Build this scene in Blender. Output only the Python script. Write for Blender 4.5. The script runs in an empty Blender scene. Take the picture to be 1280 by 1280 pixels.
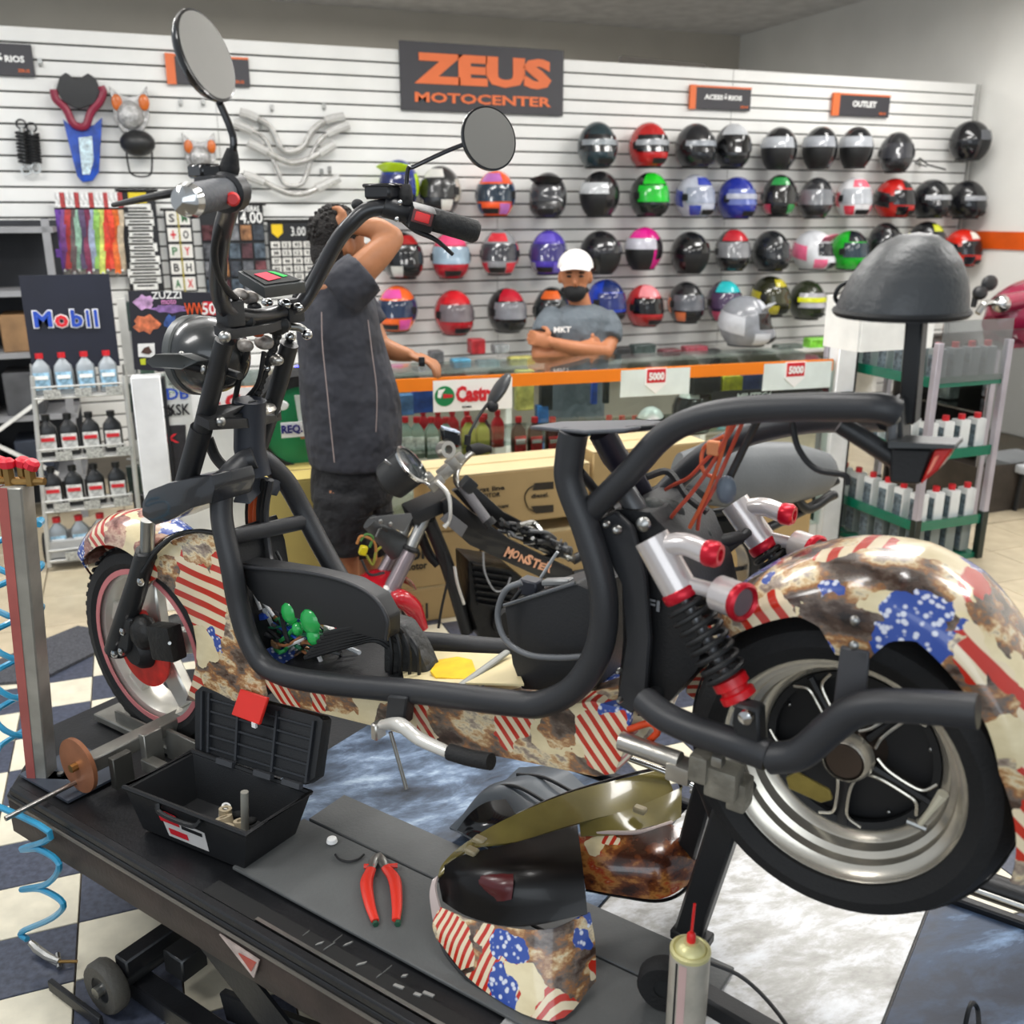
import bpy, bmesh, math, random
from mathutils import Vector, Matrix
random.seed(7)
D = bpy.data; SC = bpy.context.scene; COL = SC.collection
V = Vector
# ------------------------------------------------------------------ camera
F_PX = 1208.0; CAM_H = 1.75; PITCH = math.radians(17.2); YAW = math.radians(21.2)
FW = V((math.sin(YAW)*math.cos(PITCH), math.cos(YAW)*math.cos(PITCH), -math.sin(PITCH)))
RT = V((math.cos(YAW), -math.sin(YAW), 0)); UP = RT.cross(FW); EYE = V((0, 0, CAM_H))
cd = D.cameras.new('camera'); cam = D.objects.new('camera', cd); COL.objects.link(cam)
cam.matrix_world = Matrix.Translation(EYE) @ Matrix((RT, UP, -FW)).transposed().to_4x4()
cd.sensor_fit = 'HORIZONTAL'; cd.sensor_width = 36; cd.lens = 36*F_PX/1280; cd.clip_start = .05
cd.dof.use_dof = True; cd.dof.focus_distance = 2.1; cd.dof.aperture_fstop = cd.lens/1000/.0085
SC.camera = cam
# ------------------------------------------------------------------ light and exposure
SC.view_settings.view_transform = 'Standard'; SC.view_settings.look = 'None'
SC.view_settings.gamma = 1; SC.view_settings.use_curve_mapping = False
SC.view_settings.exposure = -0.07
w = D.worlds.new('world'); SC.world = w; w.use_nodes = True
w.node_tree.nodes['Background'].inputs[0].default_value = (.86, .93, 1, 1)
w.node_tree.nodes['Background'].inputs[1].default_value = .6
def area(name, loc, sx, sy, power, col=(1, .98, .95), rot=(0, 0, 0)):
    l = D.lights.new(name, 'AREA'); l.shape = 'RECTANGLE'; l.size = sx; l.size_y = sy
    l.energy = power; l.color = col
    o = D.objects.new(name, l); COL.objects.link(o); o.location = loc; o.rotation_euler = rot
    return o
# rows of tube lights hanging under the shop's ceiling
for i, (lx, ly) in enumerate([(1.2, 1.6), (4.2, 1.6), (-1.8, 1.6), (1.2, 4.3), (4.2, 4.3), (-1.6, 4.3)]):
    area('ceiling_tubes', (lx, ly, 3.35), 1.6, .5, 62 if ly > 2 else 50)
for ly in (2.6, 5.3): area('side_wall_fill', (5.5, ly, 3.35), .4, 1.5, 30)  # added fill lights, out of view, to brighten the right wall
area('header_fill', (2.2, 8.4, 3.5), 4.5, .5, 85)  # unseen light added behind the slat wall to lift the header
for lx in (0., 3.6): area('ceiling_wash', (lx, 4.0, 2.95), 1.4, .3, 34, rot=(math.pi, 0, 0))  # added uplights that brighten the ceiling, not fittings of the shop
area('shop_front_daylight', (-1.5, -2.5, 2.2), 4.0, 2.2, 60, (.85, .93, 1), (math.radians(75), 0, math.radians(-20)))
# ------------------------------------------------------------------ pixel -> point on a real plane
def ray(x, y): return FW + RT*((x-640)/F_PX) - UP*((y-640)/F_PX)
def P(x, y, Y): r = ray(x, y); return EYE + r*(Y/r.y)              # on the upright plane y = Y
def Q(x, y, Z): r = ray(x, y); return EYE + r*((Z-CAM_H)/r.z)      # on the level plane z = Z
TH = math.radians(-55.5); VC = 1.37
EX = V((math.cos(TH), math.sin(TH), 0)); EY = V((-math.sin(TH), math.cos(TH), 0)); EZ = V((0, 0, 1))
def U(u, v, z): return EX*u + EY*(v+VC) + EZ*z                      # the lift's own axes: along, across, up
def S(x, y, v): r = ray(x, y); return EYE + r*(((VC+v) - EYE.dot(EY))/r.dot(EY))
TZ = .47                                                           # height of the lift table
# ------------------------------------------------------------------ materials
def lin(h):
    h = h.lstrip('#'); c = [int(h[i:i+2], 16)/255 for i in (0, 2, 4)]
    return tuple(x/12.92 if x <= .04045 else ((x+.055)/1.055)**2.4 for x in c)
_M = {}
def mat(name, col, rough=.5, metal=0., bump=0., bs=60., var=.12, vs=6., coat=0., emit=0., spec=.5, bd=.01):
    if name in _M: return _M[name]
    m = D.materials.new(name); m.use_nodes = True; nt = m.node_tree; N = nt.nodes; L = nt.links
    b = N['Principled BSDF']; c = lin(col)
    b.inputs['Roughness'].default_value = rough; b.inputs['Metallic'].default_value = metal
    b.inputs['Coat Weight'].default_value = coat; b.inputs['Specular IOR Level'].default_value = spec
    tc = N.new('ShaderNodeTexCoord'); no = N.new('ShaderNodeTexNoise'); no.inputs['Scale'].default_value = vs
    no.inputs['Detail'].default_value = 5; L.new(tc.outputs['Object'], no.inputs['Vector'])
    r = N.new('ShaderNodeValToRGB'); r.color_ramp.elements[0].position = .3; r.color_ramp.elements[1].position = .7
    r.color_ramp.elements[0].color = (*[x*(1-var) for x in c], 1); r.color_ramp.elements[1].color = (*[min(1, x*(1+var)) for x in c], 1)
    L.new(no.outputs['Fac'], r.inputs['Fac']); L.new(r.outputs['Color'], b.inputs['Base Color'])
    if bump:
        n2 = N.new('ShaderNodeTexNoise'); n2.inputs['Scale'].default_value = bs; n2.inputs['Detail'].default_value = 3
        L.new(tc.outputs['Object'], n2.inputs['Vector'])
        bp = N.new('ShaderNodeBump'); bp.inputs['Strength'].default_value = bump; bp.inputs['Distance'].default_value = bd
        L.new(n2.outputs['Fac'], bp.inputs['Height']); L.new(bp.outputs['Normal'], b.inputs['Normal'])
    if emit:
        b.inputs['Emission Color'].default_value = (*c, 1); b.inputs['Emission Strength'].default_value = emit
    m.diffuse_color = (*c, 1); _M[name] = m; return m
def ramp(nt, src, stops, interp='LINEAR'):
    r = nt.nodes.new('ShaderNodeValToRGB'); r.color_ramp.interpolation = interp
    e = r.color_ramp.elements
    while len(e) < len(stops): e.new(.5)
    for el, (p, c) in zip(e, stops): el.position = p; el.color = (*lin(c), 1)
    nt.links.new(src, r.inputs['Fac']); return r.outputs['Color']
def mixc(nt, fac, a, b):
    x = nt.nodes.new('ShaderNodeMix'); x.data_type = 'RGBA'
    nt.links.new(fac, x.inputs[0]); nt.links.new(a, x.inputs[6]); nt.links.new(b, x.inputs[7]); return x.outputs[2]
def mth(nt, op, a, b=None, clamp=False):
    x = nt.nodes.new('ShaderNodeMath'); x.operation = op; x.use_clamp = clamp
    for i, s in enumerate((a, b)):
        if s is None: continue
        if isinstance(s, (int, float)): x.inputs[i].default_value = s
        else: nt.links.new(s, x.inputs[i])
    return x.outputs[0]
def glass(name, col='#dfe8e6', a=.14, rough=.03):
    if name in _M: return _M[name]
    m = D.materials.new(name); m.use_nodes = True; nt = m.node_tree; N = nt.nodes; N.remove(N['Principled BSDF'])
    t = N.new('ShaderNodeBsdfTransparent'); g = N.new('ShaderNodeBsdfGlossy'); mx = N.new('ShaderNodeMixShader')
    t.inputs[0].default_value = (*lin(col), 1); g.inputs['Roughness'].default_value = rough
    lw = N.new('ShaderNodeLayerWeight'); lw.inputs[0].default_value = .35
    f = mth(nt, 'ADD', mth(nt, 'MULTIPLY', lw.outputs['Facing'], .5), a-.08, True)
    nt.links.new(f, mx.inputs[0]); nt.links.new(t.outputs[0], mx.inputs[1]); nt.links.new(g.outputs[0], mx.inputs[2])
    nt.links.new(mx.outputs[0], N['Material Output'].inputs[0]); _M[name] = m; return m
def flagprint(name, patches=(), scale=9., seed=0., rough=.22, base=None, stripes=.03, rot=(0, 0, 0), zones=True):
    """glossy printed film: feathers, cream, red and cream stripes, blue with pale stars. patches: (centre in the part's own axes, radius, kind)"""
    if name in _M: return _M[name]
    m = D.materials.new(name); m.use_nodes = True; nt = m.node_tree; N = nt.nodes; L = nt.links; b = N['Principled BSDF']
    tc = N.new('ShaderNodeTexCoord'); mp = N.new('ShaderNodeMapping'); mp.inputs['Location'].default_value = (seed, seed*.7, seed*.3)
    L.new(tc.outputs['Object'], mp.inputs[0])
    dn = N.new('ShaderNodeTexNoise'); dn.inputs['Scale'].default_value = 15; dn.inputs['Detail'].default_value = 3; L.new(mp.outputs[0], dn.inputs['Vector'])
    sub = N.new('ShaderNodeVectorMath'); sub.operation = 'SUBTRACT'; sub.inputs[1].default_value = (.5, .5, .5); L.new(dn.outputs['Color'], sub.inputs[0])
    sc = N.new('ShaderNodeVectorMath'); sc.operation = 'SCALE'; sc.inputs['Scale'].default_value = .085; L.new(sub.outputs[0], sc.inputs[0])
    ad = N.new('ShaderNodeVectorMath'); L.new(tc.outputs['Object'], ad.inputs[0]); L.new(sc.outputs[0], ad.inputs[1]); co = ad.outputs[0]
    # feathers
    fe = N.new('ShaderNodeTexNoise'); fe.inputs['Scale'].default_value = 11; fe.inputs['Detail'].default_value = 7; fe.inputs['Roughness'].default_value = .62
    mp2 = N.new('ShaderNodeMapping'); mp2.inputs['Location'].default_value = (seed+3, seed, 1); mp2.inputs['Scale'].default_value = (1, 1, 1.9); mp2.inputs['Rotation'].default_value = (.4, .6, .2)
    L.new(tc.outputs['Object'], mp2.inputs[0]); L.new(mp2.outputs[0], fe.inputs['Vector'])
    feather = ramp(nt, fe.outputs['Fac'], base or [(.30, '#1a1210'), (.40, '#4a382e'), (.455, '#6f6258'), (.5, '#9c6a42'), (.54, '#c9a476'), (.575, '#e3d2ac'), (.62, '#a08f80'), (.7, '#5c4a40')])
    # stripes
    wv = N.new('ShaderNodeTexWave'); wv.wave_type = 'BANDS'; wv.bands_direction = 'X'; wv.inputs['Scale'].default_value = .314/stripes; wv.inputs['Distortion'].default_value = 1.4; wv.inputs['Detail Scale'].default_value = .6
    mr = N.new('ShaderNodeMapping'); mr.inputs['Rotation'].default_value = rot; L.new(tc.outputs['Object'], mr.inputs[0]); L.new(mr.outputs[0], wv.inputs['Vector'])
    stripe = ramp(nt, wv.outputs['Fac'], [(.42, '#c3301f'), (.52, '#ead9b8')])
    vo = N.new('ShaderNodeTexVoronoi'); vo.inputs['Scale'].default_value = 95; L.new(tc.outputs['Object'], vo.inputs['Vector'])
    star = ramp(nt, vo.outputs['Distance'], [(.28, '#dfe2ee'), (.44, '#3552a4')])
    cr = ramp(nt, fe.outputs['Fac'], [(.35, '#efe0b8'), (.7, '#d9c69a')])
    kinds = {'stripe': stripe, 'star': star, 'cream': cr, 'feather': feather}
    zv = N.new('ShaderNodeTexVoronoi'); zv.inputs['Scale'].default_value = scale; 
    a2 = N.new('ShaderNodeVectorMath'); L.new(co, a2.inputs[0]); a2.inputs[1].default_value = (seed, seed, 0); L.new(a2.outputs[0], zv.inputs['Vector'])
    sep = N.new('ShaderNodeSeparateColor'); L.new(zv.outputs['Color'], sep.inputs[0])
    thr = (.3, .84, .8) if zones else (-1., 2., 2.)
    col = mixc(nt, mth(nt, 'LESS_THAN', sep.outputs[0], thr[0]), feather, stripe)
    col = mixc(nt, mth(nt, 'GREATER_THAN', sep.outputs[0], thr[1]), col, star)
    col = mixc(nt, mth(nt, 'GREATER_THAN', sep.outputs[1], thr[2]), col, cr)
    for (c, rad, kind) in patches:
        d = N.new('ShaderNodeVectorMath'); d.operation = 'DISTANCE'; L.new(co, d.inputs[0]); d.inputs[1].default_value = c
        col = mixc(nt, mth(nt, 'LESS_THAN', d.outputs['Value'], rad), col, kinds[kind])
    L.new(col, b.inputs['Base Color']); b.inputs['Roughness'].default_value = rough; b.inputs['Coat Weight'].default_value = .6; b.inputs['Coat Roughness'].default_value = .08
    _M[name] = m; return m
# ------------------------------------------------------------------ geometry
def cr(pts, n=6, closed=False):
    """smooth curve through the points"""
    pts = [V(p) for p in pts]; k = len(pts); out = []
    for i in range(k if closed else k-1):
        p0 = pts[(i-1) % k] if (closed or i) else pts[0]*2-pts[1]; p1 = pts[i]; p2 = pts[(i+1) % k]
        p3 = pts[(i+2) % k] if (closed or i+2 < k) else p2*2-p1
        for j in range(n):
            t = j/n
            out.append(.5*((2*p1)+(-p0+p2)*t+(2*p0-5*p1+4*p2-p3)*t*t+(-p0+3*p1-3*p2+p3)*t**3))
    if not closed: out.append(pts[-1])
    return out
def frame_of(d, hint=None):
    d = V(d).normalized(); h = V(hint) if hint is not None else (EZ if abs(d.z) < .9 else V((1, 0, 0)))
    a = h.cross(d); a = a.normalized() if a.length > 1e-5 else V((1, 0, 0)); b = d.cross(a)
    return a, b, d
class G:
    def __init__(s): s.v = []; s.f = []; s.sl = []
    def add(s, vs, fs, sl=0):
        o = len(s.v); s.v += [V(x) for x in vs]; s.f += [tuple(i+o for i in f) for f in fs]; s.sl += [sl]*len(fs); return s
    def box(s, c, size, ax=None, sl=0):
        a = ax or (V((1, 0, 0)), V((0, 1, 0)), EZ); c = V(c)
        vs = [c+a[0]*(size[0]/2*i)+a[1]*(size[1]/2*j)+a[2]*(size[2]/2*k) for i in (-1, 1) for j in (-1, 1) for k in (-1, 1)]
        return s.add(vs, [(0, 1, 3, 2), (4, 6, 7, 5), (0, 4, 5, 1), (2, 3, 7, 6), (0, 2, 6, 4), (1, 5, 7, 3)], sl)
    def bar(s, a, b, w, h, hint=None, sl=0):
        a = V(a); b = V(b); x, y, d = frame_of(b-a, hint)
        return s.box((a+b)/2, (w, h, (b-a).length), (x, y, d), sl)
    def tube(s, pts, r, n=10, closed=False, cap=True, sl=0, flat=1.):
        pts = [V(p) for p in pts]; k = len(pts); rr = r if isinstance(r, (list, tuple)) else [r]*k
        if len(rr) != k: rr = [rr[min(len(rr)-1, int(i*(len(rr)-1)/(k-1)))] + (rr[min(len(rr)-1, int(i*(len(rr)-1)/(k-1))+1)]-rr[min(len(rr)-1, int(i*(len(rr)-1)/(k-1)))])*((i*(len(rr)-1)/(k-1)) % 1) for i in range(k)]
        vs = []; a = None
        for i in range(k):
            t = (pts[(i+1) % k]-pts[i-1]) if (closed or 0 < i < k-1) else (pts[1]-pts[0] if i == 0 else pts[-1]-pts[-2])
            if t.length < 1e-9: t = V((0, 0, 1))
            t.normalize()
            if a is None: a, b, _ = frame_of(t)
            else: a = (a-t*a.dot(t)).normalized(); b = t.cross(a)
            for j in range(n):
                q = 2*math.pi*j/n; vs.append(pts[i]+a*(rr[i]*math.cos(q))+b*(rr[i]*flat*math.sin(q)))
        fs = []
        for i in range(k if closed else k-1):
            for j in range(n):
                i2 = (i+1) % k; fs.append((i*n+j, i*n+(j+1) % n, i2*n+(j+1) % n, i2*n+j))
        if cap and not closed: fs += [tuple(range(n-1, -1, -1)), tuple((k-1)*n+j for j in range(n))]
        return s.add(vs, fs, sl)
    def lathe(s, prof, o, ax, n=24, sl=0, closed=False, a0=0., a1=2*math.pi, hint=None, cap=True):
        """prof: (radius, height along the axis)"""
        x, y, d = frame_of(ax, hint); o = V(o); k = len(prof); full = abs(a1-a0-2*math.pi) < 1e-6; m = n if full else n+1
        vs = [o+d*h+(x*math.cos(a0+(a1-a0)*j/n)+y*math.sin(a0+(a1-a0)*j/n))*max(r, 1e-5) for (r, h) in prof for j in range(m)]
        fs = []
        for i in range(k if closed else k-1):
            i2 = (i+1) % k
            for j in range(n): fs.append((i*m+j, i*m+(j+1) % m, i2*m+(j+1) % m, i2*m+j))
        if not closed and full and cap:
            if prof[0][0] > 2e-5: fs.append(tuple(range(n-1, -1, -1)))
            if prof[-1][0] > 2e-5: fs.append(tuple((k-1)*m+j for j in range(n)))
        return s.add(vs, fs, sl)
    def cyl(s, a, b, r, n=14, r2=None, sl=0):
        a = V(a); b = V(b); return s.lathe([(r, 0), (r if r2 is None else r2, (b-a).length)], a, b-a, n, sl)
    def prism(s, poly, vec, sl=0):
        vec = V(vec); n = len(poly); p = [V(q) for q in poly]
        return s.add(p+[q+vec for q in p], [tuple(range(n-1, -1, -1)), tuple(range(n, 2*n))]+[(i, (i+1) % n, n+(i+1) % n, n+i) for i in range(n)], sl)
    def ell(s, c, r, ax=None, n=16, m=10, sl=0):
        a = ax or (V((1, 0, 0)), V((0, 1, 0)), EZ); c = V(c); r = r if isinstance(r, (tuple, list)) else (r, r, r)
        vs = [c+a[2]*r[2]]+[c+a[0]*(r[0]*math.sin(math.pi*i/m)*math.cos(2*math.pi*j/n))+a[1]*(r[1]*math.sin(math.pi*i/m)*math.sin(2*math.pi*j/n))+a[2]*(r[2]*math.cos(math.pi*i/m)) for i in range(1, m) for j in range(n)]+[c-a[2]*r[2]]
        fs = [(0, 1+j, 1+(j+1) % n) for j in range(n)]
        for i in range(m-2):
            for j in range(n): fs.append((1+i*n+j, 1+(i+1)*n+j, 1+(i+1)*n+(j+1) % n, 1+i*n+(j+1) % n))
        e = len(vs)-1; fs += [(e, 1+(m-2)*n+(j+1) % n, 1+(m-2)*n+j) for j in range(n)]
        return s.add(vs, fs, sl)
    def grid(s, f, nu, nv, th=0., sl=0, wrap=False):
        """f(a,b)->point over 0..1 squared; th gives it thickness along the normal"""
        pts = [[V(f(i/nu, j/nv)) for j in range(nv+1)] for i in range(nu+1)]
        W_ = nv+1; vs = [p for row in pts for p in row]
        fs = [(i*W_+j, (i+1)*W_+j, (i+1)*W_+j+1, i*W_+j+1) for i in range(nu) for j in range(nv)]
        if th:
            nn = []
            for i in range(nu+1):
                for j in range(nv+1):
                    du = pts[min(i+1, nu)][j]-pts[max(i-1, 0)][j]; dv = pts[i][min(j+1, nv)]-pts[i][max(j-1, 0)]
                    c = du.cross(dv); nn.append(c.normalized() if c.length > 1e-12 else EZ)
            o = len(vs); vs = vs+[vs[i]-nn[i]*th for i in range(o)]; fs += [tuple(o+k for k in reversed(q)) for q in fs[:nu*nv]]
            rim = [i*W_ for i in range(nu+1)]+[nu*W_+j for j in range(1, W_)]+[i*W_+nv for i in range(nu-1, -1, -1)]+[j for j in range(nv-1, 0, -1)]
            for q in range(len(rim)):
                a, b = rim[q], rim[(q+1) % len(rim)]; fs.append((b, a, o+a, o+b))
        return s.add(vs, fs, sl)
    def build(s, name, mats, parent=None, label=None, cat=None, group=None, kind=None, bev=0., seg=1, smooth=True, at=None, ang=38, recalc=True):
        mats = mats if isinstance(mats, (list, tuple)) else [mats]
        M = WM.get(parent.name) if parent is not None else None
        if M is not None: loc = None; inv = M.inverted(); vs = [inv @ q for q in s.v]
        else:
            xs = [q.x for q in s.v]; ys = [q.y for q in s.v]; zs = [q.z for q in s.v]
            loc = V(at) if at is not None else V(((min(xs)+max(xs))/2, (min(ys)+max(ys))/2, min(zs)))
            vs = [q-loc for q in s.v]
        me = D.meshes.new(name); me.from_pydata(vs, [], s.f)
        for mm in mats: me.materials.append(mm)
        if len(mats) > 1: me.polygons.foreach_set('material_index', s.sl)
        if bev or recalc:
            bm = bmesh.new(); bm.from_mesh(me); 
            if recalc: bmesh.ops.recalc_face_normals(bm, faces=bm.faces)
            if bev:
                ed = [e for e in bm.edges if len(e.link_faces) == 2 and e.calc_face_angle(0) > .6]
                bmesh.ops.bevel(bm, geom=ed, offset=bev, segments=seg, affect='EDGES', profile=.7, clamp_overlap=True)
            bm.to_mesh(me); bm.free()
        if smooth:
            me.polygons.foreach_set('use_smooth', [True]*len(me.polygons)); me.set_sharp_from_angle(angle=math.radians(ang))
        o = D.objects.new(name, me); COL.objects.link(o)
        if parent is not None: o.parent = parent; WM[o.name] = M
        else: o.location = loc; WM[o.name] = Matrix.Translation(loc)
        tag(o, label, cat, group, kind); return o
WM = {}
def tag(o, label=None, cat=None, group=None, kind=None):
    if label: o['label'] = label
    if cat: o['category'] = cat
    if group: o['group'] = group
    if kind: o['kind'] = kind
    return o
def thing(name, label, cat, loc=(0, 0, 0), rz=0., group=None, kind=None):
    o = D.objects.new(name, None); COL.objects.link(o); o.location = loc; o.rotation_euler = (0, 0, rz); o.empty_display_size = .1
    WM[o.name] = Matrix.Translation(V(loc)) @ Matrix.Rotation(rz, 4, 'Z'); return tag(o, label, cat, group, kind)
KIDS = {}
def kids(o):
    return [c for c in D.objects if c.parent is o]
def dup(root, loc, rz=None, label=None, group=None, rot=None, ch=None):
    r = root.copy(); COL.objects.link(r); r.location = loc
    if rz is not None: r.rotation_euler = (0, 0, rz)
    if rot is not None: r.rotation_euler = rot
    if label: r['label'] = label
    if group: r['group'] = group
    for c, sub in (ch if ch is not None else [(c, kids(c)) for c in kids(root)]):
        k = c.copy(); COL.objects.link(k); k.parent = r
        for g in sub: q = g.copy(); COL.objects.link(q); q.parent = k
    return r
def txt(s_, c, w_, h_, xd, ud, m_, parent, depth=.002, bold=.02, name='lettering', align=None):
    """flat lettering fitted to a width and height, its face towards xd x ud"""
    cu = D.curves.new('t', 'FONT'); cu.body = s_; cu.offset = bold; cu.resolution_u = 2; cu.fill_mode = 'BOTH'; cu.extrude = .01
    ob = D.objects.new('t', cu); me = D.meshes.new_from_object(ob); D.objects.remove(ob); D.curves.remove(cu)
    xs = [q.co.x for q in me.vertices]; ys = [q.co.y for q in me.vertices]; x0, x1, y0, y1 = min(xs), max(xs), min(ys), max(ys)
    xd = V(xd).normalized(); ud = V(ud).normalized(); nd = xd.cross(ud); g = G()
    g.add([V(c)+xd*(((q.co.x-x0)/(x1-x0)-.5)*w_)+ud*(((q.co.y-y0)/(y1-y0)-.5)*h_)+nd*(depth if q.co.z > 0 else 0) for q in me.vertices], [tuple(p.vertices) for p in me.polygons])
    D.meshes.remove(me); return g.build(name, m_, parent, smooth=False, recalc=False)
def plate(pts, th, nd=None):
    """flat panel through the points, th thick backwards"""
    pts = [V(p) for p in pts]; n = nd or (pts[1]-pts[0]).cross(pts[2]-pts[0]).normalized()
    return G().prism(pts, V(n)*th)
# common materials
BLK = mat('satin_black_paint', '#1f2022', .42, bump=.05, bs=300)
FRM = mat('grey_black_powder_coat', '#2c2d30', .42, bump=.08, bs=400)
GLB = mat('gloss_black', '#141416', .16, coat=.4)
RUB = mat('black_rubber', '#171718', .75, bump=.2, bs=200)
DPL = mat('dark_plastic', '#151618', .55, bump=.1, bs=250)
CHR = mat('chrome', '#c9c9c8', .12, 1., var=.05)
STL = mat('brushed_steel', '#a9a9a6', .32, 1., bump=.05)
ALU = mat('cast_aluminium', '#c4c0b8', .3, .85, bump=.05)
WHT = mat('white_enamel', '#eeeeea', .4)
RED = mat('red_anodised', '#c1122a', .3, .4)
REDP = mat('red_plastic', '#d42a22', .4)
ORG = mat('orange_vinyl', '#f0810f', .4, var=.05)
GRY = mat('mid_grey', '#7d7f80', .5)
PBLK = mat('print_black', '#15161a', .5)
PWHT = mat('print_white', '#f2f2f0', .5, var=.03)
PBLU = mat('print_blue', '#1f48b0', .5)
PRED = mat('print_red', '#cf1f2c', .5)
X1 = V((1, 0, 0)); Y1 = V((0, 1, 0))
# ------------------------------------------------------------------ the shell
tile_beige = mat('beige_floor_tile', '#c4b69c', .22, var=.1, vs=9, bump=.02)
tile_cream = mat('cream_floor_tile', '#dcd5c0', .3, var=.12, vs=14, bump=.03)
tile_dark = mat('blue_grey_floor_tile', '#464b5a', .3, var=.35, vs=60, bump=.03)
grout = mat('grout', '#6f675a', .8)
wall_w = mat('white_wall_paint', '#e9e8e3', .7, var=.04, vs=2)
wall_g = mat('warm_grey_wall_paint', '#c6c0b4', .8, var=.05, vs=2)
fl = G().box((3, 4, -.03), (12, 13, .04)).build('floor', grout, kind='structure', at=(0, 0, 0), smooth=False)
def tiles(x0, x1, y0, y1, sx, sy, pick, gap):
    g = {}
    for i in range(int(round((x1-x0)/sx))):
        for j in range(int(round((y1-y0)/sy))):
            mm = pick(i, j)
            if mm is None: continue
            if mm not in g:
                g[mm] = G().box((sx/2, sy/2, -.006), (sx-gap, sy-gap, .012)).build('tile', mm, fl, bev=.0015, smooth=False)
                WMt = g[mm]; WMt.location = (x0+i*sx, y0+j*sy, 0); continue
            c = g[mm].copy(); COL.objects.link(c); c.location = (x0+i*sx, y0+j*sy, 0)
ci = lambda i, j: (tile_cream if (i+j) % 2 == 0 else tile_dark)
tiles(-.295-.24*3, -.295+.24*11, 2.123-.2125*5, 2.123+.2125*9, .24, .2125, lambda i, j: ci(i-3, j-5) if i < 9 or j < 8 else ci(i-3, j-5), .004)
yb = 2.123+.2125*9
tiles(-.54-.37*3, -.54+.37*17, yb+.01, yb+.01+.37*8, .37, .37, lambda i, j: None if (i > 9 and j > 3) and (i > 14 and j > 6) else tile_beige, .005)
tiles(-.295+.24*11+.01, -.295+.24*11+.01+.37*9, yb-.37*4, yb, .37, .37, lambda i, j: tile_beige, .005)
G().box((3, 10.21, 1.9), (12, .1, 3.8)).build('wall_back', wall_g, kind='structure', smooth=False)
G().box((6.73, 4.5, 1.9), (.1, 11.6, 3.8)).build('wall_right', wall_w, kind='structure', smooth=False)
G().box((2.6, 4.5, 3.69), (8.4, 11.6, .1)).build('ceiling', mat('ceiling_paint', '#e2e2e2', .8), kind='structure', smooth=False)
# orange band painted along the side wall, a shallow strip of its own
G().box((6.672, 4.9, 1.535), (.012, 3.6, .14)).build('trim_1', mat('orange_wall_band', '#d9560c', .5), kind='structure', smooth=False)
# ------------------------------------------------------------------ slat wall
WY = 6.6
sw = thing('slat_wall', 'tall white slatted display wall behind the helmets', 'slat wall', (3, WY, 0))
slat_m = mat('white_slat_laminate', '#e9e9e6', .38, var=.03)
s0 = G().box((2.87, WY+.012, .3), (7.5, .022, .0762)).build('slat', slat_m, sw, bev=.003, smooth=False)
for k in range(1, 29):
    c = s0.copy(); COL.objects.link(c); c.location = (0, 0, k*.0862)
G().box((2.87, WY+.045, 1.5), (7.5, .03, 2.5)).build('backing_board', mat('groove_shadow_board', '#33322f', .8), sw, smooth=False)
for xx in (.62, 2.45, 4.3): G().box((xx, WY+.0005, 1.5), (.004, .002, 2.5)).build('seam', mat('seam_grey', '#9c9c98', .6), sw, smooth=False)
G().box((6.635, WY+.02, 1.5), (.025, .07, 2.5)).build('end_trim', mat('end_trim_grey', '#b0b0ac', .5), sw, smooth=False)
# dark ledge on the header wall above the display wall
a, b = P(775, 74, 6.8), P(880, 84, 6.8); G().bar(a, b, .05, .04).build('trim_2', mat('dark_ledge', '#5a544d', .6), kind='structure')
# ------------------------------------------------------------------ signs
sign_m = mat('sign_charcoal', '#39383d', .5, var=.04); sign_or = mat('sign_orange', '#e2703a', .5, var=.04)
def sign(px, label, name='sign', Y=WY-.03, edge=None, texts=()):
    (x0, y0), (x1, y1) = px; A = P(x0, y0, Y); B = P(x1, y1, Y)
    t = thing(name, label, 'sign', ((A.x+B.x)/2, Y, B.z))
    g = G().box(((A.x+B.x)/2, Y+.012, (A.z+B.z)/2), (B.x-A.x, .02, A.z-B.z)); g.build('panel', sign_m, t, bev=.003, smooth=False)
    w_ = B.x-A.x; h_ = A.z-B.z
    if edge: G().box((A.x-edge*w_/2+.01, Y+.006, (A.z+B.z)/2), (w_*edge, .022, h_*1.02)).build('orange_edge', sign_or, t, smooth=False); G().box(((A.x+B.x)/2, Y+.001, A.z-.006), (w_, .003, .012)).build('top_line', sign_or, t, smooth=False)
    for (s_, cx, cz, tw, thh, mm, bo) in texts:
        txt(s_, (A.x+w_*cx, Y-.001, A.z-h_*cz), w_*tw, h_*thh, X1, EZ, mm, t, bold=bo)
sign(((499, 50), (704, 145)), 'large charcoal sign with ZEUS MOTOCENTER in orange capitals', texts=[('ZEUS', .5, .38, .84, .46, sign_or, .06), ('MOTOCENTER', .5, .80, .84, .15, sign_or, .03)])
sign(((-30, 52), (44, 96)), 'charcoal sign ending in RIOS above the pair of shock absorbers', texts=[('ACESSÓRIOS', .34, .45, 1.0, .26, PWHT, .04), ('ZEUS', .8, .83, .22, .1, sign_or, .02)])
sign(((215, 67), (313, 109)), 'charcoal sign with orange side strip behind the tall oval mirror', edge=.12, texts=[('ZEUS', .84, .84, .16, .1, sign_or, .02)])
sign(((869, 106), (938, 139)), 'charcoal sign with orange edge and the word ACESSÓRIOS above the black helmets', edge=.1, texts=[('ACESSÓRIOS', .5, .45, .66, .26, PWHT, .04), ('ZEUS', .88, .84, .14, .1, sign_or, .02)])
sign(((1049, 116), (1111, 147)), 'charcoal sign with orange edge and the word OUTLET high above the last helmets', edge=.12, texts=[('OUTLET', .5, .45, .46, .28, PWHT, .04), ('ZEUS', .86, .84, .14, .1, sign_or, .02)])
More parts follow.
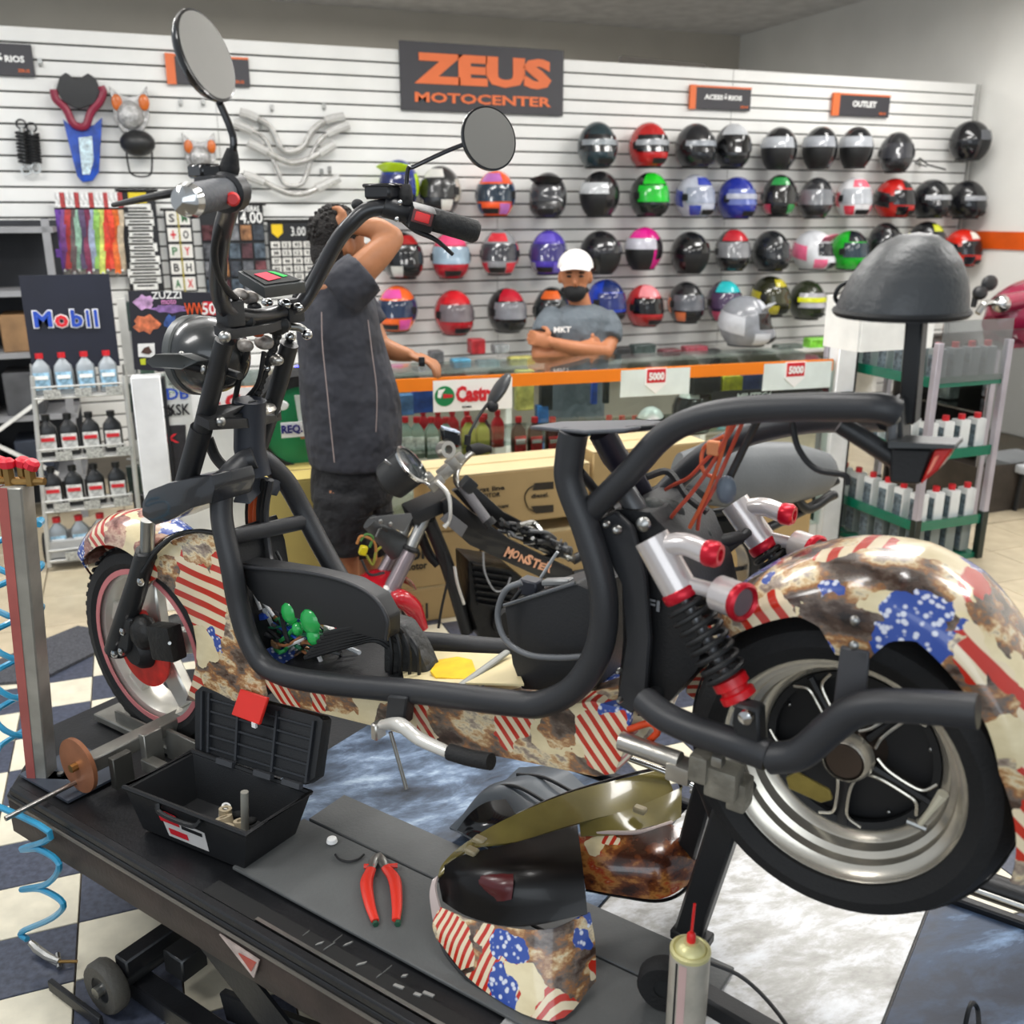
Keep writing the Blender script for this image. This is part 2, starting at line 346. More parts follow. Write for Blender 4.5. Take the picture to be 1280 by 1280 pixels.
# ------------------------------------------------------------------ helmets
def helmet(px, shell, acc, visor='#23252a', rot=0., style='full', label='', acc2=None, size=1., tilt=0., Y=WY-.18, z_off=0., reg='swoosh'):
    c = P(px[0], px[1], Y); R = .135*size
    t = thing('helmet', label, 'helmet', (c.x, c.y, c.z-R), group='helmets on the slat wall')
    ca, sa = math.cos(rot), math.sin(rot); ct, st = math.cos(tilt), math.sin(tilt)
    def f(az, el, off=0.):
        x = math.cos(el)*math.sin(az); y = -math.cos(el)*math.cos(az); z = math.sin(el)
        fr = max(0, -y); low = max(0, -z)
        k = 1 + .30*fr*min(1, low*1.6) - .10*low*(1-fr)
        if style == 'open': k = 1-.06*low
        if style == 'cross': k = 1+.62*fr*min(1, low*1.7)-.1*low
        X = x*R*.9*k+x*off; Yy = y*R*1.08*k+y*off; Z = z*R*1.14+z*off
        Y2 = Yy*ct-Z*st; Z2 = Yy*st+Z*ct
        return V((c.x+X*ca-Y2*sa, c.y+X*sa+Y2*ca, c.z+Z2))
    rad = math.radians
    sm_ = lambda h, r_=.25: mat('helmet_paint_'+h.strip('#'), h, r_, coat=.4, var=.15, vs=12)
    def patch(a0, a1, e0, e1, off, th, m_, name, n=8, k=5, sk=0.):
        G().grid(lambda a, b: f(rad(a0+(a1-a0)*a), rad(e0+(e1-e0)*b+sk*a), off), n, k, th).build(name, m_, t)
    G().grid(lambda a, b: f(2*math.pi*a, rad(-52+142*b)), 22, 12).build('shell', sm_(shell), t)
    G().grid(lambda a, b: f(2*math.pi*a, rad(-52))*b + (f(0, rad(-52))+f(math.pi, rad(-52)))*.5*(1-b) + V((0, 0, .03*(1-b))), 22, 2).build('liner', DPL, t)
    G().tube([f(2*math.pi*i/22, rad(-52), .002) for i in range(22)], .006, 5, True).build('neck_trim', DPL, t)
    vm = sm_(visor, .12)
    if style == 'full':
        patch(-72, 72, -12, 26, .006, .004, vm, 'visor', 12, 5)
        patch(-24, 24, -42, -28, .006, .004, DPL, 'chin_vent', 5, 3)
        patch(66, 84, -6, 10, .009, .006, DPL, 'visor_pivot', 3, 3); patch(-84, -66, -6, 10, .009, .006, DPL, 'visor_pivot', 3, 3)
    elif style == 'open':
        patch(-58, 58, -52, 12, .004, .004, DPL, 'face_opening', 12, 6)
        patch(-66, 66, 4, 30, .010, .004, vm, 'visor', 12, 4)
    else:
        patch(-52, 52, -8, 24, .004, .004, vm, 'goggle_opening', 10, 5)
        G().grid(lambda a, b: f(rad(-42+84*a), rad(30), .004+.06*b)+V((0, 0, .02*b-.02*(2*a-1)**2*b)), 8, 4, .005).build('peak', sm_(acc), t)
        patch(-20, 20, -44, -26, .006, .004, DPL, 'chin_vent', 5, 3)
    am = sm_(acc); a2 = sm_(acc2 or acc)
    if reg == 'swoosh':
        patch(70, 165, -22, 26, .003, .002, am, 'side_graphic', 8, 4, 14); patch(-165, -84, -8, 30, .003, .002, am, 'side_graphic', 8, 4, -14)
        patch(-38, 38, 32, 58, .003, .002, a2, 'brow_graphic', 7, 3); patch(-62, -28, -44, -17, .003, .002, am, 'chin_graphic', 5, 3); patch(28, 62, -44, -17, .003, .002, a2, 'chin_graphic', 5, 3)
    elif reg == 'top':
        patch(-60, 60, 30, 74, .003, .002, am, 'crown_graphic', 9, 5); patch(-66, 66, -50, -20, .003, .002, a2, 'jaw_graphic', 10, 3)
    elif reg == 'band':
        patch(-74, 74, 2, 14, .012, .002, am, 'visor_strip', 12, 3)
    if Y > WY-.3: G().cyl((c.x, c.y+.02, c.z-.05), (c.x, WY, c.z-.05), .008, 6).build('hook', CHR, t)
    return t
pi = math.pi
K = '#191a1d'
HL = [
 ((746, 184), '#22343a', '#8d9499', K, 0, 'full', 'band', 'dark teal full-face helmet, first one in the topmost row', None),
 ((810, 184), '#b51f1f', '#9a9ea3', K, .1, 'full', 'band', 'red and black full-face helmet in the topmost row', '#1b1b1d'),
 ((868, 185), '#1d1f24', '#8e949b', K, .25, 'full', 'band', 'black full-face helmet with grey visor strip, third in the topmost row', None),
 ((915, 185), '#202227', '#b9bcc0', '#0c0c0e', -.3, 'full', 'top', 'black open-visor helmet with pale grey brow, fourth in the topmost row', '#1a1b1e'),
 ((974, 188), K, '#777b82', '#a9adb3', -.9, 'open', 'none', 'black open-face helmet with clear shield above the red-green helmet', None),
 ((1025, 187), K, '#777b82', '#9da1a8', -.9, 'open', 'none', 'black open-face helmet with clear shield between two like it', None),
 ((1070, 187), K, '#c03038', '#a9adb3', -.8, 'open', 'none', 'black open-face helmet with clear shield beside the matte modular one', None),
 ((1120, 193), '#26272a', '#1a1a1c', '#3a3b40', -.6, 'full', 'none', 'matte black modular helmet near the wire hook', None),
 ((1212, 178), K, '#17181a', '#55585e', .9, 'open', 'none', 'black open-face helmet with peak, alone at the wall corner', None),
 ((499, 233), '#273a8c', '#c9ec14', '#222a5c', -.5, 'cross', 'swoosh', 'blue and neon yellow motocross helmet behind the scooter brake reservoir', '#20242c'),
 ((551, 240), '#2a2b2d', '#b9b6ab', '#17181a', -.7, 'full', 'swoosh', 'black and silver patterned full-face helmet above the grip', '#d6d5cf'),
 ((620, 245), '#e8592c', '#1f3b63', '#21303f', -.6, 'full', 'swoosh', 'orange, navy and green full-face helmet under the round mirror', '#b56bb5'),
 ((685, 247), '#2b2c2e', '#1e1f21', '#3c3e42', -.5, 'cross', 'none', 'dark grey helmet with peak between orange and black-white ones', None),
 ((750, 245), '#1e1f21', '#2c2d30', '#b7babd', -1.1, 'open', 'none', 'black open helmet with clear shield under the dark teal one', None),
 ((811, 246), '#1b2420', '#22c02a', '#22b233', .1, 'full', 'top', 'black helmet with bright green face shield and pink crown patch', '#17201b'),
 ((868, 248), '#b5bac8', '#3644a0', '#8f96a8', .2, 'full', 'swoosh', 'silver and blue full-face helmet in the second row', '#3644a0'),
 ((920, 250), '#24308e', '#a5a9b8', '#5d6aa8', .15, 'full', 'band', 'royal blue full-face helmet with silver visor strip', None),
 ((974, 247), '#1d1e20', '#c9405c', '#222', -.6, 'full', 'swoosh', 'black helmet with red crown and green side flash', '#2c8a45'),
 ((1020, 250), '#2b2c2f', '#1d1e20', '#707378', -.7, 'full', 'none', 'plain dark grey helmet in the second row', None),
 ((1067, 249), '#d9d9dc', '#d8394c', '#a9adb3', -.2, 'full', 'swoosh', 'white helmet with red and pink flashes', '#e06a7c'),
 ((1117, 250), '#b8201c', K, K, .5, 'full', 'swoosh', 'red and black full-face helmet near the wall corner, second row', '#1a1a1c'),
 ((1163, 251), '#16181c', '#a5a8ac', '#15171a', .2, 'full', 'band', 'black helmet with printed visor strip beside the red and black one', None),
 ((1207, 252), '#15161a', '#93969b', '#15171a', .4, 'full', 'band', 'black helmet with grey visor strip at the end of the second row', None),
 ((502, 322), '#1a1b1d', '#c9c9c4', '#141518', .2, 'full', 'swoosh', 'black helmet with small white and red marks beside the raised arm', '#9a2020'),
 ((563, 322), '#b31d2e', '#e6507c', '#8fa4b5', -.2, 'full', 'top', 'crimson helmet with pale visor behind the brake lever', '#a01c2a'),
 ((625, 318), '#8d8e92', '#c4283a', '#3b3c42', -.5, 'full', 'swoosh', 'grey and red patterned helmet in the third row', '#d33a44'),
 ((686, 318), '#4a3aa5', '#8d8f9c', '#3a3570', -.6, 'full', 'swoosh', 'purple and grey helmet near the white cap', '#6a5ac0'),
 ((750, 318), '#1b1b1e', '#d2447c', '#2a2a2e', .5, 'open', 'none', 'black and pink open helmet just behind the white cap', None),
 ((805, 313), '#c4187a', '#1f1a20', '#b5b4c0', -.9, 'open', 'swoosh', 'magenta open-face helmet with clear shield', '#d82a8c'),
 ((862, 318), '#141517', '#26272a', '#0d0d0f', .2, 'open', 'none', 'plain black open helmet in the third row', None),
 ((915, 315), '#1e1f21', '#b32a33', '#7b7c80', -.3, 'full', 'top', 'black helmet with dull red crown panel', '#1b1b1d'),
 ((963, 316), '#1c1f22', '#85898e', '#23262a', .1, 'full', 'none', 'black full-face helmet with grey brow beside the red-crowned one', None),
 ((1015, 315), '#c9cbd0', '#e46c90', '#22242a', .5, 'cross', 'swoosh', 'white and pink helmet with dark visor', '#d9d9dc'),
 ((1061, 315), '#1fae2b', '#20242a', '#2c3a44', .2, 'full', 'top', 'bright green helmet beside the scooter seat', '#1fae2b'),
 ((1105, 305), '#191a1c', '#2c2c2e', '#202226', -.4, 'open', 'none', 'black helmet peeping over the scooter seat beside the green one', None),
 ((1157, 303), '#1c1d1f', '#cdd03a', '#202226', .3, 'full', 'swoosh', 'black helmet with yellow mark peeping over the scooter seat', None),
 ((1202, 312), '#d32a1c', '#20222a', K, .4, 'full', 'swoosh', 'red-orange and black helmet above the orange wall band', '#e8e4da'),
 ((497, 388), '#e8662c', '#1e3460', '#22304a', -.6, 'full', 'swoosh', 'rainbow orange, navy and green helmet beside the shirted belly', '#d94f9c'),
 ((567, 393), '#b01a26', '#c8242c', '#6d6468', .1, 'full', 'top', 'red full-face helmet with grey visor in the lowest row', '#a01822'),
 ((633, 390), '#1a191b', '#b32030', '#77787e', .15, 'full', 'top', 'black helmet with red crown in the lowest row', '#17171a'),
 ((690, 388), '#1c1f1e', '#d2602a', '#23272a', -.5, 'full', 'swoosh', 'black helmet with orange mark beside the man with crossed arms', None),
 ((757, 378), '#2440b0', '#1b2a5c', '#26306a', .3, 'full', 'top', 'blue helmet behind the shoulder of the man with crossed arms', '#2a2a30'),
 ((805, 384), '#b3262a', '#e48a90', '#0e0e10', .1, 'full', 'top', 'red helmet with pink brow and open black visor', '#96201f'),
 ((857, 380), '#1e1f21', '#c9683a', '#5a5c62', -.1, 'full', 'swoosh', 'charcoal helmet with small orange mark, lowest row', '#2a2a2c'),
 ((905, 378), '#33253f', '#2fb4ba', '#4a3a55', -.2, 'full', 'top', 'plum and turquoise helmet behind the silver visored one', '#b8395c'),
 ((962, 372), '#2b2c1d', '#b3a82a', '#3a3a24', .3, 'full', 'swoosh', 'black and mustard helmet in the lowest row', None),
 ((1008, 377), '#2a3020', '#d9dc24', '#a9a9b0', .1, 'full', 'band', 'black helmet with neon yellow and pale visor strip', '#d9dc24'),
]
for (px, sh, ac, vi, ro, st_, rg, lb, a2) in HL:
    helmet(px, sh, ac, vi if len(vi) > 4 else '#222222', ro, st_, lb, a2, reg=rg, size=1.07)
helmet((930, 404), '#85888e', '#c3c6cc', '#0b0b0d', .9, 'cross', 'large silver helmet with open black visor and long peak, standing on a shelf', '#c9ccd2', size=1.3, Y=WY-.5, reg='swoosh')
helmet((870, 512), '#1c1d1f', '#cfe02a', '#15161a', -1.0, 'full', 'black helmet with white and lime pattern lying in the glass counter', '#eceae4', size=.95, Y=4.45, reg='swoosh')
helmet((813, 531), '#e2e2e0', '#1f2022', '#2a2a2e', -.8, 'full', 'white and black helmet in the glass counter beside the seat plate', '#d2d2d0', size=.62, Y=4.3, reg='swoosh')
# ------------------------------------------------------------------ things hung on the slat wall
def wp(x, y, d=.06): return P(x, y, WY-d)
for k, (x, y) in enumerate([(28, 160), (41, 164)]):
    a, b = wp(x-1, y, .05), wp(x+(4 if k == 0 else 3), y+(48 if k == 0 else 42), .05); d = (b-a).normalized()
    t = thing('shock_absorber', ['black coil shock absorber, wider of the pair hung under the RIOS sign', 'black coil shock absorber, slimmer of the pair hung under the RIOS sign'][k], 'shock absorber', b, group='shock absorbers on the slat wall')
    G().cyl(a, b, .014, 10).build('rod', STL, t)
    G().tube([a+(b-a)*(.08+.84*i/90)+V((math.cos(i*.63)*.032, math.sin(i*.63)*.032, 0)) for i in range(91)], .008, 6).build('spring', DPL, t)
    G().lathe([(.02, -.008), (.03, -.008), (.03, .008), (.02, .008)], a+EZ*.02, Y1, 12, closed=True).build('top_eye', DPL, t)
    G().lathe([(.02, -.008), (.03, -.008), (.03, .008), (.02, .008)], b-EZ*.02, Y1, 12, closed=True).build('bottom_eye', STL, t)
# chest and neck guard
t = thing('body_protector', 'black, crimson and blue rider protector with long printed front', 'protector', wp(105, 226, .04))
poly = [(70, 112), (74, 96), (82, 90), (93, 98), (102, 96), (110, 91), (120, 98), (126, 114), (118, 130), (98, 136), (80, 128)]
G().prism([wp(x, y, .10) for x, y in poly], (0, .06, 0)).build('neck_guard', mat('dark_foam', '#2b2c2e', .6), t, bev=.012, seg=2)
G().tube(cr([wp(x, y, .09) for x, y in [(67, 112), (70, 124), (82, 136), (90, 152), (97, 158), (107, 157), (114, 140), (124, 128), (129, 116), (126, 108)]]), .022, 8).build('collar', mat('crimson_plastic', '#84203a', .4), t)
G().prism([wp(x, y, .08) for x, y in [(78, 148), (90, 158), (104, 161), (117, 156), (128, 146), (124, 215), (116, 226), (103, 228), (96, 220)]], (0, .05, 0)).build('front_panel', mat('blue_gloss', '#1c46a5', .3, var=.5, vs=16), t, bev=.01, seg=2)
G().prism([wp(x, y, .09) for x, y in [(98, 172), (115, 170), (117, 200), (112, 218), (103, 218)]], (0, .01, 0)).build('graphic', mat('pale_graphic', '#b9cdd8', .3, var=.5, vs=40), t)
# headlight fairings in clear wrap
fm = mat('wrapped_fairing', '#a8a7a6', .2, .3, bump=.8, bs=60, var=.35, vs=30)
for (cx, cy, s_, l_) in [(163, 136, 1., 'wrapped silver headlight fairing with amber lenses above the round black cap'), (250, 190, .85, 'wrapped silver headlight fairing behind the scooter brake lever')]:
    pl = lambda pts, d: [wp(cx+x*s_, cy+y*s_, d) for x, y in pts]
    t = thing('headlight_fairing', l_, 'fairing', wp(cx, cy+34*s_, .03))
    G().prism(pl([(-27, -30), (-14, -18), (0, -15), (12, -18), (21, -30), (24, 10), (16, 30), (-10, 30), (-20, 12)], .12), (0, .1, 0)).build('shell', fm, t, bev=.015, seg=2)
    for sx in (-1, 1): G().ell(wp(cx+sx*17*s_, cy-8*s_, .125), (.03*s_, .012, .045*s_)).build('lens', mat('amber_lens', '#c9682a', .2), t)
    G().ell(wp(cx, cy+8*s_, .12), (.075*s_, .04, .08*s_)).build('headlight_bowl', fm, t)
t = thing('half_helmet', 'small round black cap helmet with hanging chin straps', 'helmet', wp(172, 222, .03))
G().ell(wp(172, 179, .10), (.1, .09, .075)).build('shell', BLK, t)
G().tube(cr([wp(x, y, .08) for x, y in [(158, 190), (160, 205), (164, 217), (176, 221), (188, 218), (190, 205), (190, 190)]]), .006, 6).build('chin_strap', DPL, t)
# handlebars in clear wrap
for k, (pp, l_) in enumerate([
  ([(300, 140), (318, 146), (338, 160), (350, 184), (362, 190), (378, 184), (392, 162), (410, 150), (430, 146)], 'wrapped chrome handlebar, topmost and widest rise'),
  ([(292, 154), (312, 162), (332, 176), (347, 214), (356, 230), (372, 232), (382, 222), (394, 184), (412, 166), (436, 156)], 'wrapped chrome handlebar with the deepest bend'),
  ([(310, 178), (330, 188), (352, 200), (366, 204), (384, 200), (402, 190), (418, 180)], 'short wrapped handlebar between the two deep ones'),
  ([(304, 218), (326, 226), (346, 236), (362, 242), (380, 242), (400, 234), (424, 222)], 'wrapped handlebar, lowest on the slats')]):
    t = thing('handlebar', l_, 'handlebar', wp(*pp[4], .05), group='wrapped handlebars on the slat wall')
    q = cr([wp(x, y, .05+.012*k) for x, y in pp]); G().tube(q, .019 if k != 1 else .014, 8).build('bar', mat('wrapped_chrome', '#b4b3b0', .25, .5, bump=.5, bs=90, var=.25, vs=20), t)
    for e in (0, -1):
        i = 0 if e == 0 else len(q)-1; j = 7 if e == 0 else len(q)-8
        G().tube([q[i], q[(i+j)//2], q[j]], .028, 8).build('paper_wrap', mat('crumpled_wrap', '#c3c2bf', .4, bump=.9, bs=50), t)
for (x, y) in [(50, 78), (226, 128), (254, 128), (340, 135), (405, 133), (312, 235), (412, 212), (325, 156), (402, 215), (1150, 204)]:
    t = thing('wall_hook', 'small wire hook in a slat groove, '+{50: 'beside the RIOS sign', 226: 'under the sign behind the oval mirror', 254: 'second under the sign behind the oval mirror', 340: 'above the topmost wrapped handlebar', 405: 'above the handlebar end by the big sign', 312: 'below the lowest handlebar end', 412: 'by the lowest handlebar tip', 325: 'behind the deep handlebar', 402: 'between the deep and lowest handlebars', 1150: 'beside the matte modular helmet'}[x], 'hook', wp(x, y+6, .03), group='wire hooks in the slat wall')
    G().tube(cr([wp(x, y, .0), wp(x, y+2, .05), wp(x, y+5, .09), wp(x, y+1, .1)], 4), .004, 6).build('wire', STL, t)
    G().box(wp(x, y, .01), (.022, .008, .04)).build('plate', STL, t)
t = thing('wire_display_hook', 'black wire display arm beside the matte modular helmet', 'hook', wp(1165, 210, .05))
G().tube([wp(1145, 202, .0), wp(1150, 198, .12), wp(1160, 206, .2), wp(1182, 212, .2)], .007, 6).build('arm', DPL, t)
G().tube([wp(1145, 204, .0), wp(1158, 208, .2)], .006, 6).build('brace', DPL, t)
# lanyards
lcols = ['#6a3f9c', '#7b4a8c', '#b03a3a', '#6a5a5c', '#8fb5a0', '#5a4a6a', '#7f3352', '#9aa7c0', '#8dbd5a', '#c9d36a', '#d53a2a', '#e0452c', '#d86a2a', '#b8a890']
rail = thing('lanyard_rail', 'short black rail from which the coloured lanyards hang', 'rail', wp(110, 264, .06)); G().bar(wp(68, 263, .06), wp(160, 262, .06), .02, .03).build('bar', PBLK, rail)
lnames = ['violet', 'lilac', 'brick red', 'taupe', 'sea green', 'dark plum', 'wine', 'pale blue', 'leaf green', 'lime', 'scarlet', 'bright red', 'orange', 'sand']
for i, c in enumerate(lcols):
    x = 72+i*6.0
    t = thing('lanyard', lnames[i]+' printed lanyard in the row beside the slats', 'lanyard', wp(x, 342, .08), group='lanyards hanging from the rail')
    m_ = mat('ribbon_'+lnames[i].replace(' ', '_'), c, .6, var=.4, vs=35)
    o_ = wp(x, 262, .09); e_ = wp(x+3, 342-(i % 3)*3, .09); L_ = (o_-e_).z
    G().grid(lambda a, b: o_+(e_-o_)*b+V(((a-.5)*.034+.004*math.sin(b*9+i), .008*math.sin(b*7+i*2), 0)), 2, 12, .003).build('ribbon', m_, t)
    G().box(wp(x, 250, .09), (.028, .006, .085)).build('header_card', mat('card_'+lnames[i].replace(' ', '_'), ['#d9d9d6', '#a83a3a', '#d9d9d6'][i % 3], .5, var=.5, vs=60), t)
    G().ell(e_, (.012, .008, .016)).build('clip', STL, t)
# hanging boards with small goods
def board(px, label, m_=PBLK, Y=WY-.05, name='display_board'):
    (x0, y0), (x1, y1) = px; A = P(x0, y0, Y); B = P(x1, y1, Y); t = thing(name, label, 'display board', ((A.x+B.x)/2, Y, B.z))
    G().box(((A.x+B.x)/2, Y+.01, (A.z+B.z)/2), (B.x-A.x, .015, A.z-B.z)).build('panel', m_, t, smooth=False)
    G().cyl((A.x-.02, Y, A.z), (B.x+.02, Y, A.z), .01, 6).build('top_rod', DPL, t)
    f = lambda u, v, d=.0: V((A.x+(B.x-A.x)*u, Y-d, A.z+(B.z-A.z)*v)); return t, f, B.x-A.x, A.z-B.z
lab_m = [mat('label_paper', '#e2e2de', .5, var=.1, vs=60), mat('label_paper_grey', '#d0d0cc', .5, var=.15, vs=80)]
t, f, w_, h_ = board(((148, 238), (206, 364)), 'board of white name stickers behind the lanyards')
G().box(f(.5, .07, .002), (w_*.5, .006, .06)).build('yellow_badge', mat('yellow_badge', '#d9c21a', .4), t)
for i in range(13):
    wd = w_*random.uniform(.66, .94); c = f(.5+random.uniform(-.04, .04), .17+i*.064, .004)
    G().box(c, (wd, .006, .050)).build('name_sticker', lab_m[i % 2], t, smooth=False)
    G().box(c+V((0, -.004, 0)), (wd*.7, .002, .010)).build('print_line', PBLK, t, smooth=False)
t, f, w_, h_ = board(((204, 262), (248, 364)), 'board with two columns of white symbol cards')
shapes = ['S', 'M', '+', 'O', 'P', 'Y', 'B', 'H', 'A', 'X']
for i in range(5):
    for j in range(2):
        c = f(.27+.46*j, .1+.2*i, .004); G().box(c, (w_*.40, .006, h_*.165)).build('card', mat('white_card', '#dedcd6', .5), t, smooth=False)
        txt(shapes[i*2+j], c+V((0, -.004, 0)), w_*.2, h_*.1, X1, EZ, [PBLK, mat('print_green', '#3a7a4a', .5), PRED][(i*2+j) % 7 % 3], t)
G().box(f(.5, .5, .012), (.006, .004, h_)).build('tape', mat('yellow_tape', '#bfae3c', .5), t)
t, f, w_, h_ = board(((248, 255), (336, 364)), 'board of packaged stickers priced 14.00')
txt('CARTEIRAS', f(.74, .05, .003), w_*.4, .035, X1, EZ, PWHT, t); txt('14.00', f(.77, .15, .003), w_*.42, .07, X1, EZ, PWHT, t, bold=.01)
pk = ['#4a2f33', '#4a545e', '#6b6c70', '#8a6242', '#3c4148', '#5d5f64', '#6a3c40', '#4f5a64']
for i in range(4):
    for j in range(5):
        G().box(f(.1+.2*j, .32+.205*i, .006), (w_*.17, .008, h_*.17)).build('sticker_pack', mat('pack_%d' % ((i*5+j) % 8), pk[(i*5+j) % 8], .15, coat=.5, var=.7, vs=25), t, smooth=False)
t, f, w_, h_ = board(((334, 276), (396, 362)), 'board of small number cards priced 3.00 with a yellow shield')
G().prism([f(.08, .05, .004), f(.32, .05, .004), f(.32, .17, .004), f(.2, .24, .004), f(.08, .17, .004)], (0, .006, 0)).build('yellow_shield', mat('yellow_shield', '#e0bd17', .4), t)
txt('3.00', f(.66, .15, .003), w_*.32, .055, X1, EZ, PWHT, t, bold=.0)
for i in range(6):
    for j in range(4):
        c = f(.14+.24*j, .34+.115*i, .004); G().box(c, (w_*.2, .006, h_*.09)).build('number_card', mat('white_card', '#dedcd6', .5), t, smooth=False)
        txt(random.choice(['38', '27', '46', '55', '12', '93']), c+V((0, -.004, 0)), w_*.12, h_*.055, X1, EZ, PBLK, t)
# shelves with dark stock past the end of the wall boards
t = thing('stock_shelf', 'dark stock shelving with white braces beside the oil rack', 'shelf', (-1.0, 6.3, 0)); SX = -.36
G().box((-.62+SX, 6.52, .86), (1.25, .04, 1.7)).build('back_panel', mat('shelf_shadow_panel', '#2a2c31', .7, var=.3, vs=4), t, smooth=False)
for z in (.25, .62, .98, 1.32, 1.66): G().box((-.62+SX, 6.3, z), (1.25, .4, .03)).build('shelf_board', mat('shelf_grey', '#8e8f92', .5), t, smooth=False)
for x in (-1.2+SX, -.03+SX): G().box((x, 6.12, .86), (.04, .04, 1.72)).build('upright', mat('shelf_grey', '#8e8f92', .5), t, smooth=False)
G().bar((-1.2, 6.1, .28), (-.5, 6.1, .75), .02, .02).build('brace', WHT, t); G().bar((-1.2, 6.1, .75), (-.5, 6.1, .28), .02, .02).build('brace', WHT, t)
cs = ['#3b3c40', '#5d4a3a', '#2c3340', '#4c4d50', '#8a6a48']
for k in range(15):
    z = (.265, .635, .995, 1.335)[k % 4]; x = -1.1+SX+(k//4)*.28+random.uniform(-.03, .03); hh = random.uniform(.16, .26)
    G().box((x, 6.28, z+hh/2), (.2, .28, hh)).build('stock_box', mat('stock_%d' % (k % 5), cs[k % 5], .6, var=.3, vs=8), None, '%s stock carton, %s board of the dark shelving, %s from its outer end' % (['charcoal', 'brown', 'navy', 'grey', 'tan'][k % 5], ['lowest', 'second', 'third', 'top'][k % 4], ['first', 'second', 'third', 'fourth'][k//4]), 'box', 'cartons on the dark stock shelving', bev=.006)
# ------------------------------------------------------------------ glass counter
def CF(x, z, d=0.): return V((x, 4.44-.084*(x+.05)+d, z))
cx = (CF(1, 0)-CF(0, 0)).normalized(); cy = V((-cx.y, cx.x, 0)); CA = (cx, cy, EZ)
ctr = thing('display_counter', 'long glass display counter with an orange top band between two white posts', 'counter', CF(1.7, 0, .25))
def cbox(x0, x1, z0, z1, d0, d1): return G().box((CF(x0, z0, d0)+CF(x1, z1, d1))/2+V((0, 0, 0)), ((CF(x1, 0)-CF(x0, 0)).length, d1-d0, z1-z0), CA)
cbox(.4, 3.42, .955, 1.015, -.012, .0).build('orange_band', ORG, ctr, smooth=False)
cbox(-.02, 3.46, 1.0, 1.012, .0, .5).build('glass_top', glass('counter_glass_top', '#e9f2ef', .14), ctr, smooth=False)
cbox(.43, 3.46, .1, 1.0, .0, .006).build('front_glass', glass('counter_glass', '#f3f8f6', .09), ctr, smooth=False)
for z in (.35, .66): cbox(-.02, 3.46, z, z+.012, .02, .46).build('shelf', glass('counter_glass_top', '#e9f2ef', .14), ctr, smooth=False)
cbox(-.02, 3.46, 0, .1, .02, .5).build('plinth', WHT, ctr, smooth=False)
pm = mat('white_post', '#f0f1f2', .35)
cbox(-.03, .09, 0, 1.08, -.03, .06).build('post', pm, ctr, bev=.004); cbox(3.44, 3.55, 0, 1.14, -.03, .06).build('post', pm, ctr, bev=.004)
cbox(3.555, 3.567, 0, 1.13, -.02, .05).build('post_edge', PBLK, ctr); cbox(.093, .105, 0, 1.07, -.02, .05).build('post_edge', PBLK, ctr)
cbox(3.47, 3.53, .78, .84, -.05, -.03).build('post_latch', PBLK, ctr)
cbox(.106, .43, .12, 1.0, .002, .03).build('sticker_panel', mat('sticker_panel_white', '#e2e3df', .4), ctr, smooth=False)
# small stickers on the white panel of the counter
def cpx(x, y, d=-.004): 
    r = ray(x, y); n = V((.084, 1, 0)); p0 = CF(0, 0, d); return EYE+r*((p0-EYE).dot(n)/r.dot(n))
def csheet(px, m_, nm, parent=ctr, d=-.004, th=.003):
    g = G().prism([cpx(x, y, d) for x, y in px], -cy*0+cy*th); return g.build(nm, m_, parent, smooth=False)
csheet([(209, 532), (232, 531), (234, 600), (214, 606)], mat('dark_sticker', '#2c2a2e', .4, var=.4, vs=20), 'dark_sticker')
txt('K', cpx(216, 548, -.012), .05, .04, cx, EZ, PRED, ctr)
for (x, y, s_) in [(222, 492, 'DB'), (224, 512, 'KSK'), (205, 515, 'O')]: txt(s_, cpx(x, y, -.008), .09, .05, cx, EZ, [PBLK, PBLK, PBLU][len(s_) % 3], ctr)
# oil banners and shields fixed to the glass
def banner(px, label):
    (x0, y0), (x1, y1) = px; a = cpx(x0, y0, -.01); c = cpx(x1, y1, -.01); 
    t = thing('oil_banner', label, 'banner', V(((a.x+c.x)/2, a.y, c.z))); W2 = (V((c.x, c.y, 0))-V((a.x, a.y, 0))).length; Hh = a.z-c.z; o = V((a.x, a.y, a.z))
    cc = (a+c)/2; G().box(cc, (W2, .006, Hh), CA).build('panel', PWHT, t, smooth=False)
    q = lambda u, v: o+cx*(W2*u)-EZ*(Hh*v)-cy*.006
    txt('Castrol', q(.56, .46), W2*.56, Hh*.52, cx, EZ, PRED, t, bold=.05)
    G().lathe([(.0, 0), (Hh*.32, 0), (Hh*.32, .003), (0, .003)], q(.14, .5)+cy*.003, -cy, 24, closed=False).build('green_disc', mat('castrol_green', '#12824a', .4), t)
    G().prism([q(.12, .42), q(.24, .46), q(.24, .54), q(.12, .56)], -cy*.003).build('swoosh', PRED, t); G().prism([q(.06, .30), q(.15, .26), q(.11, .40), q(.09, .55), q(.05, .52)], -cy*.003).build('swoosh_white', PWHT, t)
    txt('ROMA', q(.42, .87), W2*.12, Hh*.07, cx, EZ, PBLK, t)
banner(((541, 476), (640, 510)), 'white oil banner with red lettering on the counter glass beside the tilted mirror')
banner(((238, 487), (386, 516)), 'white oil banner with red lettering behind the scooter fork')
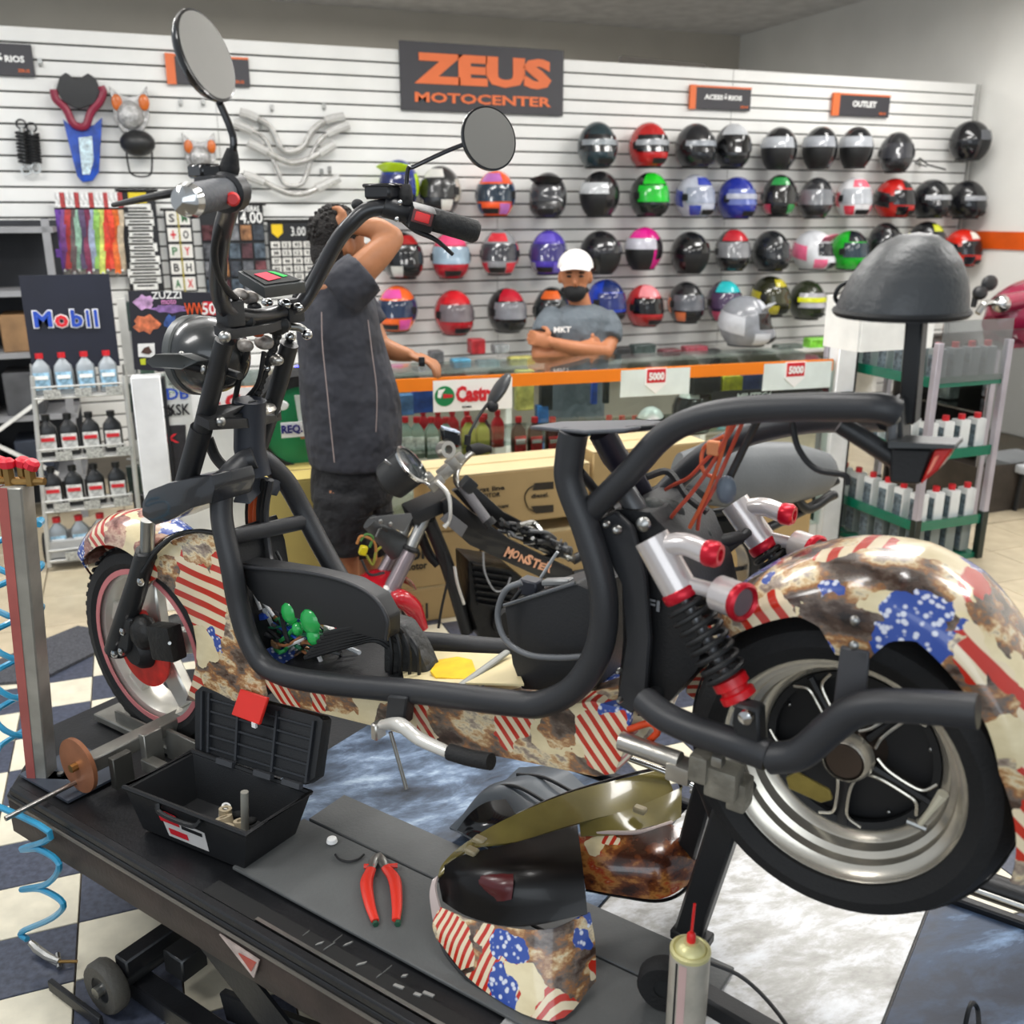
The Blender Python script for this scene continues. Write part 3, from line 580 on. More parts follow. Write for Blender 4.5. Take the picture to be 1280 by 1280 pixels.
def shield(px, label):
    (x0, y0, x1, y1, sx) = px; a = cpx(x0, y0, -.01); c = cpx(x1, y1, -.01); t = thing('shield_banner', label, 'banner', V(((a.x+c.x)/2, a.y, c.z)))
    G().box((a+c)/2, (abs(c.x-a.x), .006, a.z-c.z), CA).build('panel', mat('pale_mint_panel', '#dfe9e6', .4), t, smooth=False)
    m0 = cpx(sx, (y0+y1)/2-2, -.02); s_ = (a.z-c.z)
    G().prism([m0+cx*(u*s_)+EZ*(v*s_) for u, v in [(-.42, .45), (.42, .45), (.42, -.15), (0, -.5), (-.42, -.15)]], cy*.006).build('shield_white', PWHT, t, smooth=False)
    G().prism([m0-cy*.003+cx*(u*s_)+EZ*(v*s_) for u, v in [(-.37, .42), (.37, .42), (.37, -.08), (-.37, -.08)]], cy*.003).build('shield_red', PRED, t, smooth=False)
    txt('5000', m0-cy*.006+EZ*s_*.16, s_*.62, s_*.3, cx, EZ, PWHT, t, bold=.04)
shield((776, 463, 861, 492, 820), 'mint panel with a red 5000 shield, nearer the man with crossed arms')
shield((955, 455, 1037, 484, 994), 'mint panel with a red 5000 shield beside the white post')
t = thing('oil_strip', 'black strip sign lettered MILITEC 4 along the counter shelf', 'sign', cpx(940, 500, .05))
a = cpx(890, 500, .03); c = cpx(1035, 493, .03); G().bar(a, c, .01, .09, hint=EZ).build('panel', PBLK, t); txt('MILITEC4', cpx(943, 496, .015), .2, .045, cx, EZ, PWHT, t, bold=.02)
# goods inside and on the counter
def bottle(loc, h, w_, d_, body, cap, lab, label, group, cat='bottle', name='oil_bottle', rz=0., lab2=None):
    t = thing(name, label, cat, (0, 0, 0), 0, group)
    prof = [(.0, .92, .86), (.03, 1, 1), (.55, 1, 1), (.68, .92, .9), (.78, .55, .6), (.84, .32, .42), (.87, .3, .4)]
    n = 16; vs = []
    for (zz, a_, b_) in prof:
        for j in range(n):
            q = 2*pi*j/n; sq = 1/max(abs(math.cos(q)), abs(math.sin(q)))**.6
            vs.append((math.cos(q)*w_/2*a_*min(sq, 1.2)*.9, math.sin(q)*d_/2*b_*min(sq, 1.2)*.9, zz*h))
    fs = [(i*n+j, i*n+(j+1) % n, (i+1)*n+(j+1) % n, (i+1)*n+j) for i in range(len(prof)-1) for j in range(n)]+[tuple(range(n-1, -1, -1)), tuple((len(prof)-1)*n+j for j in range(n))]
    G().add(vs, fs).build('body', body, t); G().cyl((0, 0, h*.87), (0, 0, h), w_*.2, 12).build('cap', cap, t)
    if lab: 
        G().box((0, -d_/2*.98, h*.33), (w_*.72, .004, h*.42)).build('label_sheet', lab, t, bev=.001, smooth=False)
        if lab2: G().box((0, -d_/2*.98-.003, h*.42), (w_*.6, .003, h*.09)).build('print_band', lab2, t, smooth=False)
    t.location = loc; t.rotation_euler = (0, 0, rz); return t
ORD = ['first', 'second', 'third', 'fourth', 'fifth', 'sixth', 'seventh']
def row(proto, pts, labels=None):
    ch = [(c, kids(c)) for c in kids(proto)]
    proto.location = pts[0]
    if labels: proto['label'] = labels[0]
    for i, p in enumerate(pts[1:]): 
        dup(proto, p, ch=ch, label=labels[i+1] if labels else None)
silver = mat('silver_bottle', '#9fa5aa', .3, .3); blackb = mat('black_bottle', '#1b1c1e', .3); capr = mat('red_cap', '#c9202a', .4); capk = mat('black_cap', '#17181a', .4)
lsil = mat('label_silver_blue', '#8fb5cc', .35, var=.6, vs=50); lblk = mat('label_grey_white', '#c9c9c6', .4, var=.5, vs=50)
dkred = mat('dark_red_bottle', '#3a1215', .3); lred = mat('label_scarlet', '#c22a34', .4, var=.5, vs=50); grn = mat('grey_green_bottle', '#7d8c82', .3); yel = mat('yellow_green_bottle', '#a9a044', .3)
b = bottle((0, 0, 0), .2, .085, .06, dkred, capr, lred, 'black bottle with scarlet label and cap in the counter beside the jeans', 'black and scarlet bottles in the counter', lab2=PWHT)
row(b, [cpx(x, 570, .1) for x in (648, 668, 690)], ['black and scarlet bottle in the counter, %s from the motorcycle mirror' % o for o in ORD])
b = bottle((0, 0, 0), .2, .08, .06, dkred, capr, None, 'dim red bottle in the counter behind the scooter seat plate', 'dim red bottles in the counter')
row(b, [cpx(x, 566, .2) for x in (760, 776, 792, 606)], ['dim red bottle in the counter, %s past the seat plate' % o for o in ORD[:3]]+['dim red bottle in the counter beside the yellow-green pair'])
b = bottle((0, 0, 0), .2, .08, .06, grn, capr, lblk, 'grey-green bottle with red cap in the counter behind the small motorcycle bars', 'grey-green bottles in the counter')
row(b, [cpx(x, 572, .08) for x in (522, 540, 558, 508)], ['grey-green red-capped bottle in the counter, second from the dark shirt', 'grey-green red-capped bottle in the counter, third from the dark shirt', 'grey-green red-capped bottle in the counter, beside the brake reservoir', 'grey-green red-capped bottle in the counter touching the dark shirt outline'])
b = bottle((0, 0, 0), .2, .08, .06, yel, capr, None, 'yellow-green bottle in the counter behind the motorcycle mirror stem', 'yellow-green bottles in the counter')
row(b, [cpx(x, 570, .12) for x in (586, 603)], ['yellow-green bottle in the counter behind the mirror stem', 'yellow-green bottle in the counter just past the mirror stem'])
b = bottle((0, 0, 0), .19, .075, .06, mat('red_bottle', '#b81c24', .3), capr, None, 'red bottle in the back row behind the grey-green ones', 'red bottles in the counter')
row(b, [cpx(x, 558, .3) for x in (530, 548, 566, 584, 622)], ['red bottle in the back row of the counter, %s from the dark shirt' % o for o in ORD])
def pkg(px, sz, col, label, d=.15, yb=None, name='package'):
    p = cpx(px[0], px[1], d); G().box(p+EZ*sz[2]/2, sz, CA).build(name, mat('pack_'+col.strip('#'), col, .4, var=.35, vs=25), None, label, 'package', bev=.004)
for (px, sz, col, lb) in [((528, 515), (.1, .05, .12), '#2c55b0', 'blue and white packet on the counter shelf beside the oil banner'), ((508, 518), (.07, .05, .1), '#5b86c0', 'pale blue packet behind the belly of the man in dark clothes'),
  ((655, 512), (.09, .05, .2), '#d8d27a', 'pale yellow packet in the counter beside the oil banner'), ((682, 512), (.06, .05, .16), '#23272e', 'dark packet behind the man with crossed arms'), ((677, 528), (.06, .05, .09), '#2b74c0', 'bright blue packet in the counter'),
  ((742, 505), (.03, .03, .18), '#2a4fb0', 'slim blue tube in the counter beside the grey shirt'), ((757, 504), (.03, .03, .16), '#2c3034', 'slim dark tube in the counter'),
  ((912, 492), (.12, .06, .1), '#c9c62a', 'yellow packet beneath the orange band near the strip sign'), ((935, 490), (.14, .06, .1), '#3a4c80', 'blue-grey packet beneath the orange band'), ((880, 492), (.16, .06, .1), '#2a2c2e', 'black packet between the two mint panels')]:
    pkg(px, sz, col, lb)
t = thing('sticker_board', 'black board crowded with coloured stickers standing on the counter', 'board', CF(.2, 1.02, .05))
csheet([(160, 364), (290, 366), (290, 398), (270, 468), (168, 462)], mat('navy_black_board', '#1d1b26', .4), 'panel', t, d=.0, th=.015)
def blob(cx_, cy_, rx, ry, col, nm, k=9): 
    pts = [cpx(cx_+rx*(1+.22*math.sin(i*2.3+cx_))*math.cos(2*pi*i/14), cy_+ry*(1+.22*math.cos(i*3.1+cy_))*math.sin(2*pi*i/14), -.004) for i in range(14)]
    G().prism(pts, cy*.003).build(nm, mat('sticker_'+col.strip('#'), col, .35, var=.5, vs=40), t, smooth=False)
blob(180, 378, 12, 9, '#c79cc9', 'pig_sticker'); blob(212, 386, 22, 5, '#8f6aa8', 'lilac_sticker'); blob(183, 405, 16, 11, '#d8754c', 'octopus_sticker'); blob(213, 403, 8, 9, '#3a5aa0', 'blue_sticker')
G().prism([cpx(x, y, -.004) for x, y in [(172, 430), (193, 429), (194, 447), (173, 446)]], cy*.003).build('motorbike_sticker', PWHT, t); G().prism([cpx(x, y, -.008) for x, y in [(176, 441), (180, 435), (186, 433), (190, 440), (186, 443)]], cy*.003).build('motorbike_print', mat('print_brown', '#4a2f26', .5), t)
G().prism([cpx(x, y, -.004) for x, y in [(175, 449), (182, 448), (182, 456), (176, 456)]], cy*.003).build('yellow_sticker', mat('print_yellow', '#c9d12a', .5), t)
txt('ZUZZI', cpx(208, 369, -.006), .12, .03, cx, EZ, PWHT, t); txt('moto', cpx(211, 377, -.006), .06, .022, cx, EZ, mat('print_pink', '#d98ac0', .5), t)
G().prism([cpx(x, y, -.004) for x, y in [(233, 380), (252, 378), (252, 393), (234, 394)]], cy*.003).build('flame_sticker', mat('flame_black', '#1a0d0c', .4), t); txt('WW', cpx(243, 386, -.01), .08, .05, cx, EZ, mat('flame_orange', '#e0521c', .5), t)
G().prism([cpx(x, y, -.004) for x, y in [(254, 377), (272, 377), (272, 394), (254, 394)]], cy*.003).build('red_sticker', PRED, t); txt('50', cpx(261, 386, -.01), .06, .05, cx, EZ, PWHT, t)
# ------------------------------------------------------------------ oil rack
RY = 5.16; rp = lambda x, y, d=0.: P(x, y, RY+d)
wire = mat('rack_wire', '#c3c3c0', .35, .4)
rack = thing('oil_rack', 'grey wire rack of motor oil with a black header sign', 'rack', (-.28, RY, 0))
G().box((rp(30, 400).x/2+rp(143, 400).x/2, RY+.05, (rp(85, 344).z+rp(85, 462).z)/2), (rp(143, 400).x-rp(30, 400).x, .015, rp(85, 344).z-rp(85, 462).z)).build('header_sign', mat('header_navy_black', '#171a2a', .45, var=.15), rack, smooth=False)
sgn = rp(85, 397, .04)
for (ch_, x, mm, mo) in [('M', 53.5, PBLU, PWHT), ('o', 77, PRED, PWHT), ('b', 96, PBLU, PWHT), ('i', 110, PBLU, PWHT), ('l', 120, PBLU, PWHT)]:
    sx = {'M': 23, 'o': 17, 'b': 15, 'i': 4.5, 'l': 4.5}[ch_]; sy = {'M': 22, 'o': 17, 'b': 24, 'i': 24, 'l': 24}[ch_]; k_ = (rp(60, 400).x-rp(50, 400).x)/10
    yy = 409-sy/2
    txt(ch_, rp(x, yy+1, .035), (sx+3.2)*k_, (sy+3)*k_, X1, EZ, mo, rack, bold=.06); txt(ch_, rp(x, yy+1, .03), sx*k_, sy*k_, X1, EZ, mm, rack, bold=.035)
tops = [(38, 156), (38, 155), (44, 160)]
rows_y = [493, 570, 634, 695]; xl = [40, 47, 53, 60]; xr = [154, 158, 166, 174]
for s_ in (0, 1):
    for dd in (0, .2): G().tube([rp((40, 155)[s_], 470 if dd == 0 else 455, dd), rp((62, 181)[s_], 709, dd)], .011, 8).build('upright', wire, rack)
zr = [rp(100, y).z for y in rows_y]
for k in range(4):
    a = rp(xl[k], rows_y[k]); b_ = rp(xr[k], rows_y[k]-2); a.z = b_.z = zr[k]
    G().box(((a.x+b_.x)/2, RY+.1, zr[k]), (b_.x-a.x, .2, .006)).build('shelf_deck', wire, rack)
    for h in (-.01, .045): G().tube([V((a.x, RY-.005, zr[k]+h)), V((b_.x, RY-.005, zr[k]+h))], .006, 6).build('front_rail', wire, rack)
    for j in range(3): G().box((a.x+.09+j*.14+(.03 if k % 2 else 0), RY-.02, zr[k]+.012), (.075, .004, .045)).build('price_tag', mat('price_tag_paper', '#a9a9a4', .4, var=.6, vs=90), rack, smooth=False)
a = rp(62, 700); b_ = rp(178, 700); G().box(((a.x+b_.x)/2, RY+.1, .1), (b_.x-a.x, .2, .12)).build('base_panel', mat('rack_base_grey', '#a9aaab', .4), rack, bev=.004)
for dx in (-.02, 0): pass
G().cyl((a.x-.03, RY+.13, .09), (a.x-.01, RY+.13, .09), .08, 18).build('wheel', RUB, rack)
bt = bottle((0, 0, 0), .2, .1, .065, silver, capr, lsil, 'silver motor oil bottle with red cap on the top shelf of the rack', 'silver oil bottles on the top shelf of the rack', lab2=PWHT)
row(bt, [V((rp(x, 490).x, RY+.05, zr[0]+.004)) for x in (54, 82, 110, 138)], ['silver red-capped oil bottle, top rack shelf, %s from the dark stock shelving' % o for o in ORD])
bt = bottle((0, 0, 0), .205, .1, .065, blackb, capk, lblk, 'black motor oil bottle on the second shelf of the rack', 'black oil bottles on the second shelf of the rack', lab2=PRED)
row(bt, [V((rp(x, 560).x, RY+.05, zr[1]+.004)) for x in (61, 88, 115, 143)], ['black oil bottle, second rack shelf, %s from the dark stock shelving' % o for o in ORD])
bt = bottle((0, 0, 0), .205, .1, .065, blackb, capk, lblk, 'black motor oil bottle on the third shelf of the rack', 'black oil bottles on the third shelf of the rack', lab2=PRED)
row(bt, [V((rp(x, 630).x, RY+.05, zr[2]+.004)) for x in (68, 95, 122, 150)], ['black oil bottle, third rack shelf, %s from the dark stock shelving' % o for o in ORD])
bt = bottle((0, 0, 0), .2, .1, .065, silver, capr, lsil, 'silver motor oil bottle with red cap on the lowest shelf of the rack', 'silver oil bottles on the lowest shelf of the rack', lab2=PWHT)
row(bt, [V((rp(x, 690).x, RY+.05, zr[3]+.004)) for x in (75, 103, 130, 157)], ['silver red-capped oil bottle, lowest rack shelf, %s from the dark stock shelving' % o for o in ORD])
# narrow wire gondola with dark packs behind the rack
t = thing('wire_gondola', 'narrow grey wire stand with dark packs between the oil rack and the white post', 'rack', (P(172, 600, 5.5).x, 5.5, 0))
for x in (158, 196): G().tube([P(x, 368, 5.5), V((P(x, 345, 5.5).x, 5.5, 0))], .01, 6).build('upright', wire, t)
for k in range(9): y = 470+k*26; G().tube([P(158, y, 5.48), P(196, y, 5.48)], .006, 6).build('cross_wire', wire, t)
G().box((P(180, 500, 5.6).x, 5.58, P(180, 372, 5.58).z/2), (.16, .02, P(180, 372, 5.58).z)).build('back_board', mat('gondola_grey', '#c9c9c5', .5), t, smooth=False)
for k in range(8):
    y = 395+k*34; G().box(P(168+(k % 3)*8, y, 5.46), (.07, .05, .15)).build('hanging_pack', mat('dark_pack_%d' % (k % 3), ['#2a3a36', '#26272a', '#3d5247'][k % 3], .3, var=.5, vs=25), None, 'dark hanging pack on the narrow wire stand, %s from its top' % (ORD+['eighth'])[k], 'package', 'dark packs on the narrow wire stand', bev=.004)
# tyre standing behind the scooter with a green poster disc
tc = P(377, 530, 4.05); t = thing('tyre', 'black tyre hung upright around a green oil poster', 'tyre', (tc.x, tc.y, tc.z-.23))
rr = .222; G().lathe([(rr-.055, -.05), (rr-.01, -.055), (rr+.012, -.03), (rr+.015, .03), (rr-.01, .055), (rr-.055, .05)], tc, Y1, 40, closed=True).build('tread_ring', RUB, t)
t2 = thing('poster', 'green oil poster with REQ. lettering and a mechanic in white, inside the tyre', 'poster', (tc.x, tc.y-.02, tc.z-.26))
G().lathe([(0, 0), (rr-.05, 0), (rr-.05, .01), (0, .01)], tc-Y1*.03, Y1, 36).build('green_sheet', mat('poster_green', '#177a4b', .4, var=.25, vs=5), t2)
G().box(P(367, 537, 3.93), (.10, .006, .062)).build('white_label', PWHT, t2); txt('REQ.', P(365, 537, 3.92), .085, .04, X1, EZ, mat('print_navy', '#24247a', .4), t2, bold=.04)
G().ell(P(353, 507, 3.94), (.025, .006, .02)).build('round_badge', PWHT, t2)
G().prism([P(x, y, 3.94) for x, y in [(368, 494), (382, 494), (387, 515), (383, 540), (376, 540), (372, 520)]], (0, .004, 0)).build('mechanic_suit', mat('suit_pale', '#cfd8cf', .5), t2); G().prism([P(x, y, 3.935) for x, y in [(374, 536), (383, 533), (384, 548), (376, 549)]], (0, .004, 0)).build('mechanic_hand', mat('poster_skin', '#b0714f', .5), t2)
p = P(374, 500, 4.1); t = thing('warning_lamp', 'small orange and red cone with a glowing blue tip beside the dark shirt', 'lamp', p)
G().cyl(p, p+EZ*.085, .045, 16, .022).build('cone', ORG, t); G().cyl(p+EZ*.085, p+EZ*.12, .02, 12, .012).build('red_collar', REDP, t); G().ell(p+EZ*.135, .011).build('blue_led', mat('blue_led', '#3a3cff', .3, emit=9), t)
# ------------------------------------------------------------------ cardboard boxes in front of the counter
card = mat('cardboard', '#a98f62', .75, var=.06, vs=5); card2 = mat('cardboard_pale', '#c9b78e', .75, var=.06); card3 = mat('cardboard_brown', '#a9773f', .75)
def carton(x0, x1, y0, y1, z0, z1, m_, label, name='cardboard_box'):
    t = thing(name, label, 'box', ((x0+x1)/2, (y0+y1)/2, z0))
    G().box(((x0+x1)/2, (y0+y1)/2, (z0+z1)/2), (x1-x0, y1-y0, z1-z0)).build('carton', m_, t, bev=.006)
    G().box(((x0+x1)/2, y0+(y1-y0)/2, z1+.0008), (x1-x0-.02, .045, .0016)).build('packing_tape', mat('brown_tape', '#b8a272', .3), t, smooth=False)
    for s_ in (-1, 1): G().box(((x0+x1)/2, (y0+y1)/2+s_*((y1-y0)/4+.004), z1+.002), (x1-x0, (y1-y0)/2-.012, .003)).build('top_flap', card2 if m_ is card else m_, t, smooth=False)
    return t
by = 3.86
zz = [0, P(520, 736, by).z, P(520, 668, by).z, P(600, 592, by).z]
zA, zB, zC = zz[1], zz[2], zz[3]
x0 = P(455, 700, by).x; xm = P(560, 700, by).x+.15; x1 = P(735, 640, by).x
carton(x0, xm, by, by+.28, 0, zA-.004, card, 'lowest cardboard box lettered Mobil behind the red mudguard')
carton(x0, xm, by, by+.28, zA, zB-.004, card, 'middle cardboard box lettered Mobil Motor behind the motorcycle fork')
kb = [o for o in D.objects if o.name.startswith('cardboard_box')]
txt('Mobil', P(505, 768, by-.002), .22, .075, X1, EZ, PBLK, kb[0], bold=.0); txt('Mobil', P(508, 692, by-.002), .20, .07, X1, EZ, PBLK, kb[1]); txt('r Motor', P(516, 708, by-.002), .13, .035, X1, EZ, PBLK, kb[1])
carton(xm+.01, x1, by+.0, by+.28, 0, zB*.98-.06, card, 'cardboard box on the floor behind the motorcycle engine')
t = carton(P(540, 640, by).x, x1, by-.01, by+.3, zB+.0, zC, card, 'long cardboard box on top of the stack with a split letter C logo')
t = [o for o in D.objects if o.name.startswith('cardboard_box')][-1]
bl = mat('print_dark_brown', '#2d261c', .6); yb_ = by-.013
G().prism([P(x, y, yb_) for x, y in [(668, 604), (692, 602), (692, 611), (666, 613)]], (0, .002, 0)).build('logo_bar', bl, t); G().prism([P(x, y, yb_) for x, y in [(664, 633), (692, 631), (692, 640), (670, 642)]], (0, .002, 0)).build('logo_bar', bl, t)
G().tube(cr([P(x, y, yb_) for x, y in [(669, 606), (660, 612), (656, 622), (660, 634), (669, 640)]]), .006, 6, flat=.4).build('logo_arc', bl, t)
txt('diesel.', P(675, 619, yb_), .085, .02, X1, EZ, bl, t); txt('first line', P(612, 611, yb_), .14, .022, X1, EZ, bl, t); txt('MOTOR', P(612, 619, yb_), .1, .02, X1, EZ, bl, t); txt('lubricant', P(624, 633, yb_), .09, .018, X1, EZ, bl, t)
xa = x1+.03; zD = P(760, 566, by).z
carton(xa, xa+.55, by, by+.3, 0, zD*.5, card, 'cardboard box on the floor behind the scooter seat post'); carton(xa, xa+.6, by+.02, by+.33, zD*.5+.004, zD, card, 'cardboard box with pale flaps behind the scooter seat post')
carton(xa+.66, xa+1.2, by-.05, by+.25, 0, zD*.8, card, 'cardboard box behind the grey motorcycle seat')
yc = 3.75; carton(P(322, 640, yc).x, P(428, 640, yc).x, yc, yc+.3, 0, P(360, 602, yc).z, mat('cardboard_yellow', '#b7a45e', .75, var=.06), 'yellowish box seen through the scooter front frame')
carton(P(392, 640, 3.95).x+.12, P(450, 640, 3.95).x+.1, 4.08, 4.3, 0, P(400, 600, 4.08).z, card3, 'brown box beside the legs of the man in dark clothes')
# ------------------------------------------------------------------ green-shelved oil stand
gs = thing('oil_stand', 'acrylic display stand with green shelves of boxed oil beside the white post', 'stand', (4.0, 4.0, 0))
gX0, gX1, gY0, gY1 = P(1145, 655, 3.62).x, P(1228, 648, 3.62).x, 3.62, 4.42
gm = mat('green_shelf', '#0e6b52', .25, coat=.4); acr = glass('acrylic', '#dcdfe2', .16)
zs = [P(1145, y, 3.62).z for y in (662, 575, 484)]
for z in zs:
    G().box(((gX0+gX1)/2, (gY0+gY1)/2, z), (gX1-gX0, gY1-gY0, .012)).build('shelf', gm, gs, smooth=False)
    G().box(((gX0+gX1)/2, gY0, z+.012), (gX1-gX0, .01, .05)).build('front_lip', gm, gs, smooth=False); G().box((gX0, (gY0+gY1)/2, z+.012), (.01, gY1-gY0, .05)).build('side_lip', gm, gs, smooth=False)
zt = P(1240, 430, 3.62).z+.02
for (x, y) in [(gX0, gY0), (gX1, gY0), (gX0, gY1), (gX1, gY1)]:
    G().box((x, y, zt/2), (.035, .035, zt)).build('post', mat('acrylic_post', '#a9a3ab', .2), gs, bev=.003)
    G().box((x, y, .13), (.04, .04, .26)).build('foot', mat('dark_green_black', '#1b241f', .4), gs, bev=.003)
G().box(((gX0+gX1)/2, gY0-.01, zs[2]+.16), (gX1-gX0, .006, .3)).build('clear_panel', acr, gs, smooth=False)
G().box((P(1077, 400, 3.6).x, 3.72, P(1120, 405, 3.6).z), (.02, .24, .24)).build('white_header', WHT, gs, smooth=False)
G().box(((P(1077, 400, 3.6).x+P(1167, 400, 3.6).x)/2, 3.6, P(1120, 405, 3.6).z), (P(1167, 400, 3.6).x-P(1077, 400, 3.6).x, .02, .24)).build('white_header', WHT, gs, smooth=False)
wb = mat('white_bottle', '#dfe2e2', .3); lgr = mat('label_slate_print', '#5c6870', .4, var=.7, vs=50)
k = 0
for si, (z, body, nx, lb, gp) in enumerate([(zs[0], wb, 4, 'tall white boxed bottle with red cap on the lowest green shelf', 'white bottles on the lowest green shelf'), (zs[1], wb, 4, 'white bottle with red cap on the middle green shelf', 'white bottles on the middle green shelf'), (zs[2], mat('clear_grey_bottle', '#8c9596', .2), 4, 'grey clear bottle with red cap on the top green shelf', 'grey bottles on the top green shelf'), (.03, mat('grey_bottle', '#7c8584', .25), 4, 'grey bottle with red cap on the stand base', 'grey bottles at the base of the green stand')]):
    t = thing('boxed_oil_bottle', lb, 'bottle', (0, 0, 0), 0, gp); hh = .19
    G().box((0, 0, hh*.43), (.062, .07, hh*.86)).build('body', body, t, bev=.008, seg=2); G().cyl((0, 0, hh*.86), (0, 0, hh), .018, 12).build('cap', capr, t)
    G().box((-.0325, 0, hh*.4), (.002, .055, hh*.6)).build('label_sheet', lgr, t, smooth=False)
    row(t, [V((gX0+.06+i*(gX1-gX0-.1)/3.3, gY0+.06, z+.008)) for i in range(nx)]+[V((gX0+.06, gY0+.06+j*.115, z+.008)) for j in range(1, 6)], [['boxed white bottle on the lowest green shelf', 'white bottle on the middle green shelf', 'grey bottle on the top green shelf', 'grey bottle on the green stand base'][si]+(', %s along the front lip' % o) for o in ORD[:nx]]+[['boxed white bottle on the lowest green shelf', 'white bottle on the middle green shelf', 'grey bottle on the top green shelf', 'grey bottle on the green stand base'][si]+(', %s behind the front corner' % o) for o in ORD[:5]])
# base slab of the stand
G().box(((gX0+gX1)/2, (gY0+gY1)/2, .015), (gX1-gX0, gY1-gY0, .03)).build('base', gm, gs)
# dark glass cabinet along the side wall, with parts inside, and the magenta motorcycle on it
cb = thing('glass_cabinet', 'low dark glass cabinet full of parts beyond the green stand', 'cabinet', (5.6, 4.9, 0))
za = P(1260, 437, 4.2).z
G().box((5.55, 4.55, za), (1.9, .7, .012)).build('glass_top', glass('cab_glass', '#9aa3a0', .25), cb, smooth=False)
G().box((5.55, 4.2, za/2+.15), (1.9, .008, za-.3)).build('front_glass', glass('cab_glass', '#9aa3a0', .25), cb, smooth=False)
G().box((5.55, 4.95, za/2), (1.9, .02, za)).build('back_panel', mat('cab_dark', '#2a2624', .6, var=.6, vs=7), cb, smooth=False); G().box((5.55, 4.55, .15), (1.9, .7, .3)).build('base', mat('cab_base', '#3a332d', .5, var=.4, vs=9), cb, smooth=False)
G().box((5.55, 4.55, .62), (1.9, .66, .012)).build('shelf', glass('cab_glass', '#9aa3a0', .25), cb, smooth=False); G().box((4.62, 4.2, za/2), (.03, .03, za)).build('corner_post', mat('acrylic_post', '#a9a3ab', .2), cb)
random.seed(4)
pc = ['#6d4a3c', '#8b8d90', '#3a3634', '#a3552f', '#b8a58c', '#56605c']
for k in range(22):
    x = 4.75+(k % 11)*.15; z = (.306, .632)[k//11]; s_ = random.uniform(.05, .1)
    G().box((x, 4.38+random.uniform(0, .3), z+s_/2), (s_*1.1, s_, s_)).build('spare_part', mat('part_%d' % (k % 6), pc[k % 6], .4, .2, var=.6, vs=20), None, '%s spare part in the dark glass cabinet, %s shelf, %s from its corner post' % (['brown', 'silver', 'charcoal', 'rusty', 'tan', 'grey-green'][k % 6], ['lower', 'upper'][k//11], (ORD+['eighth', 'ninth', 'tenth', 'eleventh'])[k % 11]), 'spare part', 'spare parts in the dark glass cabinet', bev=.008)
mg = thing('magenta_motorcycle', 'magenta motorcycle with chrome lever behind the dark cabinet', 'motorcycle', (6.0, 5.5, 0))
MP = lambda x, y, d=0.: P(x, y, 5.3+d)
mm_ = mat('magenta_paint', '#8c1f3e', .2, coat=.6)
G().tube(cr([MP(1238, 408), MP(1255, 400), MP(1275, 388), MP(1310, 376)]), [.08, .17, .2, .2], 14).build('tank', mm_, mg)
G().tube([MP(1246, 382, -.1), MP(1285, 374, -.1)], .07, 10).build('front_cowl', mm_, mg)
G().tube(cr([MP(1222, 392, -.2), MP(1232, 380, -.2), MP(1250, 379, -.2)]), .022, 8).build('lever_bar', CHR, mg); G().ell(MP(1252, 380, -.22), .06).build('chrome_cap', CHR, mg)
G().tube(cr([MP(1216, 384, -.1), MP(1222, 366, -.1), MP(1236, 356, -.1)]), .02, 8).build('mirror_stem', DPL, mg); G().ell(MP(1237, 354, -.12), (.07, .03, .055)).build('mirror', BLK, mg); G().ell(MP(1225, 366, -.12), (.06, .04, .05)).build('switch_gear', BLK, mg)
G().ell(MP(1288, 424, .0), (.34, .1, .16)).build('seat', DPL, mg)
G().lathe([(.22, -.06), (.3, -.06), (.32, 0), (.3, .06), (.22, .06)], (6.15, 5.35, .33), Y1, 28, closed=True).build('wheel', RUB, mg)
G().tube([(6.15, 5.35, .33), MP(1260, 400)], .05, 8).build('fork', BLK, mg); G().tube([(6.3, 5.35, .75), (6.3, 5.35, .05)], .03, 8).build('stand_leg', BLK, mg)
t = thing('brochure_holder', 'tall white holder cube standing on the stand top', 'holder', (gX0+.3, 4.0, 0)) if False else None
# black seat leg at the frame edge: a stool by the wall
st = thing('stool', 'black framed stool with pale seat at the edge of the beige tiles', 'stool', Q(1290, 645, 0))
b0 = Q(1268, 638, 0); s_h = P(1275, 590, b0.y).z
for dx, dy in ((0, 0), (.3, 0), (0, -.28), (.3, -.28)): G().tube([b0+V((dx, dy, 0)), V((b0.x+dx*.9+.02, b0.y+dy*.9, s_h))], .014, 8).build('leg', BLK, st)
G().box((b0.x+.15, b0.y-.13, s_h+.02), (.36, .36, .05)).build('seat', mat('pale_seat', '#c9ccd0', .5), st, bev=.015, seg=2)
# dark mat on the tiles
mp_ = [Q(x*.4533, 700+y*.4533, .0) for x, y in [(-60, 350), (-40, 300), (100, 235), (215, 188), (260, 195), (260, 262), (110, 338), (0, 346)]]
G().prism([V((p.x, p.y, 0.001)) for p in mp_], (0, 0, .012)).build('floor_mat', mat('speckled_dark_mat', '#43444a', .7, var=.5, vs=120), None, 'dark speckled mat lying where the beige and checkered tiles meet', 'mat', smooth=False)
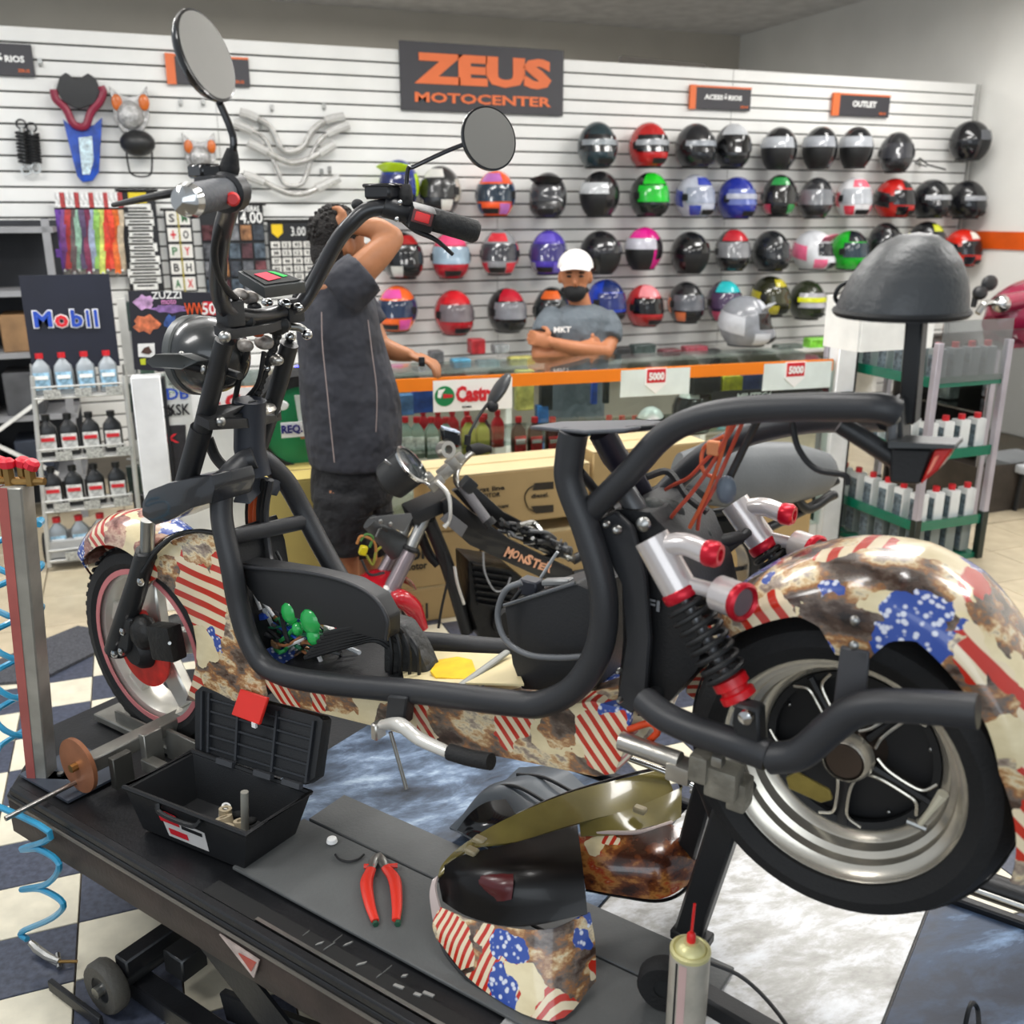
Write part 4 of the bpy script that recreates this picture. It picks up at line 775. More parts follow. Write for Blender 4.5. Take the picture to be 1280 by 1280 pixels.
# accessories low on the display wall behind the counter
random.seed(11)
for k, (x, y, w_, h_, c) in enumerate([(520, 462, 26, 12, '#8d9498'), (568, 450, 22, 10, '#5aa6c9'), (600, 452, 26, 12, '#a9c4cc'), (640, 448, 30, 14, '#d6cf74'), (540, 440, 16, 18, '#5a5b5e'), (770, 436, 20, 12, '#2c2d2f'), (795, 432, 26, 14, '#3d4a48'), (830, 438, 22, 12, '#6b3a40'), (860, 434, 26, 10, '#8f3f4a'), (884, 438, 18, 16, '#2a2b2d'), (975, 432, 30, 10, '#5d6660'), (1015, 424, 34, 14, '#79c23c'), (620, 432, 18, 10, '#8b8f90'), (590, 425, 18, 18, '#a02a30')]):
    p = P(x, y, 6.1); q = P(x+w_, y+h_, 6.1); G().box(((p.x+q.x)/2, 6.16, (p.z+q.z)/2), (q.x-p.x, .1, p.z-q.z)).build('accessory_pack', mat('acc_'+c.strip('#'), c, .4, var=.5, vs=18), None, 'small %s accessory pack low on the display wall' % ['grey', 'sky blue', 'pale blue', 'yellow', 'dark grey', 'black', 'grey-green', 'maroon', 'pinkish red', 'black upright', 'olive grey', 'bright green', 'silver', 'red upright'][k], 'package', bev=.008)
lo = thing('low_shelf', 'long low shelf under the helmets behind the counter', 'shelf', (3.2, 6.2, 0)); zsf = P(700, 452, 6.1).z
G().box((3.2, 6.3, zsf-.02), (5.2, .5, .02)).build('shelf_board', mat('shelf_white', '#c9c9c4', .5), lo); 
for x in (.8, 2.4, 4.0, 5.6): G().box((x, 6.4, (zsf-.03)/2), (.04, .3, zsf-.03)).build('shelf_leg', WHT, lo)
G().box((3.2, 6.5, zsf/2), (5.2, .02, zsf-.1)).build('back_panel', mat('low_back', '#b5b3ab', .6, var=.15, vs=3), lo)
# ------------------------------------------------------------------ lift table
liftm = mat('lift_black_steel', '#1c1d20', .38, .2, bump=.06, bs=120, var=.3, vs=7)
rustm = mat('lift_edge_worn_brown', '#352b27', .5, .2, bump=.1, bs=90, var=.35, vs=9)
def steelplate(name, dark, light, sc, rough, seed):
    m = D.materials.new(name); m.use_nodes = True; nt = m.node_tree; N = nt.nodes; L = nt.links; b = N['Principled BSDF']
    tc = N.new('ShaderNodeTexCoord'); mp = N.new('ShaderNodeMapping'); mp.inputs['Location'].default_value = (seed, seed, 0); mp.inputs['Rotation'].default_value = (0, 0, 1.1); mp.inputs['Scale'].default_value = (1, 2.2, 1); L.new(tc.outputs['Object'], mp.inputs[0])
    n = N.new('ShaderNodeTexNoise'); n.inputs['Scale'].default_value = sc; n.inputs['Detail'].default_value = 9; n.inputs['Roughness'].default_value = .68; n.inputs['Distortion'].default_value = .25; L.new(mp.outputs[0], n.inputs['Vector'])
    L.new(ramp(nt, n.outputs['Fac'], [(.28, dark), (.46, light[0]), (.56, light[1]), (.68, light[2])]), b.inputs['Base Color'])
    r = N.new('ShaderNodeMapRange'); L.new(n.outputs['Fac'], r.inputs[0]); r.inputs[1].default_value = .3; r.inputs[2].default_value = .7; r.inputs[3].default_value = rough; r.inputs[4].default_value = rough+.22; L.new(r.outputs[0], b.inputs['Roughness'])
    b.inputs['Metallic'].default_value = .25
    bp = N.new('ShaderNodeBump'); bp.inputs['Strength'].default_value = .25; bp.inputs['Distance'].default_value = .004; L.new(n.outputs['Fac'], bp.inputs['Height']); L.new(bp.outputs[0], b.inputs['Normal'])
    return m
blue_st = steelplate('worn_blue_sheen_steel', '#20262f', ('#44546a', '#6d819b', '#a9bccf'), 6, .28, 0)  # bluish reflection on the dark deck is put into this colour
white_st = steelplate('scuffed_glare_steel', '#7d7b76', ('#a9a8a5', '#cbccce', '#dfe2e6'), 9, .3, 5)  # pale tones carry the deck's glare, painted in with the scuffs
navy_st = steelplate('navy_steel', '#10141d', ('#1c2637', '#2c3d55', '#6f88a8'), 3, .25, 9)
lift = thing('lift_table', 'long black steel motorcycle lift table carrying the scooter', 'lift', U(-.9, 0, 0))
out = [(-2.06, -.425), (-2.27, -.2), (-2.27, .2), (-2.06, .425), (1.3, .425), (1.3, -.425)]
G().prism([U(u, v, TZ-.105) for u, v in out], (0, 0, .085)).build('skirt', rustm, lift, bev=.004)
G().prism([U(u, v, TZ-.019) for u, v in out], (0, 0, .015)).build('deck', liftm, lift, bev=.003)
LAX = (EX, EY, EZ)
def ub(c, s_): return G().box(U(*c), s_, LAX)
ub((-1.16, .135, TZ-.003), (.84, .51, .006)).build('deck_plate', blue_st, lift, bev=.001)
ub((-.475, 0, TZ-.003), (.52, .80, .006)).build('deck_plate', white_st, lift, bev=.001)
ub((.01, 0, TZ-.001), (.44, .80, .008)).build('deck_plate', navy_st, lift, bev=.001)
ub((.52, 0, TZ-.002), (.56, .80, .008)).build('deck_plate', navy_st, lift, bev=.001)
for v in (-.412, .412): ub((-.4, v, TZ+.006), (3.3, .022, .02)).build('side_rim', liftm, lift, bev=.004)
ub((-.45, -.376, TZ+.003), (1.9, .04, .008)).build('rim_channel', mat('channel_black', '#121314', .5), lift)
ub((-.5, -.392, TZ+.008), (1.5, .008, .008)).build('worn_edge_strip', STL, lift)
ub((-1.0, -.428, TZ-.018), (2.0, .004, .006)).build('bright_edge', mat('worn_bright_edge', '#77736d', .4, .5), lift)
matr = mat('grey_rubber_sheet', '#595b5b', .5, bump=.1, bs=150, var=.2, vs=5)
t = thing('rubber_sheet', 'grey rubber sheet lying on the lift beneath the red pliers', 'sheet', U(-.95, -.15, TZ))
ub((-.95, -.215, TZ+.005), (.92, .2, .008)).build('near_strip', matr, t, bev=.002); ub((-.93, -.055, TZ+.005), (.94, .112, .009)).build('far_strip', matr, t, bev=.002)
ub((-1.75, .0, TZ+.012), (.0, .0, .0)) if False else None
# scissor legs, base frame, castors
for v in (-.33, .33):
    G().bar(U(-1.42, v, TZ-.12), U(-.35, v, .07), .07, .02, hint=EY).build('scissor_arm', liftm, lift, bev=.003)
    G().bar(U(-.35, v+.03, TZ-.12), U(-1.5, v+.03, .07), .07, .02, hint=EY).build('scissor_arm', liftm, lift, bev=.003)
    ub((-.9, v-.02, .035), (1.75, .05, .05)).build('base_rail', liftm, lift, bev=.003)
    G().bar(U(-1.5, v-.04, TZ-.1), U(-1.0, v-.04, .06), .09, .008, hint=EY).build('guard_plate', liftm, lift)
G().cyl(U(-.88, -.36, .22), U(-.88, .36, .22), .03, 14).build('pivot_shaft', liftm, lift)
ub((-1.745, -.16, .112), (.045, .46, .045)).build('front_crossbar', liftm, lift, bev=.004)
G().cyl(U(-1.75, -.42, .07), U(-1.75, .1, .07), .022, 12).build('axle', mat('oily_steel', '#3d3e3f', .3, .6), lift)
for i, v in enumerate((-.415, -.2)):
    r_ = .064 if i == 0 else .05
    w_ = G().lathe([(r_*.5, -.018), (r_*.92, -.02), (r_, -.012), (r_, .012), (r_*.92, .02), (r_*.5, .018)], U(-1.77, v, r_+.002), EY, 26, closed=True).build('castor_wheel', mat('castor_rubber', '#4d4b46', .6, bump=.2, bs=120), lift)
    G().lathe([(0, -.015), (r_*.52, -.015), (r_*.52, .015), (0, .015)], U(-1.77, v, r_+.002), EY, 18).build('hub', mat('oily_steel', '#3d3e3f', .3, .6), w_)
    G().cyl(U(-1.77, v-.03, r_+.002), U(-1.77, v+.03, r_+.002), r_*.22, 10).build('axle_cap', STL, w_)
ub((-1.66, -.28, .10), (.07, .07, .06)).build('spacer_block', mat('oily_steel', '#3d3e3f', .3, .6), lift, bev=.004)
ub((-1.83, -.462, .022), (.2, .012, .03)).build('foot_plate', liftm, lift, bev=.002)
G().prism([U(-1.315, -.4275, TZ-.03), U(-1.205, -.4275, TZ-.035), U(-1.225, -.4275, TZ-.085)], EY*-.003).build('reflector_decal', mat('worn_decal', '#b9a9a2', .4, var=.3, vs=40), lift)
G().prism([U(-1.26, -.4309, TZ-.045), U(-1.212, -.4309, TZ-.042), U(-1.228, -.4309, TZ-.07)], EY*-.002).build('reflector_red', mat('faded_red', '#a8483c', .4), lift)
# post bolted to the table's corner
b0 = U(-2.06, -.335, TZ); tp = S(20, 606, -.40)
post = thing('steel_post', 'square steel post with a red side, bolted to the lift corner', 'post', b0)
px_ = V((.90, -.42, 0)).normalized(); py_ = V((-px_.y, px_.x, 0)); ax = (tp-b0)
g = G(); vs = []
for s_ in (0, 1):
    for (i, j) in ((-1, -1), (1, -1), (1, 1), (-1, 1)): vs.append(b0+ax*s_+px_*(.024*i)+py_*(.024*j))
g.add(vs, [(0, 1, 2, 3), (4, 7, 6, 5), (0, 4, 5, 1), (1, 5, 6, 2), (2, 6, 7, 3), (3, 7, 4, 0)]).build('tube', mat('post_steel', '#a5a39b', .38, .35, bump=.05, var=.2, vs=12), post, bev=.003)
vs = [b0+ax*s_+px_*(-.0245-.002*k)+py_*(.023*j) for s_ in (0, 1) for j in (-1, 1) for k in (0, 1)]
G().prism([b0-px_*.0255-py_*.0245, b0+ax-px_*.0255-py_*.0245, b0+ax-px_*.0255-py_*.002+px_*0, b0-px_*.0255-py_*.002], px_*.001).build('red_face', mat('faded_red_paint', '#b4605a', .5, var=.2), post)
G().prism([b0-px_*.0245-py_*.0255, b0+ax-px_*.0245-py_*.0255, b0+ax-px_*.004-py_*.0255, b0-px_*.004-py_*.0255], py_*.001).build('red_edge', mat('faded_red_paint', '#b4605a', .5, var=.2), post)
G().box(b0+px_*.045-py_*.01+EZ*.004, (.075, .035, .006), (px_, py_, EZ)).build('foot_bracket', STL, post, bev=.002); G().cyl(b0+px_*.05-py_*.01, b0+px_*.05-py_*.01+EZ*.014, .008, 6).build('bolt', STL, post)
fit = thing('valve_cluster', 'cluster of brass air fittings with red knobs on top of the steel post', 'valve', tp)
for i in range(5):
    p = tp+px_*(-.055+.022*i)+EZ*.012+py_*(.012*(i % 2)); G().cyl(p-EZ*.012, p+EZ*.022, .011, 6).build('brass_body', mat('brass', '#9c7c4a', .3, .8), fit)
    G().lathe([(.006, 0), (.014, .003), (.015, .016), (.009, .022)], p+EZ*.02, EZ+px_*(.3*(i-2)), 8).build('red_knob', mat('red_knob', '#d31f33', .4), fit)
G().cyl(tp-px_*.09+EZ*.008, tp+px_*.06+EZ*.008, .008, 8).build('manifold', mat('brass', '#9c7c4a', .3, .8), fit)
hs_ = thing('coil_hose', 'blue coiled air hose spiralling down the steel post to the floor', 'hose', U(-2.1, -.4, .1))
hm = mat('blue_hose', '#2a8fb8', .3, coat=.3)
t0_ = S(14, 655, -.33); t1_ = S(26, 935, -.30); pts = []
NT = 5.6
for i in range(113):
    q = i/112; c = t0_+(t1_-t0_)*q; a = 2*pi*NT*q
    pts.append(c+px_*(.062*math.cos(a)*(1-.25*q))+py_*(.062*math.sin(a))+EZ*(.01*math.sin(a*2)))
pts = pts+[U(-2.2, -.42, .56), U(-2.17, -.48, .48)]
G().tube(pts, .0072, 7).build('upper_coil', hm, hs_)
lo_ = cr([U(-2.16, -.47, .46)]+[S(x, y, -.45) for x, y in [(62, 1040), (27, 1061), (50, 1062), (74, 1080), (60, 1104), (27, 1112), (52, 1112), (79, 1129), (66, 1147), (27, 1165), (34, 1174)]], 5)
G().tube(lo_, .0072, 7).build('lower_coil', hm, hs_)
e = Q(45, 1185, .02)
bg = thing('air_blow_gun', 'worn silver air blow gun lying at the end of the blue hose', 'air gun', e)
G().tube([Q(38, 1178, .03), Q(46, 1186, .02), Q(60, 1196, .018), Q(74, 1202, .018)], [.008, .011, .010, .007], 8).build('body', STL, bg); G().tube([Q(72, 1202, .018), Q(97, 1202, .012)], .004, 7).build('nozzle', mat('brass', '#9c7c4a', .3, .8), bg)
G().tube([Q(48, 1182, .03), Q(60, 1200, .012), Q(72, 1206, .01)], .0035, 6).build('trigger', STL, bg); G().cyl(Q(72, 1192, .02), Q(74, 1210, .01), .006, 8).build('hook', STL, bg)
# front wheel clamp
clm = mat('galvanised_clamp', '#8f8d86', .35, .6, bump=.05, var=.2, vs=14)
cl = thing('wheel_clamp', 'galvanised wheel clamp gripping the front tyre', 'clamp', U(-1.9, 0, TZ))
ub((-1.96, -.03, TZ+.012), (.46, .17, .02)).build('tray', clm, cl, bev=.003)
for v in (-.105, .045): ub((-1.9, v, TZ+.03), (.40, .006, .05)).build('tray_side', clm, cl)
G().bar(U(-1.90, -.31, TZ+.072), U(-1.88, -.06, TZ+.085), .042, .036, hint=EZ).build('screw_beam', clm, cl, bev=.003)
ub((-1.86, -.17, TZ+.055), (.022, .05, .10)).build('bracket', clm, cl, bev=.002); ub((-1.85, -.26, TZ+.05), (.02, .05, .08)).build('bracket', mat('dull_bracket', '#54534e', .4, .5), cl, bev=.002)
ub((-1.77, -.12, TZ+.045), (.2, .012, .08)).build('jaw_plate', clm, cl, bev=.002); ub((-1.8, -.19, TZ+.03), (.12, .03, .03)).build('jaw_foot', clm, cl, bev=.002)
G().cyl(U(-1.905, -.335, TZ+.078), U(-1.905, -.325, TZ+.078), .066, 36).build('hand_disc', mat('copper_disc', '#a0694a', .4, .35, var=.15, vs=16), cl)
G().cyl(U(-1.905, -.35, TZ+.078), U(-1.905, -.32, TZ+.078), .010, 8).build('disc_nut', mat('brass', '#9c7c4a', .3, .8), cl)
G().cyl(U(-1.92, -.33, TZ+.03), U(-1.92, -.50, TZ+.028), .006, 10).build('crank_rod', STL, cl)
ub((-2.0, -.29, TZ+.004), (.2, .16, .006)).build('base_plate', mat('blue_grey_plate', '#59606c', .4, .4, var=.2), cl)
# ------------------------------------------------------------------ toolbox
tb = thing('toolbox', 'open black plastic toolbox with red latch and red-white sticker', 'toolbox', U(-1.54, -.24, TZ))
tbm = mat('toolbox_black', '#141619', .5, bump=.1, bs=300)
b_ = [(-1.675, -.335), (-1.385, -.305), (-1.385, -.165), (-1.675, -.195)]; t_ = [(-1.70, -.35), (-1.355, -.315), (-1.355, -.14), (-1.70, -.175)]
zb, zt_ = TZ+.004, TZ+.105
o1 = [U(u, v, zb) for u, v in b_]; o2 = [U(u, v, zt_) for u, v in t_]
cen = sum(o2, V())/4; i2 = [p+(cen-p)*.06 for p in o2]; i1 = [p+(sum(o1, V())/4-p)*.08+EZ*.006 for p in o1]
vs = o1+o2+i2+i1; fs = [(0, 1, 2, 3)]
for i in range(4): j = (i+1) % 4; fs += [(i, j, 4+j, 4+i), (4+i, 4+j, 8+j, 8+i), (8+i, 8+j, 12+j, 12+i)]
fs.append((12, 13, 14, 15)); G().add(vs, fs).build('box', tbm, tb, bev=.004, seg=2)
G().tube([p+EZ*.002 for p in o2], .006, 6, closed=True).build('rim', tbm, tb)
lb = [S(243, 938, -.165), S(392, 985, -.15)]; lt = [S(243, 855, -.115), S(404, 897, -.09)]
nl = (lb[1]-lb[0]).cross(lt[0]-lb[0]).normalized(); nl = nl if nl.dot(EYE-lb[0]) > 0 else -nl
lid = [lb[0], lb[0]+(lb[1]-lb[0])*.93, lb[1]+(lt[1]-lb[1])*.14, lt[1]+(lb[1]-lt[1])*.04, lt[1]+(lt[0]-lt[1])*.03, lt[0]+(lt[1]-lt[0])*.06, lt[0]+(lb[0]-lt[0])*.12]
G().prism(lid, -nl*.03).build('lid', tbm, tb, bev=.005, seg=2)
lp = lambda a, b, d=.0: lb[0]*(1-a)*(1-b)+lb[1]*a*(1-b)+lt[0]*(1-a)*b+lt[1]*a*b+nl*d
for b2 in (.12, .3, .48, .66, .84): G().bar(lp(.12, b2, .002), lp(.94, b2, .002), .004, .006, hint=nl).build('lid_rib', mat('toolbox_rib', '#25282d', .5), tb)
for a2 in (.08, .14, .38, .68, .95): G().bar(lp(a2, .05, .003), lp(a2, .93, .003), .006, .009, hint=nl).build('lid_rib', mat('toolbox_rib', '#25282d', .5), tb)
for a2 in (.3, .62, .85): G().bar(lp(a2-.07, -.02, .006), lp(a2+.07, -.02, .006), .012, .012, hint=nl).build('hinge', mat('toolbox_hinge', '#3a3c40', .5), tb)
la = [lp(.32, .90, .02), lp(.56, .99, .02), lp(.60, 1.12, .02), lp(.38, 1.10, .02)]
la = [S(292, 893, -.14), S(327, 906, -.14), S(338, 872, -.12), S(303, 861, -.12)]
G().prism(la, nl*.008).build('latch', mat('latch_red', '#e23026', .4), tb, bev=.002); G().box(S(318, 906, -.145), (.012, .006, .012), LAX).build('latch_pin', PWHT, tb)
fn = (o1[1]-o1[0]).cross(o2[0]-o1[0]).normalized(); fn = fn if fn.dot(EYE-o1[0]) > 0 else -fn
fp = lambda a, b, d=.001: o1[0]*(1-a)*(1-b)+o1[1]*a*(1-b)+o2[0]*(1-a)*b+o2[1]*a*b+fn*d
G().prism([fp(.30, .15), fp(.68, .15), fp(.66, .62), fp(.28, .68)], fn*.001).build('sticker', mat('sticker_offwhite', '#d0cdca', .4), tb, smooth=False)
G().prism([fp(.27, .52, .0025), fp(.44, .52, .0025), fp(.43, .78, .0025), fp(.26, .82, .0025)], fn*.001).build('sticker_red', PRED, tb, smooth=False); G().prism([fp(.33, .24, .0025), fp(.50, .24, .0025), fp(.495, .38, .0025), fp(.325, .38, .0025)], fn*.001).build('sticker_red', PRED, tb, smooth=False)
G().prism([fp(.46, .50, .0025), fp(.64, .50, .0025), fp(.64, .58, .0025), fp(.46, .58, .0025)], fn*.001).build('print_line', PBLK, tb, smooth=False)
G().tube(cr([fp(.3, .98, .004), fp(.34, .82, .012), fp(.6, .82, .012), fp(.66, .98, .004)], 4), .006, 6).build('handle', tbm, tb)
# loose parts in the toolbox
cm = mat('cream_plastic', '#b9ab90', .5); c0 = U(-1.50, -.25, TZ+.02)
for k, (dx, dy, r_, m_) in enumerate([(0, 0, .018, cm), (.035, .01, .015, cm), (-.03, .02, .014, cm), (.02, -.02, .014, cm), (-.05, .03, .010, PWHT), (.06, -.02, .009, PWHT)]):
    p = c0+EX*dx+EY*dy; G().lathe([(r_*.5, 0), (r_, 0), (r_, .03), (r_*.5, .03)], p, EZ+EX*.2*(k-2)+EY*.1, 14, closed=True).build('plastic_bush', m_, None, ['cream plastic bush in the toolbox', 'second cream bush beside the upright rod in the toolbox', 'cream bush toward the lid in the toolbox', 'cream bush against the toolbox front wall', 'small white bush near the toolbox corner', 'small white bush by the rod foot'][k], 'plastic part')
G().cyl(c0+EX*.05+EY*.005, c0+EX*.056+EY*.01+EZ*.11, .0085, 10).build('plastic_rod', mat('grey_rod', '#8f8d84', .5), None, 'upright grey plastic rod standing in the toolbox', 'rod')
for k in range(3): G().ell(c0+EX*(-.02+.04*k)+EY*(.045)+EZ*.005, (.016, .011, .008)).build('rubber_plug', RUB, None, 'dark rubber plug in the back of the toolbox, %s from its hinge corner' % ['first', 'second', 'third'][k], 'plug')
# ------------------------------------------------------------------ pliers, cap, clip, swarf
pz = TZ+.018; pl_ = thing('pliers', 'red-handled pliers lying open on the grey rubber sheet', 'pliers', Q(475, 1110, TZ))
prd = mat('plier_red', '#d8301f', .4)
G().tube(cr([Q(464, 1086, pz), Q(458, 1104, pz), Q(462, 1130, pz), Q(469, 1151, pz)]), [.010, .013, .0105, .008], 9, flat=.6).build('handle', prd, pl_)
G().tube(cr([Q(482, 1084, pz), Q(493, 1100, pz), Q(496, 1130, pz), Q(495, 1150, pz)]), [.010, .013, .0105, .008], 9, flat=.6).build('handle', prd, pl_)
G().tube([Q(460, 1132, pz-.004), Q(470, 1156, pz-.004)], .006, 6).build('green_tip', mat('plier_green', '#24503c', .5), pl_); G().tube([Q(500, 1132, pz-.004), Q(497, 1156, pz-.004)], .006, 6).build('green_tip', mat('plier_green', '#24503c', .5), pl_)
G().tube(cr([Q(463, 1086, pz), Q(468, 1074, pz), Q(472, 1068, pz)], 4), [.009, .010, .005], 8, flat=.6).build('jaw', STL, pl_); G().tube(cr([Q(482, 1085, pz), Q(477, 1074, pz), Q(474, 1067, pz)], 4), [.009, .010, .005], 8, flat=.6).build('jaw', STL, pl_)
G().tube([Q(455, 1083, pz), Q(468, 1083, pz)], .005, 6).build('shoulder', prd, pl_); G().tube([Q(484, 1083, pz), Q(497, 1082, pz)], .005, 6).build('shoulder', prd, pl_)
c = Q(415, 1052, TZ+.012); G().lathe([(.012, 0), (.010, .008), (.004, .01)], c, EZ, 14).build('white_button', PWHT, None, 'small white button lying on the rubber sheet above the pliers', 'button')
G().tube(cr([Q(419, 1068, TZ+.014), Q(424, 1074, TZ+.014), Q(436, 1077, TZ+.014), Q(448, 1074, TZ+.014), Q(455, 1068, TZ+.014)]), .0025, 6).build('wire_clip', DPL, None, 'thin black wire clip beside the pliers', 'clip')
random.seed(5)
for k in range(12):
    p = Q(random.uniform(375, 540), 0, TZ) if False else U(random.uniform(-1.15, -.85), -.36+random.uniform(-.012, .02), TZ+.008)
    swf = swf if k else G()
    swf.box(p, (random.uniform(.008, .022), .006, .003), (EX.lerp(EY, random.random()).normalized(), EY, EZ))
swf.build('metal_swarf', mat('swarf', '#a9a9a6', .4, .5), None, 'pale metal swarf scattered in the lift rim channel', 'swarf', kind='stuff')
# ------------------------------------------------------------------ spray can
sc0 = U(-.462, -.205, TZ+.006); can = thing('spray_can', 'pale yellow-topped spray can with red straw nozzle, on the lift by the stand leg', 'spray can', sc0)
cn = mat('can_pale_print', '#b5afa2', .35, .3, var=.15, vs=25); ci_ = mat('can_cream', '#d9d39a', .35, .3)
G().lathe([(.030, 0), (.031, .004), (.031, .185), (.029, .189)], sc0, EZ, 32).build('body', cn, can)
G().lathe([(.0315, .186), (.0315, .192), (.027, .194), (.024, .191), (.020, .199), (.012, .203), (.012, .206), (.0001, .206)], sc0, EZ, 32).build('dome', ci_, can)
G().lathe([(.007, .206), (.007, .218), (.004, .222)], sc0, EZ, 14).build('nozzle', mat('nozzle_red', '#e01f1f', .4), can); G().cyl(sc0+EZ*.22, sc0+EZ*.275+EX*.002, .0022, 8).build('straw', mat('nozzle_red', '#e01f1f', .4), can)
a0_ = math.atan2(-sc0.y, -sc0.x)
G().lathe([(.0314, .0), (.0314, .182)], sc0, EZ, 2, a0=-1.6+.3, a1=-1.6+.42).build('dark_stripe', PBLK, can)
G().lathe([(.0314, .05), (.0314, .182)], sc0, EZ, 3, a0=-1.6+.5, a1=-1.6+.9).build('pink_print', mat('faint_pink_print', '#c9a9a4', .4), can)
# jack with wheel beside the can, thin cable
jk = thing('jack_roller', 'black roller wheel with long bar beside the spray can', 'jack', U(-.53, -.14, TZ+.004))
w_ = G().lathe([(.018, -.016), (.042, -.018), (.047, -.01), (.047, .01), (.042, .018), (.018, .016)], U(-.525, -.145, TZ+.052), EY*.95-EX*.3, 26, closed=True).build('wheel', RUB, jk)
G().lathe([(0, -.014), (.022, -.014), (.022, .014), (0, .014)], U(-.525, -.145, TZ+.052), EY*.95-EX*.3, 16).build('hub', mat('oily_steel', '#3d3e3f', .3, .6), jk)
G().bar(U(-.50, -.12, TZ+.04), U(-.22, -.14, TZ+.025), .04, .035, hint=EZ).build('bar', BLK, jk, bev=.005)
G().tube(cr([U(-.49, -.08, TZ+.07), U(-.42, -.06, TZ+.05), U(-.34, -.09, TZ+.03), U(-.27, -.16, TZ+.02)]), .0035, 6).build('cable', DPL, jk)
G().tube(cr([Q(1206, 1285, TZ+.02), Q(1211, 1262, TZ+.05), Q(1216, 1254, TZ+.05), Q(1222, 1262, TZ+.03), Q(1224, 1290, TZ+.01)]), .004, 6).build('wire_hook', DPL, None, 'black wire hook standing on the navy steel plate', 'hook')
# ramp rail past the rear wheel
rr_ = thing('ramp_rail', 'black round rail with bright edge along the far side of the lift', 'rail', U(.1, .47, TZ-.05))
G().tube([U(-.75, .50, TZ+.0), U(.6, .50, TZ+.0)], .028, 12).build('tube', BLK, rr_); G().tube([U(-.75, .455, TZ+.012), U(.6, .455, TZ+.012)], .005, 6).build('bright_edge', STL, rr_)
for u in (-.6, .4): G().bar(U(u, .5, TZ), U(u, .5, 0), .04, .04).build('leg', BLK, rr_)
p = U(-.02, .53, TZ+.04); G().ell(p, (.022, .014, .016)).build('marker_lamp', mat('cream_lamp', '#e8e0a8', .3), None, 'small cream lamp on the black rail beyond the rear tyre', 'lamp')
# ------------------------------------------------------------------ body panels lying on the lift
fl_mat = lambda n, s_, patches=(), rot=(0, 0, 0): flagprint(n, patches, 8., s_, rot=rot)
lf = lambda x, y, z: tuple(Matrix.Rotation(-TH, 3, 'Z') @ (Q(x, y, TZ+z)-U(-.8, -.08, TZ)))
tfm = flagprint('print_tail_fairing', [(lf(640, 1190, .07), .03, 'star'), (lf(575, 1180, .05), .042, 'stripe'), (lf(612, 1172, .08), .022, 'stripe'), (lf(630, 1240, .02), .03, 'star'), (lf(665, 1235, .03), .042, 'cream'), (lf(692, 1180, .09), .036, 'feather'), (lf(730, 1175, .09), .022, 'star'), (lf(735, 1215, .03), .02, 'stripe')], 10., 2.1, stripes=.014, rot=(0, 0, .5))
tf = thing('tail_fairing', 'printed tail fairing with black lens and dark red light, lying on the lift', 'fairing', U(-.8, -.08, TZ), TH)
fq = lambda L_: [Q(x, y, TZ+z) for x, y, z in L_]
def skin(rows, name, m_, th=.004, parent=tf, n=5):
    """curved panel through rows of picture-measured points (x, y, height)"""
    R = [cr(fq(r), n) for r in rows]; k = len(R); nn = len(R[0])-1
    cols = [cr([R[i][j] for i in range(k)], n) for j in range(nn+1)]; mm = len(cols[0])-1
    G().grid(lambda a, b: cols[min(nn, int(round(a*nn)))][min(mm, int(round(b*mm)))], nn, mm, th).build(name, m_, parent)
# lens: crowned black surface with a dark red lamp showing through
skin([[(556, 1086, .115), (580, 1072, .15), (640, 1058, .18), (722, 1034, .19)], [(552, 1100, .10), (590, 1100, .155), (650, 1098, .185), (728, 1088, .185)], [(556, 1128, .085), (592, 1146, .10), (650, 1157, .115), (734, 1142, .13)]], 'tail_lens', mat('smoked_lens', '#0b0909', .3, coat=.12, var=.1, spec=.3), .006)
skin([[(575, 1084, .145), (600, 1078, .166), (624, 1073, .178), (640, 1072, .184)], [(580, 1098, .146), (605, 1101, .170), (626, 1102, .182), (642, 1100, .187)], [(590, 1116, .13), (608, 1124, .14), (626, 1126, .152), (640, 1124, .162)]], 'red_lamp', mat('dark_red_lamp', '#4a0f14', .3, coat=.15), .002)
skin([[(548, 1098, .11), (556, 1080, .12), (584, 1055, .15), (640, 1022, .19), (720, 990, .20), (830, 962, .21)], [(556, 1092, .115), (566, 1078, .13), (596, 1060, .17), (646, 1054, .175), (724, 1030, .18), (845, 1000, .17)]], 'inner_panel', mat('olive_inside_gloss', '#6d6336', .18, coat=.5, var=.3, vs=9), .004)
skin([[(724, 1030, .175), (770, 1018, .18), (820, 1000, .18), (852, 985, .19)], [(726, 1046, .16), (780, 1044, .16), (820, 1040, .16), (850, 1022, .16)]], 'upper_flange', mat('olive_inside_gloss', '#6d6336', .18, coat=.5, var=.3, vs=9), .004)
skin([[(548, 1096, .115), (546, 1112, .105), (552, 1136, .085)], [(541, 1100, .11), (539, 1120, .09), (543, 1150, .06)]], 'nose_edge', mat('pale_edge_gloss', '#b9a9a4', .2, coat=.5), .004)
skin([[(552, 1134, .085), (600, 1152, .10), (680, 1162, .125), (736, 1140, .13)], [(543, 1154, .06), (600, 1195, .055), (680, 1215, .07), (742, 1180, .08)], [(548, 1172, .04), (600, 1232, .012), (690, 1276, .012), (742, 1225, .02)]], 'side_panel', tfm, .005)
G().tube(cr(fq([(546, 1165, .045), (562, 1198, .025), (600, 1235, .008), (650, 1262, .006), (695, 1282, .008)])), .004, 7).build('black_edge', GLB, tf)
